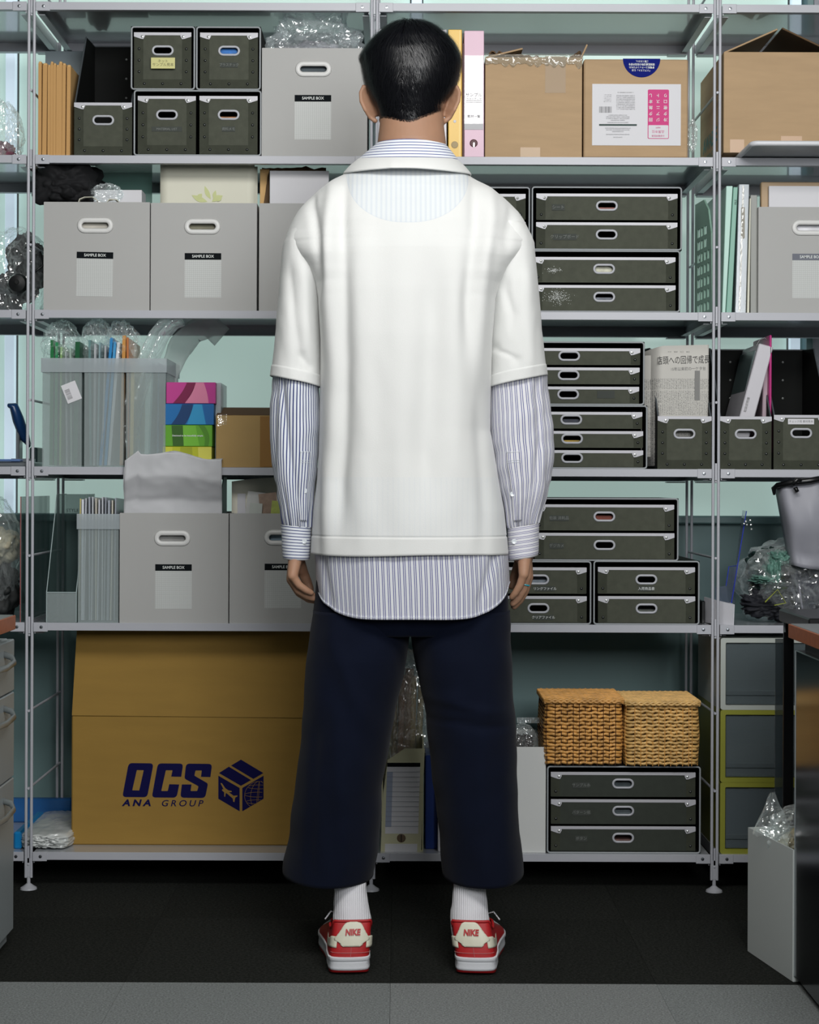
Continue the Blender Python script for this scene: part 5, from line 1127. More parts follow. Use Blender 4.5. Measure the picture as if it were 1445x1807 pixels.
# ---- rattan baskets with woven strands
m_rat = [M('rattan_honey', (214, 158, 84), 0.45, var=0.28, vscale=45, spec=0.6), M('rattan_straw', (214, 172, 104), 0.45, var=0.25, vscale=45, spec=0.6)]
m_ratd = M('rattan_dark', (66, 34, 14), 0.8)  # dark brown for the basket linings and the honey basket's stakes
def basket(label, rect, zb, lidpx, mi, Yf=-0.012, depth=0.20):
    X0, X1 = P(rect[0], 1300, Yf).x, P(rect[2], 1300, Yf).x; zl = P(1100, lidpx, Yf).z; m = m_rat[mi]
    r = thing('rattan_basket', label, 'basket', ((X0+X1)/2, Yf+depth/2, zb))
    ins = 0.006
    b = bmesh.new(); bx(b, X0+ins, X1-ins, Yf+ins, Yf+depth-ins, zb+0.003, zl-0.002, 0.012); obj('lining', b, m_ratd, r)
    # strands wind round the four sides, in and out of upright stakes
    prm = rrect(X0+0.004, X1-0.004, Yf+0.004, Yf+depth-0.004, 0.014, 5); segs = []
    for i in range(len(prm)):
        a, c = Vector(prm[i]), Vector(prm[(i+1) % len(prm)]); n = max(1, int((c-a).length/0.0035))
        segs += [a.lerp(c, k/n) for k in range(n)]
    tot = len(segs); rows = 17; dz = (zl-zb-0.006)/rows; b = bmesh.new(); cxy = Vector(((X0+X1)/2, Yf+depth/2))
    s = 0.0
    for rw in range(rows):
        pts = []
        for i, p in enumerate(segs):
            a, c = segs[i-1], segs[(i+1) % tot]; tn = (c-a).normalized(); nr = Vector((tn.y, -tn.x))
            if nr.dot(p-cxy) < 0: nr = -nr
            ph = 2*pi*i*0.0035/0.0125+(rw % 2)*pi
            off = 0.0016*sin(ph)+0.0008*nz(i*0.03, rw, mi)
            bulge = 0.004*sin(pi*(rw+0.5)/rows)
            pts.append((p.x+nr.x*(off+bulge), p.y+nr.y*(off+bulge), zb+0.005+dz*(rw+0.5)+0.0012*cos(ph*0.5)+0.0008*nz(i*0.05, rw, 7)))
        tube(b, pts, 0.0022, 5, closed=True, rz=dz*0.47, up=(0, 0, 1))
    o = obj('woven_wall', b, m, r, smooth=True)
    b = bmesh.new()
    for i in range(0, tot, 4):
        p = segs[i]; a, c = segs[i-1], segs[(i+1) % tot]; tn = (c-a).normalized(); nr = Vector((tn.y, -tn.x)); nr = nr if nr.dot(p-cxy) > 0 else -nr
        tube(b, [(p.x+nr.x*0.0025, p.y+nr.y*0.0025, zb+0.003), (p.x+nr.x*0.0065, p.y+nr.y*0.0065, (zb+zl)/2), (p.x+nr.x*0.0025, p.y+nr.y*0.0025, zl)], 0.0009, 4)
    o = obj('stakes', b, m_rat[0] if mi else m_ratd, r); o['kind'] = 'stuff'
    lid = bmesh.new(); n = 24
    for k in range(n):
        yy = Yf-0.004+(depth+0.008)*(k+0.5)/n
        pts = [(X0-0.003+(X1-X0+0.006)*i/40, yy, zl+0.010+0.0012*sin(i*2.2+(k % 2)*pi)) for i in range(41)]
        tube(lid, pts, 0.0032, 5, rz=0.0035, up=(0, 0, 1))
    bx(lid, X0-0.001, X1+0.001, Yf-0.002, Yf+depth+0.002, zl, zl+0.008)
    lo = obj('lid', lid, m, r, smooth=False)
    e = bmesh.new(); pr_ = rrect(X0-0.002, X1+0.002, Yf-0.004, Yf+depth+0.004, 0.012, 4); pp = []
    for i in range(len(pr_)):
        a, c = Vector(pr_[i]), Vector(pr_[(i+1) % len(pr_)]); nn = max(1, int((c-a).length/0.004)); pp += [a.lerp(c, k/nn) for k in range(nn)]
    for ph in (0, pi): tube(e, [(p.x, p.y, zl+0.0065+0.0035*sin(i*0.9+ph)) for i, p in enumerate(pp)], 0.0032, 6, closed=True, up=(0, 0, 1))
    obj('braided_rim', e, m, lo, smooth=True)
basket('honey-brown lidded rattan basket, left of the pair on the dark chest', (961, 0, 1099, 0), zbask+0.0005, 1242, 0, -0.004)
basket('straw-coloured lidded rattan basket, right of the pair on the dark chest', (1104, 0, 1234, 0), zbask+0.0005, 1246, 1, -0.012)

# ---- stacking drawers, bottom right
def sdrawer(label, ya, yb, mat, inner, zb=None):
    Yq = 0.01; x0, x1 = P(1271, 1300, Yq).x, P(1452, 1300, Yq).x; z1, z0 = P(1300, ya, Yq).z, P(1300, yb, Yq).z
    if zb is not None: z0 = zb
    r = thing('stacking_drawer', label, 'drawer unit', ((x0+x1)/2, 0.17, z0), 'plastic stacking drawers'); t = 0.007
    b = bmesh.new(); plate(b, rrect(x0, x1, z0, z1, 0.006), Yq, Yq+0.02, [rrect(x0+0.012, x1-0.012, z0+0.011, z1-0.011, 0.003)])
    bx(b, x0, x0+t, Yq+0.02, 0.33, z0, z1); bx(b, x1-t, x1, Yq+0.02, 0.33, z0, z1); bx(b, x0+t, x1-t, Yq+0.02, 0.33, z1-t, z1); bx(b, x0+t, x1-t, Yq+0.02, 0.33, z0, z0+t); bx(b, x0+t, x1-t, 0.325, 0.33, z0+t, z1-t)
    obj('frame', b, mat, r)
    b = bmesh.new(); xa, xb = x0+0.0135, x1-0.0135; za, zz = z0+0.0125, z1-0.0125
    bx(b, xa, xb, Yq+0.004, Yq+0.0065, za, zz, 0.001); bx(b, xa, xb, Yq+0.001, Yq+0.004, za+0.022, za+0.034, 0.001); d = obj('drawer_front', b, M('smoky_front', (112, 124, 128), 0.25, alpha=0.45, spec=0.6), r)
    b = bmesh.new(); bx(b, xa+0.004, xb-0.004, Yq+0.012, 0.29, za+0.003, za+(zz-za)*inner[1]); obj('contents', b, M('drawer_stuff', inner[0], 0.6, var=0.2, vscale=10), d)
    b = bmesh.new(); bx(b, xa, xa+0.055, Yq+0.0005, Yq+0.0035, zz+0.0002, zz+0.0018); obj('finger_gap', b, m_dark, d)
    return z1
m_lime = M('lime_plastic', (140, 142, 50), 0.45)
z = sdrawer('lowest lime-framed stacking drawer with dark blue contents', 1381, 1507, m_lime, ((16, 40, 84), 0.93), S6)
z = sdrawer('middle lime-framed stacking drawer with pale contents', 1253, 1380, m_lime, ((120, 124, 120), 0.5), z+0.0004)
z = sdrawer('topmost white-framed stacking drawer', 1126, 1252, M('ivory_plastic', (176, 182, 176), 0.45), ((80, 92, 96), 0.2), z+0.0004)

# ---------------------------------------------------------------- foreground furniture
m_wood = M('red_brown_veneer', (164, 92, 56), 0.4, var=0.12, vscale=6, stretch=(1, 12, 12))
m_grey = M('grey_enamel', (150, 158, 160), 0.35, spec=0.5); m_top = M('grey_laminate', (120, 124, 124), 0.3)
Xd = -0.782
r = thing('desk', 'grey-topped desk with red-brown edge at the left edge', 'desk', (-1.15, -1.0, 0))
b = bmesh.new(); bx(b, -1.55, Xd-0.004, -1.75, -0.604, 0.668, 0.699, 0.001); obj('worktop', b, m_top, r)
b = bmesh.new(); bx(b, Xd-0.004, Xd, -1.75, -0.600, 0.669, 0.698, 0.001); bx(b, -1.55, Xd-0.004, -0.604, -0.600, 0.669, 0.698, 0.001); obj('edge_band', b, m_wood, r)
for x, y in ((-1.52, -1.72), (-1.52, -0.64)):
    b = bmesh.new(); bx(b, x-0.02, x+0.02, y-0.02, y+0.02, 0, 0.668, 0.003); obj('leg', b, m_grey, r)
r = thing('drawer_pedestal', 'light grey three-drawer pedestal under the left desk', 'cabinet', (-1.05, -0.8, 0))
xf = -0.805; ya, yb = -0.95, -0.503
b = bmesh.new(); bx(b, -1.35, xf-0.014, ya, yb, 0.004, 0.642, 0.002); obj('body', b, m_grey, r)
def zat(y, px=25): # height of a pixel row on the pedestal's far front edge
    return H+(PY-y)*(D0+yb)/F
cuts = [0.642, zat(1222), zat(1373), 0.03]
for i in range(3):
    b = bmesh.new(); bx(b, xf-0.0138, xf, ya+0.002, yb-0.001, cuts[i+1]+0.002, cuts[i]-0.001, 0.002); d = obj('drawer', b, m_grey, r)
    zc_ = cuts[i]-(0.036 if i < 2 else 0.045); y1 = yb-0.10; y0 = yb-0.30; b = bmesh.new()
    tube(b, [(xf-0.002, y1, zc_+0.012), (xf+0.016, y1, zc_+0.006), (xf+0.026, y1-0.02, zc_-0.003), (xf+0.028, (y0+y1)/2, zc_-0.006), (xf+0.026, y0+0.02, zc_-0.003), (xf+0.016, y0, zc_+0.006), (xf-0.002, y0, zc_+0.012)], 0.0065, 10, rz=0.004); obj('handle', b, M('handle_grey', (140, 146, 146), 0.3, 0.4) if i == 0 else bpy.data.materials['handle_grey'], d, smooth=True)
b = bmesh.new(); bx(b, -1.33, xf-0.03, ya+0.02, yb-0.02, 0, 0.004); obj('plinth', b, m_dark, r)
# right side
m_gloss = M('dark_polished_steel', (60, 66, 72), 0.16, 0.85)
r = thing('cabinet', 'tall dark polished steel cabinet at the right edge', 'cabinet', (1.1, -1.2, 0)); xc = 0.776
b = bmesh.new(); bx(b, xc, 1.5, -1.6, -0.771, 0.012, 0.648, 0.002); obj('body', b, m_gloss, r)
b = bmesh.new(); bx(b, xc-0.0012, xc+0.003, -0.7715, -0.7695, 0.012, 0.647); obj('edge_strip', b, m_grey, r)
b = bmesh.new(); bx(b, xc+0.01, 1.49, -1.59, -0.78, 0, 0.012); obj('plinth', b, m_dark, r)
r = thing('desk', 'counter with red-brown edge resting over the dark cabinet at the right edge', 'desk', (1.1, -1.2, 0.65))
xe = 0.770
b = bmesh.new(); bx(b, xe+0.004, 1.55, -1.7, -0.734, 0.668, 0.697, 0.001); obj('worktop', b, m_top, r)
b = bmesh.new(); bx(b, xe, xe+0.004, -1.7, -0.730, 0.669, 0.696, 0.001); bx(b, xe+0.004, 1.55, -0.734, -0.730, 0.669, 0.696, 0.001); obj('edge_band', b, m_wood, r)
b = bmesh.new(); bx(b, xe+0.02, 1.5, -1.6, -0.79, 0.648, 0.668); obj('support', b, m_blackpl, r)
Yp_ = -0.40
x0, x1 = P(1383, 1200, Yp_).x, P(1403, 1200, Yp_).x
r = thing('partition_post', 'tall black upright panel standing behind the right cabinet', 'panel', (x0, Yp_, 0))
b = bmesh.new(); bx(b, x0, x0+0.022, Yp_, Yp_+0.01, 0, P(1390, 1078, Yp_).z, 0.002); obj('panel', b, m_blackpl, r)
b = bmesh.new(); bx(b, x0-0.001, x0+0.003, Yp_-0.002, Yp_-0.0002, P(0, 1110, Yp_).z, P(1390, 1079, Yp_).z); obj('grey_edge', b, m_grey, r)
x2 = P(1368, 1200, Yp_+0.05).x
b = bmesh.new(); bx(b, x2, x0+0.02, Yp_+0.05, Yp_+0.054, 0, P(0, 1122, Yp_+0.05).z); tag(obj('smoky_panel', b, M('smoky_acrylic', (60, 70, 74), 0.1, alpha=0.5), base=(x2, Yp_+0.05, 0)), 'smoky see-through panel behind the tall black panel', 'panel')
r = thing('black_device', 'flat black device box on the counter at the right edge', 'device', (1.0, -0.6, 0.7)); a = P(1390, 1076, -0.45); 
b = bmesh.new(); xd = P(1392, 1085, -0.5).x; bx(b, xd, 1.3, -0.68, -0.40, P(0, 1104, -0.6).z, P(0, 1086, -0.68).z, 0.003); obj('body', b, m_blackpl, r)
b = bmesh.new(); bx(b, xd+0.06, 1.28, -0.66, -0.42, 0, P(0, 1104, -0.6).z); obj('stand', b, m_blackpl, r)
# white box on the floor with bagged goods
A = Vector((P(1323, 1676, D0 and 0).x, 0, 0)); p0 = Vector((0.731, -0.540)); p1 = Vector((0.774, -0.768)); e = (p1-p0).normalized(); nrm = Vector((-e.y, e.x)); 
if nrm.x < 0: nrm = -nrm
p2 = p1+nrm*0.26; p3 = p0+nrm*0.26; hB = 0.258
r = thing('white_box', 'open white box standing on the carpet beside the right cabinet', 'storage box', (p0.x, p0.y, 0)); b = bmesh.new()
cs = [p0, p1, p2, p3]
for i in range(4):
    a, c = cs[i], cs[(i+1) % 4]; vs = [b.verts.new((a.x, a.y, 0.001)), b.verts.new((c.x, c.y, 0.001)), b.verts.new((c.x, c.y, hB)), b.verts.new((a.x, a.y, hB))]; b.faces.new(vs)
b.faces.new([b.verts.new((c.x, c.y, 0.0015)) for c in cs]); obj('body', b, M('white_carton_board', (196, 202, 200), 0.5), r, solid=0.003)
ctr = (p0+p2)/2
r = bag('clear bag of beige yarn balls in the white box on the floor', (ctr.x-0.01, ctr.y, 0.255), (0.11, 0.10, 0.065), 101, m_film, 0.12, amp=0.30, freq=2.4,
    inner=[((-0.03, 0.0, -0.01), (0.045, 0.05, 0.04), M('beige_yarn', (176, 160, 122), 0.9, var=0.15, vscale=60), 0.15), ((0.04, -0.03, -0.01), (0.045, 0.045, 0.045), bpy.data.materials.get('beige_yarn') or m_cream, 0.15), ((-0.06, 0.05, -0.04), (0.03, 0.04, 0.04), m_cream, 0.15)])
b = bmesh.new(); 
c0 = P(1361, 1400, -0.62)
def fpk(u, v): a = 2*pi*u; R_ = 0.004+0.036*v; return Vector((c0.x+cos(a)*R_*(1+0.4*nz(cos(a)*2, sin(a)*2, 3)), -0.63+sin(a)*R_*0.7, c0.z+0.003-0.085*v+0.010*nz(cos(a)*3, sin(a)*3, v*3)))
grid(b, fpk, 24, 10, closed=True); obj('gathered_neck', b, m_film, r, smooth=False)
# ---------------------------------------------------------------- the person, seen from behind
YB = -0.60
man = thing('person', 'person seen from behind in white polo over striped shirt, wide navy trousers and red sneakers', 'person', (P(725, 1700, -0.6).x, -0.62, 0))
def tb(t):
    xs = sorted(t); ys = [t[x] for x in xs]
    return lambda v: float(np.interp(v, xs, ys))
def spow(c, n): return math.copysign(abs(c)**(2/n), c)
def mesh_obj(name, bm, mat, smooth=True, parent=None, solid=0.0):
    return obj(name, bm, mat, parent or man, smooth=smooth, solid=solid)
def uvs(bm, V, uvf, closed=True):
    pass
def loftgrid(rows, n, fn, uvf=None, capt=True, capb=None):
    """rows: list of row parameters; fn(row, a) -> Vector, a in 0..1 round the body; closed all round"""
    bm = bmesh.new(); uvl = bm.loops.layers.uv.verify()
    V = [[bm.verts.new(fn(r, i/n)) for i in range(n)] for r in rows]
    for j in range(len(rows)-1):
        for i in range(n):
            f = bm.faces.new((V[j][i], V[j+1][i], V[j+1][(i+1) % n], V[j][(i+1) % n]))
            if uvf:
                for lp, (r, a) in zip(f.loops, ((rows[j], i/n), (rows[j+1], i/n), (rows[j+1], (i+1)/n), (rows[j], (i+1)/n))): lp[uvl].uv = uvf(r, a)
    def inset(R, up):
        c = sum((v.co for v in R), Vector())/len(R)
        R1 = [bm.verts.new(v.co+(c-v.co).normalized()*0.003) for v in R]; R2 = [bm.verts.new(v.co+Vector((0, 0, up))+(c-v.co).normalized()*0.003) for v in R1]
        for A, B in ((R, R1), (R1, R2)):
            for i in range(n): bm.faces.new((A[i], A[(i+1) % n], B[(i+1) % n], B[i]))
        bm.faces.new(R2)
    if capt: bm.faces.new(V[0])
    if capb: inset(V[-1], capb)
    return bm, V
# ---- cloth materials
def cloth_white():
    m = M('white_jersey', (216, 217, 215), 0.85, sheen=0.2, spec=0.2); nt = m.node_tree; N = nt.nodes; L = nt.links; bs = N['Principled BSDF']
    uv = N.new('ShaderNodeUVMap'); sp = N.new('ShaderNodeSeparateXYZ'); L.new(uv.outputs[0], sp.inputs[0])
    def mth(op, a, b_=None, c_=None):
        q = N.new('ShaderNodeMath'); q.operation = op
        for i, v in enumerate((a, b_, c_)):
            if v is None: continue
            if isinstance(v, (int, float)): q.inputs[i].default_value = v
            else: L.new(v, q.inputs[i])
        return q.outputs[0]
    X = mth('MULTIPLY', sp.outputs[0], 1000); Y = mth('MULTIPLY', sp.outputs[1], 1000)
    ex = mth('POWER', mth('ABSOLUTE', mth('DIVIDE', mth('SUBTRACT', X, 719), 109)), 2.3)
    ey = mth('POWER', mth('ABSOLUTE', mth('DIVIDE', mth('SUBTRACT', Y, 300), 109)), 2.3)
    inside = mth('MULTIPLY', mth('LESS_THAN', mth('ADD', ex, ey), 1.0), mth('GREATER_THAN', X, 1))
    rim = mth('MULTIPLY', mth('LESS_THAN', mth('ABSOLUTE', mth('SUBTRACT', mth('ADD', ex, ey), 1.0)), 0.018), mth('GREATER_THAN', X, 1))
    st = mth('MULTIPLY', mth('LESS_THAN', mth('FRACT', mth('DIVIDE', X, 8.4)), 0.42), inside)
    low = mth('MULTIPLY', mth('GREATER_THAN', Y, 843), mth('LESS_THAN', Y, 944)); st2 = mth('MULTIPLY', mth('LESS_THAN', mth('FRACT', mth('DIVIDE', X, 9.0)), 0.3), low)
    mx = N.new('ShaderNodeMix'); mx.data_type = 'RGBA'; mx.inputs[6].default_value = (*lin((216, 217, 215)), 1); mx.inputs[7].default_value = (*lin((212, 216, 217)), 1)
    L.new(mth('ADD', inside, mth('MULTIPLY', low, 0.3)), mx.inputs[0])
    m2 = N.new('ShaderNodeMix'); m2.data_type = 'RGBA'; m2.inputs[7].default_value = (*lin((188, 197, 208)), 1); L.new(mx.outputs[2], m2.inputs[6])
    L.new(mth('ADD', mth('MULTIPLY', st, 0.40), mth('ADD', mth('MULTIPLY', st2, 0.08), mth('MULTIPLY', rim, 0.3))), m2.inputs[0]); L.new(m2.outputs[2], bs.inputs['Base Color'])
    tc = N.new('ShaderNodeTexCoord'); n = N.new('ShaderNodeTexNoise'); n.inputs['Scale'].default_value = 700; mp = N.new('ShaderNodeMapping'); mp.inputs['Scale'].default_value = (1, 1, 0.5)
    L.new(tc.outputs['Object'], mp.inputs[0]); L.new(mp.outputs[0], n.inputs['Vector']); bp = N.new('ShaderNodeBump'); bp.inputs['Strength'].default_value = 0.12; bp.inputs['Distance'].default_value = 0.002
    L.new(n.outputs['Fac'], bp.inputs['Height']); L.new(bp.outputs[0], bs.inputs['Normal'])
    return m
def cloth_stripe(name, base, ink, axis, double, w=0.2):
    m = M(name, base, 0.8, spec=0.25, sheen=0.1); nt = m.node_tree; N = nt.nodes; L = nt.links; bs = N['Principled BSDF']
    uv = N.new('ShaderNodeUVMap'); sp = N.new('ShaderNodeSeparateXYZ'); L.new(uv.outputs[0], sp.inputs[0])
    fr = N.new('ShaderNodeMath'); fr.operation = 'FRACT'; L.new(sp.outputs[0 if axis == 'u' else 1], fr.inputs[0])
    def line(c, hw):
        s = N.new('ShaderNodeMath'); s.operation = 'SUBTRACT'; L.new(fr.outputs[0], s.inputs[0]); s.inputs[1].default_value = c
        a = N.new('ShaderNodeMath'); a.operation = 'ABSOLUTE'; L.new(s.outputs[0], a.inputs[0])
        l = N.new('ShaderNodeMath'); l.operation = 'LESS_THAN'; L.new(a.outputs[0], l.inputs[0]); l.inputs[1].default_value = hw; return l.outputs[0]
    if double:
        ad = N.new('ShaderNodeMath'); ad.operation = 'ADD'; L.new(line(0.33, w/2), ad.inputs[0]); L.new(line(0.67, w/2), ad.inputs[1]); f = ad.outputs[0]
    else: f = line(0.5, w/2)
    mx = N.new('ShaderNodeMix'); mx.data_type = 'RGBA'; mx.inputs[6].default_value = (*lin(base), 1); mx.inputs[7].default_value = (*lin(ink), 1)
    L.new(f, mx.inputs[0]); L.new(mx.outputs[2], bs.inputs['Base Color']); return m
m_tee = cloth_white()
m_sL = cloth_stripe('striped_poplin_left', (210, 214, 220), (30, 44, 104), 'u', False, 0.32)
m_sR = cloth_stripe('striped_poplin_right', (212, 212, 216), (84, 88, 140), 'u', True, 0.13)
m_cL = cloth_stripe('striped_cuff_left', (210, 214, 220), (30, 44, 104), 'v', False, 0.26)
m_cR = cloth_stripe('striped_cuff_right', (212, 212, 216), (90, 88, 140), 'v', True, 0.11)
m_tail = cloth_stripe('striped_tail', (208, 210, 214), (84, 84, 136), 'u', True, 0.15)
m_col = cloth_stripe('striped_collar', (224, 228, 234), (74, 84, 140), 'v', False, 0.26)
m_nav = M('navy_twill', (5, 12, 30), 0.9, spec=0.15, sheen=0.04, var=0.12, vscale=7, bump=0.12, bscale=900)
m_skin = M('skin', (158, 121, 97), 0.55, spec=0.35, var=0.05, vscale=25); m_skin.node_tree.nodes['Principled BSDF'].inputs['Subsurface Weight'].default_value = 0.12
m_skin.node_tree.nodes['Principled BSDF'].inputs['Subsurface Radius'].default_value = (0.012, 0.004, 0.002)
m_hair = M('black_hair', (7, 7, 9), 0.85, spec=0.1); m_strand = M('black_hair_strand', (8, 9, 15), 0.36, spec=0.5); m_btn = M('shell_button', (206, 212, 216), 0.3, spec=0.8)
# ---- polo body
L_ = tb({286:634, 298:624, 305:612, 320:588, 335:566, 350:549, 362:537, 375:526, 390:517, 405:510, 420:504, 430:503, 440:508, 448:514, 456:521, 466:531, 478:542, 490:550, 505:557, 530:562, 600:566, 700:564, 800:562, 850:559, 900:553, 950:550, 976:549})
R_ = tb({286:804, 298:814, 305:822, 320:846, 335:869, 350:889, 362:903, 375:915, 390:925, 405:932, 420:938, 430:940, 440:935, 448:929, 456:921, 466:910, 478:899, 490:891, 505:882, 530:874, 600:868, 700:865, 760:864, 800:872, 850:880, 900:889, 950:894, 976:896})
HD = tb({286:0.060, 298:0.072, 310:0.085, 330:0.098, 360:0.115, 400:0.130, 450:0.141, 520:0.148, 600:0.152, 800:0.152, 976:0.160})
NN = tb({286:2.2, 415:2.2, 435:2.35, 460:2.9, 490:3.2, 560:2.9, 700:2.45, 976:2.35})
def ridge(px, py, path, w, amp, soft=45):
    ys = [p[1] for p in path]
    if py < ys[0]-soft or py > ys[-1]+soft: return 0
    xc = np.interp(py, ys, [p[0] for p in path]); e = 1.0
    if py < ys[0]: e = 1-(ys[0]-py)/soft
    if py > ys[-1]: e = 1-(py-ys[-1])/soft
    e = e*e*(3-2*e); return amp*e*math.exp(-((px-xc)/w)**2)
FOLD = [([(608, 470), (612, 640), (611, 770), (604, 850)], 13, -0.012), ([(587, 440), (590, 700), (580, 900)], 15, 0.008), ([(640, 470), (645, 900)], 20, 0.005),
        ([(760, 560), (757, 680), (748, 800)], 24, -0.013), ([(714, 480), (712, 900)], 26, 0.006), ([(800, 560), (806, 800)], 22, 0.005),
        ([(838, 330), (834, 420), (820, 540)], 12, -0.011), ([(862, 400), (850, 470), (838, 640)], 13, 0.009), ([(838, 700), (846, 820), (850, 900)], 12, -0.006),
        ([(553, 372), (566, 430), (572, 500)], 8, -0.009), ([(590, 350), (583, 430), (583, 520)], 13, 0.008), ([(610, 340), (604, 430)], 9, -0.006), ([(903, 372), (890, 430)], 10, -0.005), ([(880, 690), (872, 760)], 12, 0.005),
        ([(560, 700), (566, 930)], 9, -0.005)]
def polo(py, a):
    ang = 2*pi*a; l, r = L_(py), R_(py); cx, hw = (l+r)/2, (r-l)/2; hd = HD(py); cs, sn = cos(ang), sin(ang)
    n = NN(py)
    px = cx+hw*spow(cs, n); cyy = YB+0.012*max(0, (340-py)/42)
    base = P(px, py, YB); z = P(cx, py, YB).z; bk = 1 if sn < 0 else 0.5
    Y = cyy+hd*spow(sn, n)*(1.0 if sn < 0 else 0.95)
    f = 0
    if sn < 0.1:
        for path, w, amp in FOLD: f += ridge(px, py, path, w, amp, 45 if path[-1][1]-path[0][1] < 150 else 130)
        f += 0.0035*nz(px*0.016, py*0.0035, 2)+0.0012*nz(px*0.05, py*0.016, 5)
        f *= min(1, abs(sn)*2.2)
    else: f = 0.003*nz(px*0.02, py*0.004, 9)*abs(sn)
    if py > 946: f += 0.0005
    if 943.5 < py < 946.5: f -= 0.0010
    nrm = Vector((cs*0.55, sn, 0)).normalized()
    dz = 0.0
    if py > 950: dz = 0.004*sin((px-700)*0.018)
    return Vector((base.x+nrm.x*f, Y+nrm.y*f*1.0, z+dz*0.5))
rows = list(np.arange(286, 432, 3))+list(np.arange(432, 510, 2.5))+list(np.arange(510, 940, 5))+list(np.arange(940, 950, 1.2))+list(np.arange(952, 976.5, 4))
def uvp(r, a):
    if sin(2*pi*a) > 0.05: return (0, 0)
    v = polo(r, a); ang = 2*pi*a; l, rr = L_(r), R_(r); n = NN(r)
    return (((l+rr)/2+(rr-l)/2*spow(cos(ang), n))/1000, r/1000)
bm, V = loftgrid(rows, 180, polo, uvp, capt=True, capb=0.03)
tee = mesh_obj('polo_shirt', bm, m_tee)
# ---- polo sleeves
def sleeve(side):
    if side < 0:
        lo = tb({0:520, 0.06:508, 0.12:500.5, 0.2:498, 0.36:494, 0.6:489, 0.82:484, 1:478}); li = tb({0:575, 0.12:577, 0.3:570, 0.4:567, 1:567}); yo, yi = 664, 684
    else:
        lo = tb({0:925, 0.06:936, 0.12:942.5, 0.2:945, 0.36:949, 0.6:955, 0.82:960, 1:965}); li = tb({0:864, 0.12:862, 0.4:866, 0.7:864, 1:862}); yo, yi = 662, 685
    def fn(t, a):
        ang = 2*pi*a; o, i = lo(t), li(t); cx, hw = (o+i)/2, abs(o-i)/2; cs, sn = cos(ang), sin(ang)
        k = (side*cs+1)/2  # 1 on the outer side
        py = 398+(yo-398)*t*k+(yi-398)*t*(1-k); px = cx+hw*spow(cs, 2.2); b0 = P(px, py, YB)
        hd = 0.072+0.006*sin(pi*t); f = 0.0025*nz(px*0.03, py*0.012, 3+side)+0.001*nz(px*0.09, py*0.03, 1)
        if side < 0: f += ridge(px, py, [(516, 500), (522, 560), (532, 640)], 8, -0.006)+ridge(px, py, [(540, 505), (545, 600)], 9, 0.005)+ridge(px, py, [(538, 634), (548, 648)], 7, -0.005, 15)
        else: f += ridge(px, py, [(888, 520), (900, 560)], 8, -0.005)+ridge(px, py, [(925, 500), (930, 640)], 12, 0.004)+ridge(px, py, [(872, 620), (905, 636)], 7, -0.004, 18)
        if t > 0.93: f += 0.0013
        return Vector((b0.x+cs*f, YB+hd*spow(sn, 2.2)+sn*f, P(cx, py, YB).z))
    rows = list(np.linspace(0, 0.92, 70))+[0.925, 0.9275, 0.931]+list(np.linspace(0.94, 1, 7))
    bm, V = loftgrid(rows, 72, fn, lambda r, a: (0, 0), True, 0.03)
    s = mesh_obj('polo_sleeve', bm, m_tee, parent=tee); s['_base'] = man['_base']; return s
sleeve(-1); sleeve(1)
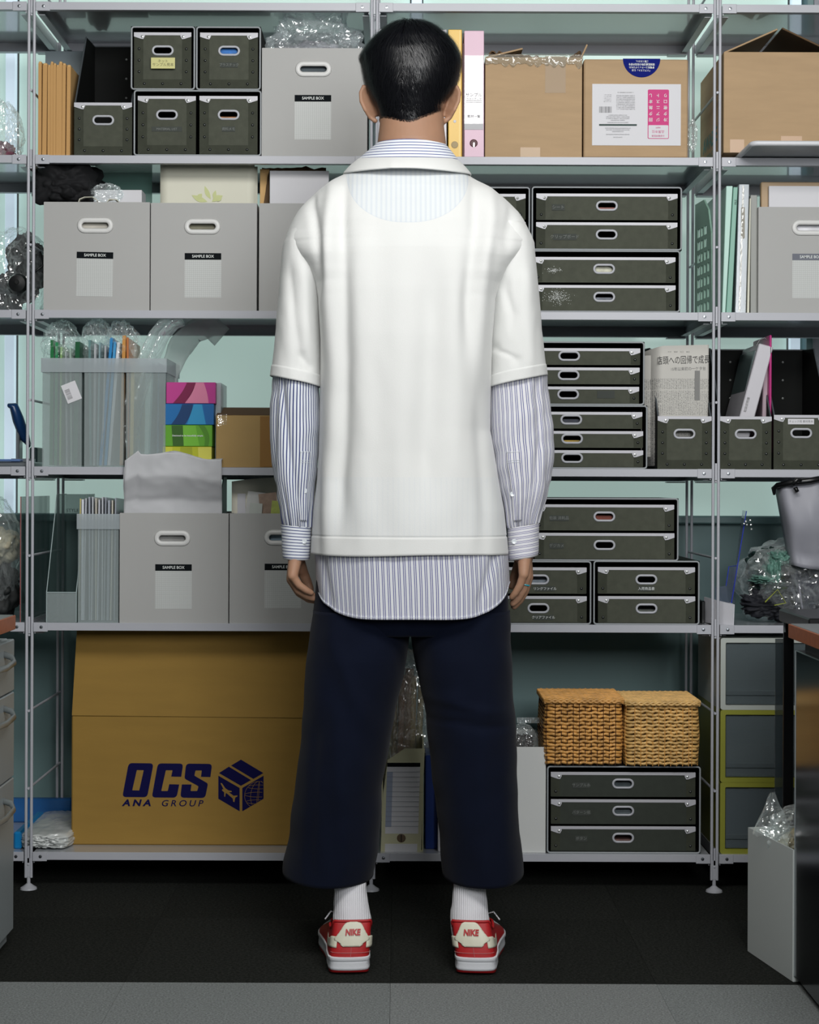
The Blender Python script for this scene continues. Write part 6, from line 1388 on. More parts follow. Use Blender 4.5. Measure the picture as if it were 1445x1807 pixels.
# ---- striped shirt sleeves, cuffs, buttons
def arm(side):
    if side < 0:
        lo = tb({640:486, 680:480, 720:477, 760:475.5, 800:477, 850:482, 880:488, 905:495, 928:499}); li = tb({640:562, 760:565, 800:563, 850:557, 900:551, 928:549}); np_, mt, cm = 50, m_sL, m_cL; y1o, y1i = 925, 930; per = 5.35
    else:
        lo = tb({640:962, 690:968, 740:975, 800:979, 850:975, 890:962, 910:955, 928:950}); li = tb({640:862, 780:865, 830:874, 880:886, 928:896}); np_, mt, cm = 38, m_sR, m_cR; y1o, y1i = 922, 932; per = 8.3
    def fn(t, a, off=0.0):
        ang = 2*pi*a; cs, sn = cos(ang), sin(ang); k = (side*cs+1)/2
        py = 640+((y1o-640)*k+(y1i-640)*(1-k))*t; q = 640+288*t
        o, i = lo(q), li(q); cx, hw = (o+i)/2, abs(o-i)/2; px = cx+hw*spow(cs, 2.1); b0 = P(px, py, YB)
        g = max(0, (t-0.72)/0.28); hd = (0.060-0.020*g*g)+0.006*sin(pi*t)
        f = 0.004*nz(px*0.035, py*0.010, 4+side)+0.0022*nz(px*0.02+py*0.03, py*0.022, 8)
        f += 0.0028*g*sin(ang*13+2*nz(a*6, t*2, 1))+0.0018*g*sin(ang*23+1)
        if side < 0: f += ridge(px, py, [(500, 690), (512, 790), (528, 880)], 6, -0.006)+ridge(px, py, [(488, 700), (484, 860)], 5, -0.005)+ridge(px, py, [(530, 700), (536, 780)], 12, 0.003)
        else: f += ridge(px, py, [(945, 690), (950, 780), (934, 890)], 7, -0.006)+ridge(px, py, [(915, 770), (925, 900)], 6, -0.003)+ridge(px, py, [(962, 700), (966, 840)], 6, -0.004)
        f += off
        return Vector((b0.x+cs*f, YB+hd*spow(sn, 2.1)+sn*f, P(cx, py, YB).z))
    bm, V = loftgrid(list(np.linspace(0, 1, 90)), 150, fn, lambda r, a: (a*np_, r), True, None)
    sl = mesh_obj('shirt_sleeve', bm, mt); sl['_base'] = man['_base']
    # cuff
    cl0, cl1, cb0, cb1 = ((496.5, 549, 499, 546) if side < 0 else (950.5, 895.5, 949, 897.5)); yb_o, yb_i = (986, 988) if side < 0 else (980, 989)
    def fc(t, a):
        ang = 2*pi*a; cs, sn = cos(ang), sin(ang); k = (side*cs+1)/2
        o = cl0+(cb0-cl0)*t; i = cl1+(cb1-cl1)*t; cx, hw = (o+i)/2, abs(o-i)/2; px = cx+hw*spow(cs, 2.2)
        py = (y1o*k+y1i*(1-k))*(1-t)+(yb_o*k+yb_i*(1-k))*t; f = 0.0012*nz(a*5, t*2, side)+(0.0008 if t < 0.97 else -0.0006)
        b0 = P(px, py, YB); return Vector((b0.x+cs*f, YB+0.041*spow(sn, 2.1)+sn*f, P(cx, py, YB).z))
    bm, V = loftgrid(list(np.linspace(0, 1, 16)), 60, fc, lambda r, a: (a, r*(60/per)), False, 0.03)
    cf = mesh_obj('cuff', bm, cm, parent=sl); cf['_base'] = man['_base']
    def onback(px, py, surf, rng):
        best = None
        for ia in range(91):
            a = 0.5+0.5*ia/90
            for it in range(61):
                v = surf(it/60, a); d = (v-P(px, py, v.y)).length
                if best is None or d < best[0]: best = (d, v, it/60, a)
        return best
    for (bx_, by_, surf, par) in (((538, 868, fn, sl), (537, 955, fc, cf)) if side < 0 else ((904, 870, fn, sl), (907, 956, fc, cf))):
        _, v, t_, a_ = onback(bx_, by_, surf, None); b = bmesh.new(); disc(b, (v.x, v.y-0.0025, v.z), 0.0055, 0.0014, 20, -0.0006); bt = obj('button', b, m_btn, par)
    # placket strip with its cross stitching
    _, v, t0, a0 = onback(538 if side < 0 else 905, 800, fn, None)
    b = bmesh.new(); uvl = b.loops.layers.uv.verify(); na, nt_ = 6, 40; wd = 0.034
    VV = [[b.verts.new(fn(0.545+0.42*j/nt_, a0-wd+2*wd*i/na, 0.0024)) for i in range(na+1)] for j in range(nt_+1)]
    for j in range(nt_):
        for i in range(na):
            f = b.faces.new((VV[j][i], VV[j+1][i], VV[j+1][i+1], VV[j][i+1]))
            for lp, (ii, jj) in zip(f.loops, ((i, j), (i, j+1), (i+1, j+1), (i+1, j))): lp[uvl].uv = ((a0-wd+2*wd*ii/na)*np_, jj)
    pk = obj('placket', b, mt, sl, smooth=True, solid=0.001)
    b = bmesh.new()
    for tt in (0.55, 0.60, 0.612): tube(b, [fn(tt, a0-wd+2*wd*i/8, 0.0034) for i in range(9)], 0.0004, 5)
    o = obj('stitching', b, m_btn, sl); o['kind'] = 'stuff'
arm(-1); arm(1)
# ---- shirt tail
LT = tb({930:557, 980:556, 1040:558, 1100:562}); RT = tb({930:890, 980:897, 1040:900, 1100:899})
def hem(a):   # how far down the hem hangs, pixels, by direction round the hips
    ang = 2*pi*a; cs, sn = cos(ang), sin(ang)
    l = 1094-52*abs(cs)**5-(0 if cs < 0 else 14*abs(cs)**3)
    return l if sn < 0 else l
def tail(t, a, off=0.0):
    ang = 2*pi*a; cs, sn = cos(ang), sin(ang); py = 935+(hem(a)-935)*t
    # seen position of the back hem is lower because it is nearer the camera
    l, r = LT(py), RT(py); cx, hw = (l+r)/2, (r-l)/2; hd = 0.136+0.015*min(1, t*3.2); px = cx+hw*spow(cs, 2.35); b0 = P(px, py, YB)
    f = 0.003*nz(px*0.02, py*0.008, 12)+0.0022*t*sin(ang*9)+ (ridge(px, py, [(572, 980), (585, 1060)], 7, -0.005)+ridge(px, py, [(868, 980), (845, 1060)], 8, -0.005) if sn < 0 else 0)+off
    zz = P(cx, PY+(py-PY)*(D0+YB-hd*max(0, -spow(sn, 2.35)))/(D0+YB), YB).z
    return Vector((b0.x+cs*f, YB+hd*spow(sn, 2.35)+sn*f, zz))
ARC_A = np.linspace(0, 1, 1441); _x = [171*spow(cos(2*pi*t), 2.35) for t in ARC_A]; _y = [128*spow(sin(2*pi*t), 2.35) for t in ARC_A]
ARC_S = np.concatenate([[0], np.cumsum(np.hypot(np.diff(_x), np.diff(_y)))])/9.1
bm, V = loftgrid(list(np.linspace(0, 0.972, 40))+[0.976, 0.985, 1.0], 220, lambda t, a: tail(t, a, 0.0009 if t > 0.974 else 0), lambda r, a: (float(np.interp(a, ARC_A, ARC_S)), r), False, 0.02)
tl = mesh_obj('shirt_tail', bm, m_tail)
b = bmesh.new(); tube(b, [tail(0.976, i/160, 0.0012) for i in range(160)], 0.00035, 4, closed=True); o = obj('hem_stitch', b, m_btn, tl); o['kind'] = 'stuff'
# ---- collars
def collar(name, top, bot, hdt, hdb, mat, uvv, dip, fold=False, th=0.0015, c0=-0.60, c1=-0.60, back=0.013):
    bm = bmesh.new(); uvl = bm.loops.layers.uv.verify(); n, m = 120, 14; V = []
    for j in range(m+1):
        t = j/m; row = []
        for i in range(n+1):
            ang = -pi/2+(i/n-0.5)*2*pi*0.93; cs, sn = cos(ang), sin(ang)
            l = top[0]+(bot[0]-top[0])*t; r = top[1]+(bot[1]-top[1])*t; py = top[2]+(bot[2]-top[2])*t; hd = hdt+(hdb-hdt)*t; c = c0+(c1-c0)*t
            px = (l+r)/2+(r-l)/2*cs; b0 = P(px, py, YB); z = P((l+r)/2, py, YB).z-dip*max(0, sn)-back*max(0, -sn)*(0.15+0.85*t if name == 'shirt_collar' else 1)
            rr = 1+0.02*sin(pi*t)
            if fold: rr += 0.02*math.exp(-((px-692)/5.0)**2)*(0.3+t) if sn < 0 else 0; z += (0.0035*sin((px-640)*0.022) if sn < 0 else 0)*t
            row.append(bm.verts.new((P((l+r)/2, py, YB).x+(b0.x-P((l+r)/2, py, YB).x)*rr, c+hd*sn*rr, z)))
        V.append(row)
    for j in range(m):
        for i in range(n):
            f = bm.faces.new((V[j][i], V[j+1][i], V[j+1][i+1], V[j][i+1]))
            for lp, (ii, jj) in zip(f.loops, ((i, j), (i, j+1), (i+1, j+1), (i+1, j))): lp[uvl].uv = (0, jj/m*uvv)
    return obj(name, bm, mat, man, smooth=True, solid=th)
collar('shirt_collar', (668, 783, 251), (624, 813, 290), 0.062, 0.092, m_col, 8.4, 0.05, th=0.002, c0=-0.592, c1=-0.598)
collar('polo_collar', (633, 805, 281), (606, 831, 305), 0.092, 0.114, m_tee, 0, 0.05, fold=True, th=0.003, c0=-0.598, c1=-0.596)
# ---- trousers
Yt = -0.575
LL = tb({1080:553, 1110:549, 1160:543, 1250:534, 1330:525, 1430:513, 1525:501, 1540:500}); LI = tb({1080:724, 1118:723, 1126:721, 1160:716, 1189:712, 1250:699, 1337:686, 1392:675, 1494:668, 1540:659})
RL = tb({1080:724, 1118:723, 1130:725, 1179:733, 1242:749, 1289:755, 1363:765, 1442:773, 1521:779, 1540:780}); RO_ = tb({1080:898, 1100:900, 1205:903, 1323:910, 1468:918, 1523:926, 1540:927})
def leg(side):
    A, B = (LL, LI) if side < 0 else (RL, RO_)
    def fn(py, a):
        ang = 2*pi*a; cs, sn = cos(ang), sin(ang); l, r = A(py), B(py); cx, hw = (l+r)/2, (r-l)/2; u = (py-1080)/455
        n = 2.2; px = cx+hw*spow(cs, n); cyy = -0.600+0.050*u; hd = 0.108+0.018*min(1, u*6)+0.022*u; b0 = P(px, py, Yt-0.0)
        f = 0.007*min(1, max(0, (py-1090)/50))*nz(px*0.014, py*0.006, 20+side)+0.003*nz(px*0.03, py*0.02, 5)
        if side > 0: f += ridge(px, py, [(790, 1225), (850, 1240)], 30, 0.006, 25)+ridge(px, py, [(800, 1262), (860, 1268)], 40, -0.005, 12)+ridge(px, py, [(845, 1300), (850, 1520)], 14, 0.004)
        else: f += ridge(px, py, [(590, 1120), (640, 1240)], 16, 0.006)+ridge(px, py, [(600, 1260), (610, 1500)], 14, 0.005)+ridge(px, py, [(560, 1300), (550, 1500)], 12, -0.004)
        return Vector((b0.x+cs*f, cyy+hd*spow(sn, n)+sn*f, P(cx, py, Yt).z+0.004*max(0, u-0.9)*10*max(0, side*cs)))
    bm, V = loftgrid(list(np.arange(1075, 1525, 6))+[1527, 1533, 1539, 1545], 110, fn, None, True, 0.012)
    return bm
trs = mesh_obj('trousers', leg(-1), m_nav)
o = mesh_obj('trouser_leg', leg(1), m_nav, parent=trs); o['_base'] = man['_base']
LP_ = tb({1000:562, 1060:557, 1110:551, 1135:556}); RP_ = tb({1000:894, 1060:897, 1110:899, 1135:888}); HP = tb({1000:0.118, 1060:0.122, 1085:0.117, 1110:0.104, 1135:0.09})
def pelv(py, a):
    ang = 2*pi*a; cs, sn = cos(ang), sin(ang); l, r = LP_(py), RP_(py); cx, hw = (l+r)/2, (r-l)/2; px = cx+hw*spow(cs, 2.4); b0 = P(px, py, Yt)
    f = 0.004*nz(px*0.014, py*0.006, 30)-(0.008*math.exp(-((px-722)/7)**2) if sn < 0 else 0); return Vector((b0.x+cs*f, -0.60+HP(py)*spow(sn, 2.4)+sn*f, P(cx, py, Yt).z))
bm, V = loftgrid(list(np.arange(1000, 1120, 5)), 120, pelv, None, True, 0.01); o = mesh_obj('seat', bm, m_nav, parent=trs)
# ---- socks and sneakers
m_red = M('red_suede', (168, 24, 28), 0.55, var=0.06, vscale=60); m_redr = M('red_rubber', (176, 30, 34), 0.4); m_mid = M('white_midsole', (214, 216, 220), 0.45, bump=0.1, bscale=200); m_lth = M('aged_white_leather', (206, 204, 184), 0.4, var=0.05, vscale=30)
m_sock = M('white_ribbed_knit', (214, 214, 218), 0.9, sheen=0.2)
nt = m_sock.node_tree; N = nt.nodes; L = nt.links
wv = N.new('ShaderNodeTexWave'); wv.bands_direction = 'X'; wv.inputs['Scale'].default_value = 85; tc = N.new('ShaderNodeTexCoord'); L.new(tc.outputs['Object'], wv.inputs['Vector'])
bp = N.new('ShaderNodeBump'); bp.inputs['Strength'].default_value = 0.6; bp.inputs['Distance'].default_value = 0.0015; L.new(wv.outputs['Fac'], bp.inputs['Height']); L.new(bp.outputs[0], N['Principled BSDF'].inputs['Normal'])
def foot(side, hpx, socks):
    hx = P(hpx, 1700, -0.735).x; L0 = 0.288; sp = radians(4.5)*side; O = Vector((hx, -0.735, 0))
    def W_(u, w, z):  # shoe space: u forward, w towards the outer side
        x = w*side; y = u; return Vector((O.x+x*cos(sp)+y*sin(sp), O.y-x*sin(sp)+y*cos(sp), z))
    wt = tb({0:0, 0.003:0.018, 0.012:0.030, 0.03:0.038, 0.07:0.0425, 0.2:0.0445, 0.35:0.043, 0.5:0.047, 0.7:0.056, 0.8:0.0545, 0.9:0.040, 0.96:0.028, 0.99:0.014, 1:0})
    n = 72; base = []
    for i in range(n):
        a = 2*pi*i/n; u = 0.5-0.5*cos(a); base.append((u, wt(u)*(1 if sin(a) >= 0 else -1)*(1.0 if sin(a) >= 0 else 0.94)))
    sh = None
    def stack(levels, name, mat, par, cap=True, smooth=True):
        bm = bmesh.new(); V = []
        for (z, s, du) in levels:
            V.append([bm.verts.new(W_((0.5+(u-0.5)*(s+(1-s)*0.55))*L0+du, w*s, z+(0.012*max(0, u-0.8)/0.2 if z < 0.04 else 0)+(0.004*max(0, 0.08-u)/0.08 if z < 0.004 else 0))) for u, w in base])
        for j in range(len(V)-1):
            for i in range(n): bm.faces.new((V[j][i], V[j][(i+1) % n], V[j+1][(i+1) % n], V[j+1][i]))
        bm.faces.new(V[0]); bm.faces.new(V[-1])
        return obj(name, bm, mat, par, smooth=False, angle=50)
    shoe = obj('sneaker', bmesh.new(), m_red, man)
    bpy.data.objects.remove(shoe)
    def hT(u): return float(np.interp(u, [0, 0.05, 0.15, 0.28, 0.40, 0.5, 0.7, 0.9, 1], [0.103, 0.103, 0.086, 0.074, 0.088, 0.088, 0.064, 0.052, 0.040]))
    def up(i, t, off=0.0):
        u, w = base[i % n] if isinstance(i, int) else None, None
    def ups(u, w, t, off=0.0):
        h = hT(u); z = 0.032+(h-0.032)*t; sc_ = 1.0-0.07*t*t
        if u > 0.36: sc_ = 1-min(1, (u-0.36)/0.1)*(0.80*t**2.6)-0.07*t*t-0.09*t*t*min(1, (u-0.36)/0.1)
        s_ = max(sc_, 0.02); uu = u*L0+0.002+(0.016*t**1.5 if u < 0.10 else 0)*(1-u/0.10 if u < 0.1 else 0)+(-0.035*t**2 if u > 0.8 else 0)*((u-0.8)/0.2 if u > 0.8 else 0)
        d = Vector((-max(0, 1-u/0.08), w*22)); 
        if d.length > 0: d = d.normalized()*off
        return W_(uu+d.x, w*s_*0.97+d.y-(0.007 if side < 0 else 0.012)*t*max(0, 1-u*1.6), z)
    bm = bmesh.new(); m_ = 14
    V = [[bm.verts.new(ups(u, w, j/m_)) for u, w in base] for j in range(m_+1)]
    for j in range(m_):
        for i in range(n): bm.faces.new((V[j][i], V[j][(i+1) % n], V[j+1][(i+1) % n], V[j+1][i]))
    V2 = [bm.verts.new(v.co+Vector((0, 0, -0.012))) for v in V[-1]]
    for i in range(n): bm.faces.new((V[-1][i], V[-1][(i+1) % n], V2[(i+1) % n], V2[i]))
    bm.faces.new(V2); bm.faces.new(V[0])
    shoe = mesh_obj('sneaker', bm, m_red); shoe['_base'] = man['_base']
    stack([(0.0, 0.90, 0), (0.002, 0.945, 0), (0.009, 0.965, 0)], 'outsole', m_redr, shoe)
    stack([(0.0088, 0.955, 0), (0.010, 0.985, 0), (0.0145, 1.0, 0), (0.022, 0.972, 0), (0.024, 0.985, 0), (0.0265, 0.975, 0), (0.030, 1.02, 0), (0.0345, 1.015, 0), (0.036, 0.96, 0)], 'midsole', m_mid, shoe)
    # heel counter of white leather
    def peri(s):  # signed distance along the heel outline
        a = abs(s); us = [0]; ds = [0]; uu = 0; pw = 0
        prev = (0.0, 0.0); d = 0.0
        for k in range(1, 200):
            u = (k/200)**2*0.9; w = wt(u); d += sqrt(((u-prev[0])*L0)**2+(w-prev[1])**2); prev = (u, w)
            if d >= a: return u, w*(1 if s > 0 else -1)
        return prev
    bm = bmesh.new(); hw_ = tb({0.34:0.016, 0.36:0.021, 0.44:0.0225, 0.5:0.036, 0.56:0.037, 0.64:0.030, 0.78:0.024, 0.92:0.018, 0.975:0.014, 0.99:0.008})
    G = [[bm.verts.new(ups(*peri(hw_(0.34+0.65*j/16)*(-1+2*i/16)), 0.34+0.65*j/16, 0.0016)) for i in range(17)] for j in range(17)]
    for j in range(16):
        for i in range(16): bm.faces.new((G[j][i], G[j][i+1], G[j+1][i+1], G[j+1][i]))
    hc = obj('heel_counter', bm, m_lth, shoe, smooth=True, solid=0.0016)
    for s in (-1, 1):
        bm = bmesh.new(); G = [[bm.verts.new(ups(*peri(s*(0.030+0.10*i/16)), 0.30+0.30*j/6, 0.0008)) for i in range(17)] for j in range(7)]
        for j in range(6):
            for i in range(16): bm.faces.new((G[j][i], G[j][i+1], G[j+1][i+1], G[j+1][i]))
        obj('side_panel', bm, m_lth, shoe, smooth=True, solid=0.0012)
    bm = bmesh.new(); tube(bm, [ups(u, w, 1.0) for u, w in base], 0.0028, 8, closed=True); obj('collar_piping', bm, m_red, shoe, smooth=True)
    bm = bmesh.new(); tube(bm, [ups(*peri(0.045*(-1+2*i/20)), 0.17, 0.0006) for i in range(21)], 0.0005, 5); tube(bm, [ups(0, 0, 0.02+0.3*k/6, 0.0006) for k in range(7)], 0.0004, 4); o = obj('seam', bm, M('pale_thread', (190, 120, 120), 0.6), shoe); o['kind'] = 'stuff'
    bm = bmesh.new()
    for k in range(5): tube(bm, [W_(0.125+k*0.017, -0.016, 0.083-k*0.003), W_(0.127+k*0.017, 0, 0.091-k*0.003), W_(0.129+k*0.017, 0.016, 0.083-k*0.003)], 0.0022, 6)
    tube(bm, [W_(0.13, 0.012, 0.09), W_(0.115, 0.034, 0.100), W_(0.10, 0.046, 0.088)], 0.0016, 6); o = obj('laces', bm, m_sock, shoe, smooth=True)
    q = ups(0.0, 0.0, 0.72, 0.0034); tx = Matrix.Rotation(-sp, 4, 'Z') @ Matrix.Rotation(pi/2-0.22, 4, 'X')
    text(hc, 'NIKE', q.x, q.y-0.0012, q.z, 0.0165, m_redr, tilt=tx, off=0.0007, sx=0.82, shear=0.12)
    # sock
    so = tb({k: v[0] for k, v in socks.items()}); si = tb({k: v[1] for k, v in socks.items()})
    def fs(py, a):
        ang = 2*pi*a; cs, sn = cos(ang), sin(ang); Yc = -0.668+0.045*(1650-py)/100; l, r = so(py), si(py); cx, hw = (l+r)/2, (r-l)/2; b0 = P(cx+hw*cs, py, Yc); g = max(0, (py-1590)/70)
        f = 0.0012*nz(a*8, py*0.06, hpx); hd = 0.036+0.012*g
        return Vector((b0.x+cs*f, Yc+hd*sn+sn*f+g*0.010, P(cx, py, Yc).z))
    bm, V = loftgrid(list(np.arange(1525, 1672, 4)), 60, fs, None, True, None)
    bm.faces.new(V[-1]); mesh_obj('sock', bm, m_sock)
foot(-1, 618, {1505:(592, 645), 1567:(590, 646), 1595:(589, 650), 1620:(587, 655), 1650:(589, 653), 1680:(596, 648)})
foot(1, 838, {1505:(800, 855), 1567:(800, 857), 1595:(797, 860), 1620:(794, 863), 1650:(797, 863), 1680:(804, 856)})
# ---- body: one continuous surface
bm = bmesh.new()
def cap(p, r):
    p = [Vector(q) for q in p]; tube(bm, p, r, 14)
    for q, rr in zip(p, r): bmesh.ops.create_icosphere(bm, subdivisions=2, radius=rr, matrix=Matrix.Translation(q))
def ell(c, r, rot=None):
    mx = Matrix.Translation(Vector(c)) @ (rot or Matrix.Identity(4)) @ Matrix.Diagonal((*r, 1)); bmesh.ops.create_icosphere(bm, subdivisions=3, radius=1, matrix=mx)
def loft(rings):
    V = [[bm.verts.new(p) for p in r] for r in rings]; n = len(V[0])
    for j in range(len(V)-1):
        for i in range(n): bm.faces.new((V[j][i], V[j+1][i], V[j+1][(i+1) % n], V[j][(i+1) % n]))
    bm.faces.new(V[0]); bm.faces.new(V[-1][::-1])
def ring(l, r, py, cy, back, front, n=40):
    out = []
    for i in range(n):
        a = 2*pi*i/n; s = sin(a); b0 = P((l+r)/2+(r-l)/2*cos(a), py, YB); out.append(Vector((b0.x, cy+(back if s < 0 else front)*s, P((l+r)/2, py, YB).z)))
    return out
# head and neck
Yh = -0.583
hd_ = [(48, 702, 754, .03, .04), (56, 684, 770, .055, .07), (72, 667, 787, .078, .092), (95, 656, 797, .088, .102), (120, 652, 799, .090, .104), (145, 654, 797, .087, .100), (165, 658, 792, .080, .098), (185, 664, 786, .070, .098), (205, 672, 778, .058, .098), (222, 679, 771, .052, .095), (238, 690, 760, .046, .090), (250, 700, 750, .04, .080)]
loft([ring(l, r, py, Yh, b_, f_) for py, l, r, b_, f_ in hd_])
loft([ring(l, r, py, c_, b_, f_) for py, l, r, c_, b_, f_ in ((170, 676, 776, -.585, .055, .05), (200, 671, 782, -.588, .053, .05), (225, 669, 784, -.592, .056, .052), (250, 666, 787, -.597, .060, .055), (275, 668, 786, -.60, .056, .052), (310, 668, 786, -.60, .05, .05), (345, 660, 800, -.60, .06, .06))])
hp = lambda x, y, dy: Vector((P(x, y, YB).x, Yh+dy, P(x, y, YB).z))
cap([hp(726, 118, .098), hp(726, 150, .116), hp(726, 168, .122)], [.010, .010, .013]); ell(hp(715, 170, .108), (.009, .010, .007)); ell(hp(737, 170, .108), (.009, .010, .007))
for x in (702, 750):
    ell(hp(x, 137, .088), (.0155, .014, .011)); cap([hp(x-15, 122, .090), hp(x, 119, .098), hp(x+14, 123, .092)], [.006, .0065, .006])
    ell(hp(x+(-6 if x < 726 else 6), 170, .070), (.026, .026, .022))
cap([hp(706, 192, .094), hp(726, 189, .102), hp(746, 192, .094)], [.0045, .006, .0045]); cap([hp(709, 199, .092), hp(726, 201, .099), hp(743, 199, .092)], [.005, .0065, .005])
ell(hp(726, 232, .074), (.024, .022, .018)); cap([hp(676, 205, .02), hp(694, 234, .052), hp(726, 243, .070), hp(756, 234, .052), hp(776, 205, .02)], [.010, .009, .010, .009, .010])
for s, pts in ((-1, [(663, 164), (652, 153), (641, 152), (636, 163), (637, 178), (644, 193), (653, 205), (662, 211)]), (1, [(788, 164), (797, 152), (806, 152), (811, 163), (809, 178), (802, 193), (794, 205), (785, 212)])):
    pr = [hp(x, y, -0.004-(0.010 if 0 < i < 6 else 0)) for i, (x, y) in enumerate(pts)]
    cap(pr, [.0042, .0042, .0042, .0042, .0042, .0042, .005, .0056])
    for q in range(25):
        t = 0.6+5.6*q/24; i = int(t); fr_ = t-i; x = pts[i][0]+(pts[i+1][0]-pts[i][0])*fr_; y = pts[i][1]+(pts[i+1][1]-pts[i][1])*fr_; pq = pr[i].lerp(pr[i+1], fr_); inner = hp(668 if s < 0 else 782, 168+(y-150)*0.5, 0.012); cap([pq, pq.lerp(inner, 0.5)+Vector((0, -0.001, 0)), inner], [.0030, .0034, .004])
# trunk under the clothes, arms, legs
tr = []
for py, k in ((345, .45), (370, .66), (400, .80), (450, .80), (520, .84), (600, .80), (700, .76), (800, .76), (900, .82), (1000, .86), (1080, .86)):
    l, r = (L_(min(py, 976)), R_(min(py, 976))); c = (l+r)/2; hw = (r-l)/2*k
    if 430 <= py < 500: l, r = 562, 874; hw = (r-l)/2*.92
    tr.append(ring(c-hw, c+hw, py, -.60, .105, .10))
loft(tr)
for s, pts in ((-1, [(590, 395), (538, 480), (524, 700), (522, 900), (523, 975)]), (1, [(852, 395), (906, 480), (918, 700), (924, 900), (923, 975)])):
    cap([P(x, y, -0.6) for x, y in pts], [.042, .034, .032, .028, .025])
for s, pts in ((-1, [(645, 1080), (622, 1300), (620, 1540), (620, 1640)]), (1, [(800, 1080), (826, 1300), (830, 1540), (828, 1640)])):
    cap([P(x, y, yy) for (x, y), yy in zip(pts, (-.60, -.60, -.625, -.655))], [.075, .055, .028, .026])
HANDS = {-1: dict(w=(524, 972), k=[(516, 1016, -.640), (514, 1021, -.617), (514, 1023, -.594), (517, 1018, -.570)],
                  f=[[(528, 1033), (541, 1042), (549, 1046)], [(527, 1042), (543, 1052), (555, 1056)], [(528, 1046), (545, 1057), (558, 1060)], [(531, 1041), (547, 1050), (558, 1053)]], t=[(526, 992, -.568), (535, 1012, -.548), (543, 1030, -.545), (547, 1040, -.548)]),
         1: dict(w=(925, 972), k=[(924, 1014, -.640), (929, 1019, -.617), (932, 1020, -.594), (930, 1016, -.570)],
                 f=[[(917, 1034), (909, 1047), (903, 1054)], [(923, 1041), (914, 1056), (905, 1065)], [(926, 1043), (917, 1059), (907, 1070)], [(923, 1038), (914, 1053), (906, 1061)]], t=[(920, 990, -.566), (912, 1008, -.546), (906, 1024, -.542), (903, 1034, -.545)])}
knk = {}
for s, h in HANDS.items():
    wr = P(*h['w'], -.604)
    for i, (kx, ky, kY) in enumerate(h['k']):
        K0 = P(kx, ky, kY); cap([wr+Vector((0, (kY+.604)*0.55, 0)), wr.lerp(K0, .5)+Vector((0, (kY+.604)*0.2, 0)), K0], [.0155, .0135, .0108])
        rr = (.0078, .0086, .0088, .0086)[i]; dY = (.004, .001, -.001, -.004)[i]
        pts = [K0]+[P(x, y, kY+dY*(j+1)) for j, (x, y) in enumerate(h['f'][i])]
        cap(pts, [rr+.0012, rr+.0004, rr-.0004, rr-.0014]); knk[(s, i)] = pts
    cap([P(*q) for q in h['t']], [.015, .0115, .0100, .0085])
bmesh.ops.recalc_face_normals(bm, faces=bm.faces)
bm.transform(Matrix.Translation(-Vector(man['_base'])))
me = bpy.data.meshes.new('body_src'); bm.to_mesh(me); bm.free(); src = bpy.data.objects.new('body_src', me); COL.objects.link(src)
md = src.modifiers.new('r', 'REMESH'); md.mode = 'VOXEL'; md.voxel_size = 0.0026
md = src.modifiers.new('s', 'SMOOTH'); md.iterations = 3; md.factor = 0.5
bpy.context.view_layer.update(); dg = bpy.context.evaluated_depsgraph_get()
me2 = bpy.data.meshes.new_from_object(src.evaluated_get(dg)); bpy.data.objects.remove(src); me2.shade_smooth(); me2.materials.clear(); me2.materials.append(m_skin); me2.name = 'body'
body = bpy.data.objects.new('body', me2); COL.objects.link(body); body.parent = man; body['_base'] = man['_base']
# finger ring
p = knk[(1, 1)]; c = p[0].lerp(p[1], 0.55); d = (p[1]-p[0]).normalized(); u = d.cross(Vector((0, 1, 0))).normalized(); w = d.cross(u)
b = bmesh.new(); tube(b, [c+u*cos(2*pi*i/20)*0.0098+w*sin(2*pi*i/20)*0.0098 for i in range(20)], 0.0016, 6, closed=True, up=tuple(d)); obj('finger_ring', b, M('turquoise_ring', (40, 170, 190), 0.2, spec=0.9), man, smooth=True)
# eyes, for the side the camera does not see
for x in (702, 750):
    b = bmesh.new(); blob(b, hp(x, 137, .0885), (.0125, .0125, .0115), 0, 0, 1, 2); ey = obj('eye', b, M('eye_white', (220, 216, 210), 0.2) if x == 702 else bpy.data.materials['eye_white'], man, smooth=True)
    b = bmesh.new(); blob(b, hp(x, 137, .0990), (.0055, .003, .0055), 0, 0, 1, 2); obj('iris', b, m_hair, ey, smooth=True)
# ---- hair
HL = tb({34:719, 36:702, 41:690, 48:680, 55:672, 65:661, 76:651, 88:643, 97:638, 103:636, 111:640, 120:641, 135:644, 150:647, 163:651, 175:656, 187:663, 198:667, 210:671, 220:679, 232:690})
HR = tb({34:731, 36:748, 41:760, 48:772, 55:780, 65:792, 76:801, 88:807, 97:811, 103:812, 111:812, 120:811, 135:808, 150:802, 163:796, 175:788, 187:780, 198:778, 210:773, 220:766, 232:757})
HB = tb({34:.012, 36:.030, 41:.048, 55:.075, 76:.094, 100:.103, 135:.103, 163:.094, 187:.080, 205:.070, 232:.060}); HF = tb({34:.02, 36:.045, 41:.065, 55:.095, 76:.112, 100:.114, 216:.10})
def hs(t, a, off=0.0):
    """t 0 at the crown to 1 at the nape; a 0..1 round the head"""
    py = 34+194*min(t, 1)**1.25; ang = 2*pi*a; cs, sn = cos(ang), sin(ang); l, r = HL(py), HR(py); cx, hw = (l+r)/2, (r-l)/2
    b0 = P(cx+hw*cs, py, YB); dep = HB(py) if sn < 0 else HF(py)
    p = Vector((b0.x, Yh+dep*sn, P(cx, py, YB).z))
    if t > 1: p.z -= (t-1)*0.16; p.x -= cs*(t-1)*0.05; p.y -= sn*(t-1)*0.02
    nr = Vector((cs, sn, max(0, 0.9-t*1.4))).normalized(); return p+nr*off
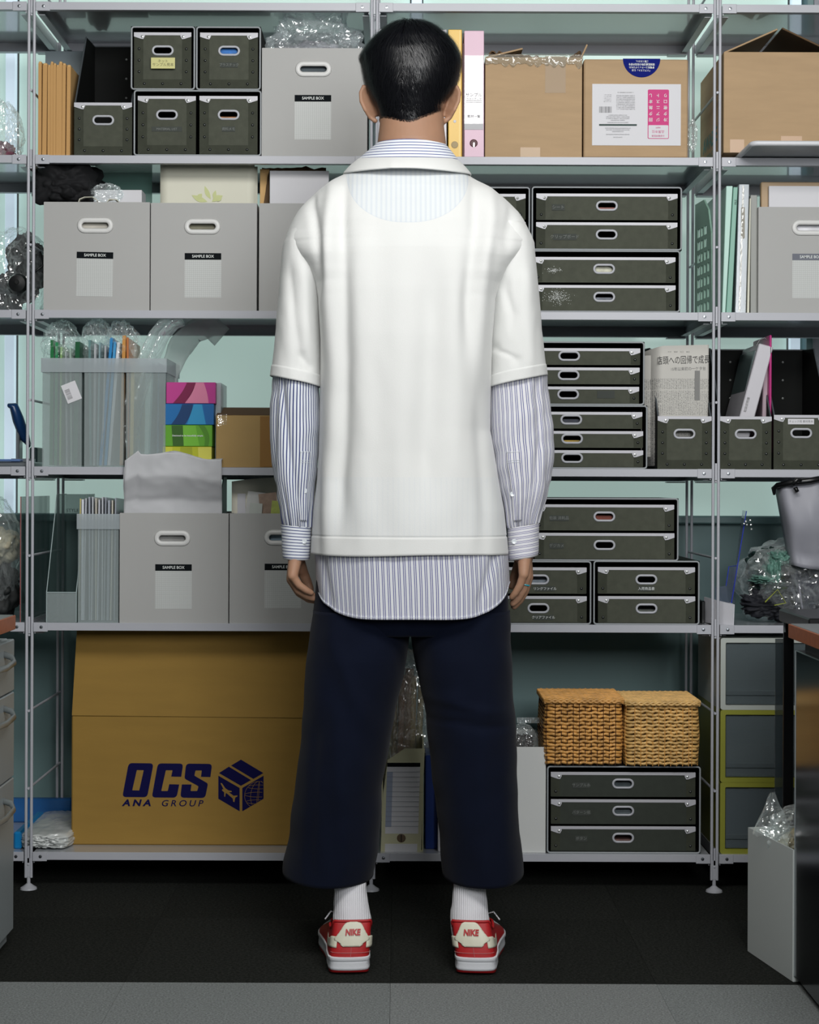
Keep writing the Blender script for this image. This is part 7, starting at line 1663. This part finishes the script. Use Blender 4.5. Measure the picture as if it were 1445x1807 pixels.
bm = bmesh.new(); n, m = 96, 60
V = [[bm.verts.new(hs(j/m, i/n, -0.0015+0.0016*nz(i*0.35, j*0.25, 3))) for i in range(n)] for j in range(m+1)]
for j in range(m):
    for i in range(n):
        t, a = (j+.5)/m, (i+.5)/n; ang = 2*pi*a; py = 34+194*t**1.25
        if py > 96 and sin(ang) > 0.12: continue
        if py > 150 and sin(ang) > -0.25: continue
        bm.faces.new((V[j][i], V[j+1][i], V[j+1][(i+1) % n], V[j][(i+1) % n]))
bm.faces.new(V[0])
hair = mesh_obj('hair', bm, m_hair)
rng = random.Random(12); bm = bmesh.new()
for k in range(22000):
    a = rng.random(); t0 = rng.random()**0.75*1.0
    ang = 2*pi*a; py = 34+194*t0**1.25
    if py > 90 and sin(ang) > 0.05: continue
    if py > 150 and sin(ang) > -0.2: continue
    ln = rng.uniform(0.10, 0.20)*(1.0 if t0 < 0.6 else 0.55 if t0 < 0.85 else 0.25); sw = rng.gauss(0.018, 0.012)*(1 if cos(ang) > -0.2 else -0.6)
    lift = rng.uniform(0.0012, 0.0065)*(1 if t0 < 0.6 else max(0.3, 1-(t0-0.6)*2))*(2.0 if rng.random() < 0.06 and t0 < 0.6 else 1); wd = rng.uniform(0.0004, 0.0008) if t0 < 0.8 else 0.0003
    prev = None; S_ = 5; ca = rng.gauss(0, 0.15)
    for s in range(S_+1):
        q = s/S_; t = t0+ln*q
        if t0 > 0.8 and t > 1.04: t = 1.04
        p = hs(t, a+sw*q+ca*0.01*q*q, 0.0002+lift*sin(q*pi*0.62)); w_ = wd*(1-q*0.85)
        tdir = Vector((-sin(ang), cos(ang), 0))
        cur = (bm.verts.new(p-tdir*w_), bm.verts.new(p+tdir*w_))
        if prev: bm.faces.new((prev[0], prev[1], cur[1], cur[0]))
        prev = cur
# spikier tufts on the left side of the crown
for k in range(700):
    a = rng.uniform(0.40, 0.60); t0 = rng.uniform(0.30, 0.58); prev = None; ang = 2*pi*a
    for s in range(5):
        q = s/4; p = hs(t0+0.06*q, a, 0.001+0.007*q*rng.uniform(0.8, 1.1)); w_ = 0.0004*(1-q*0.85); tdir = Vector((-sin(ang), cos(ang), 0))
        cur = (bm.verts.new(p-tdir*w_), bm.verts.new(p+tdir*w_))
        if prev: bm.faces.new((prev[0], prev[1], cur[1], cur[0]))
        prev = cur
st = obj('hair_strands', bm, m_strand, hair, smooth=True); st['kind'] = 'stuff'
flush_texts()
for o in list(bpy.data.objects):
    for k in ('_base', '_sub'):
        if k in o: del o[k]
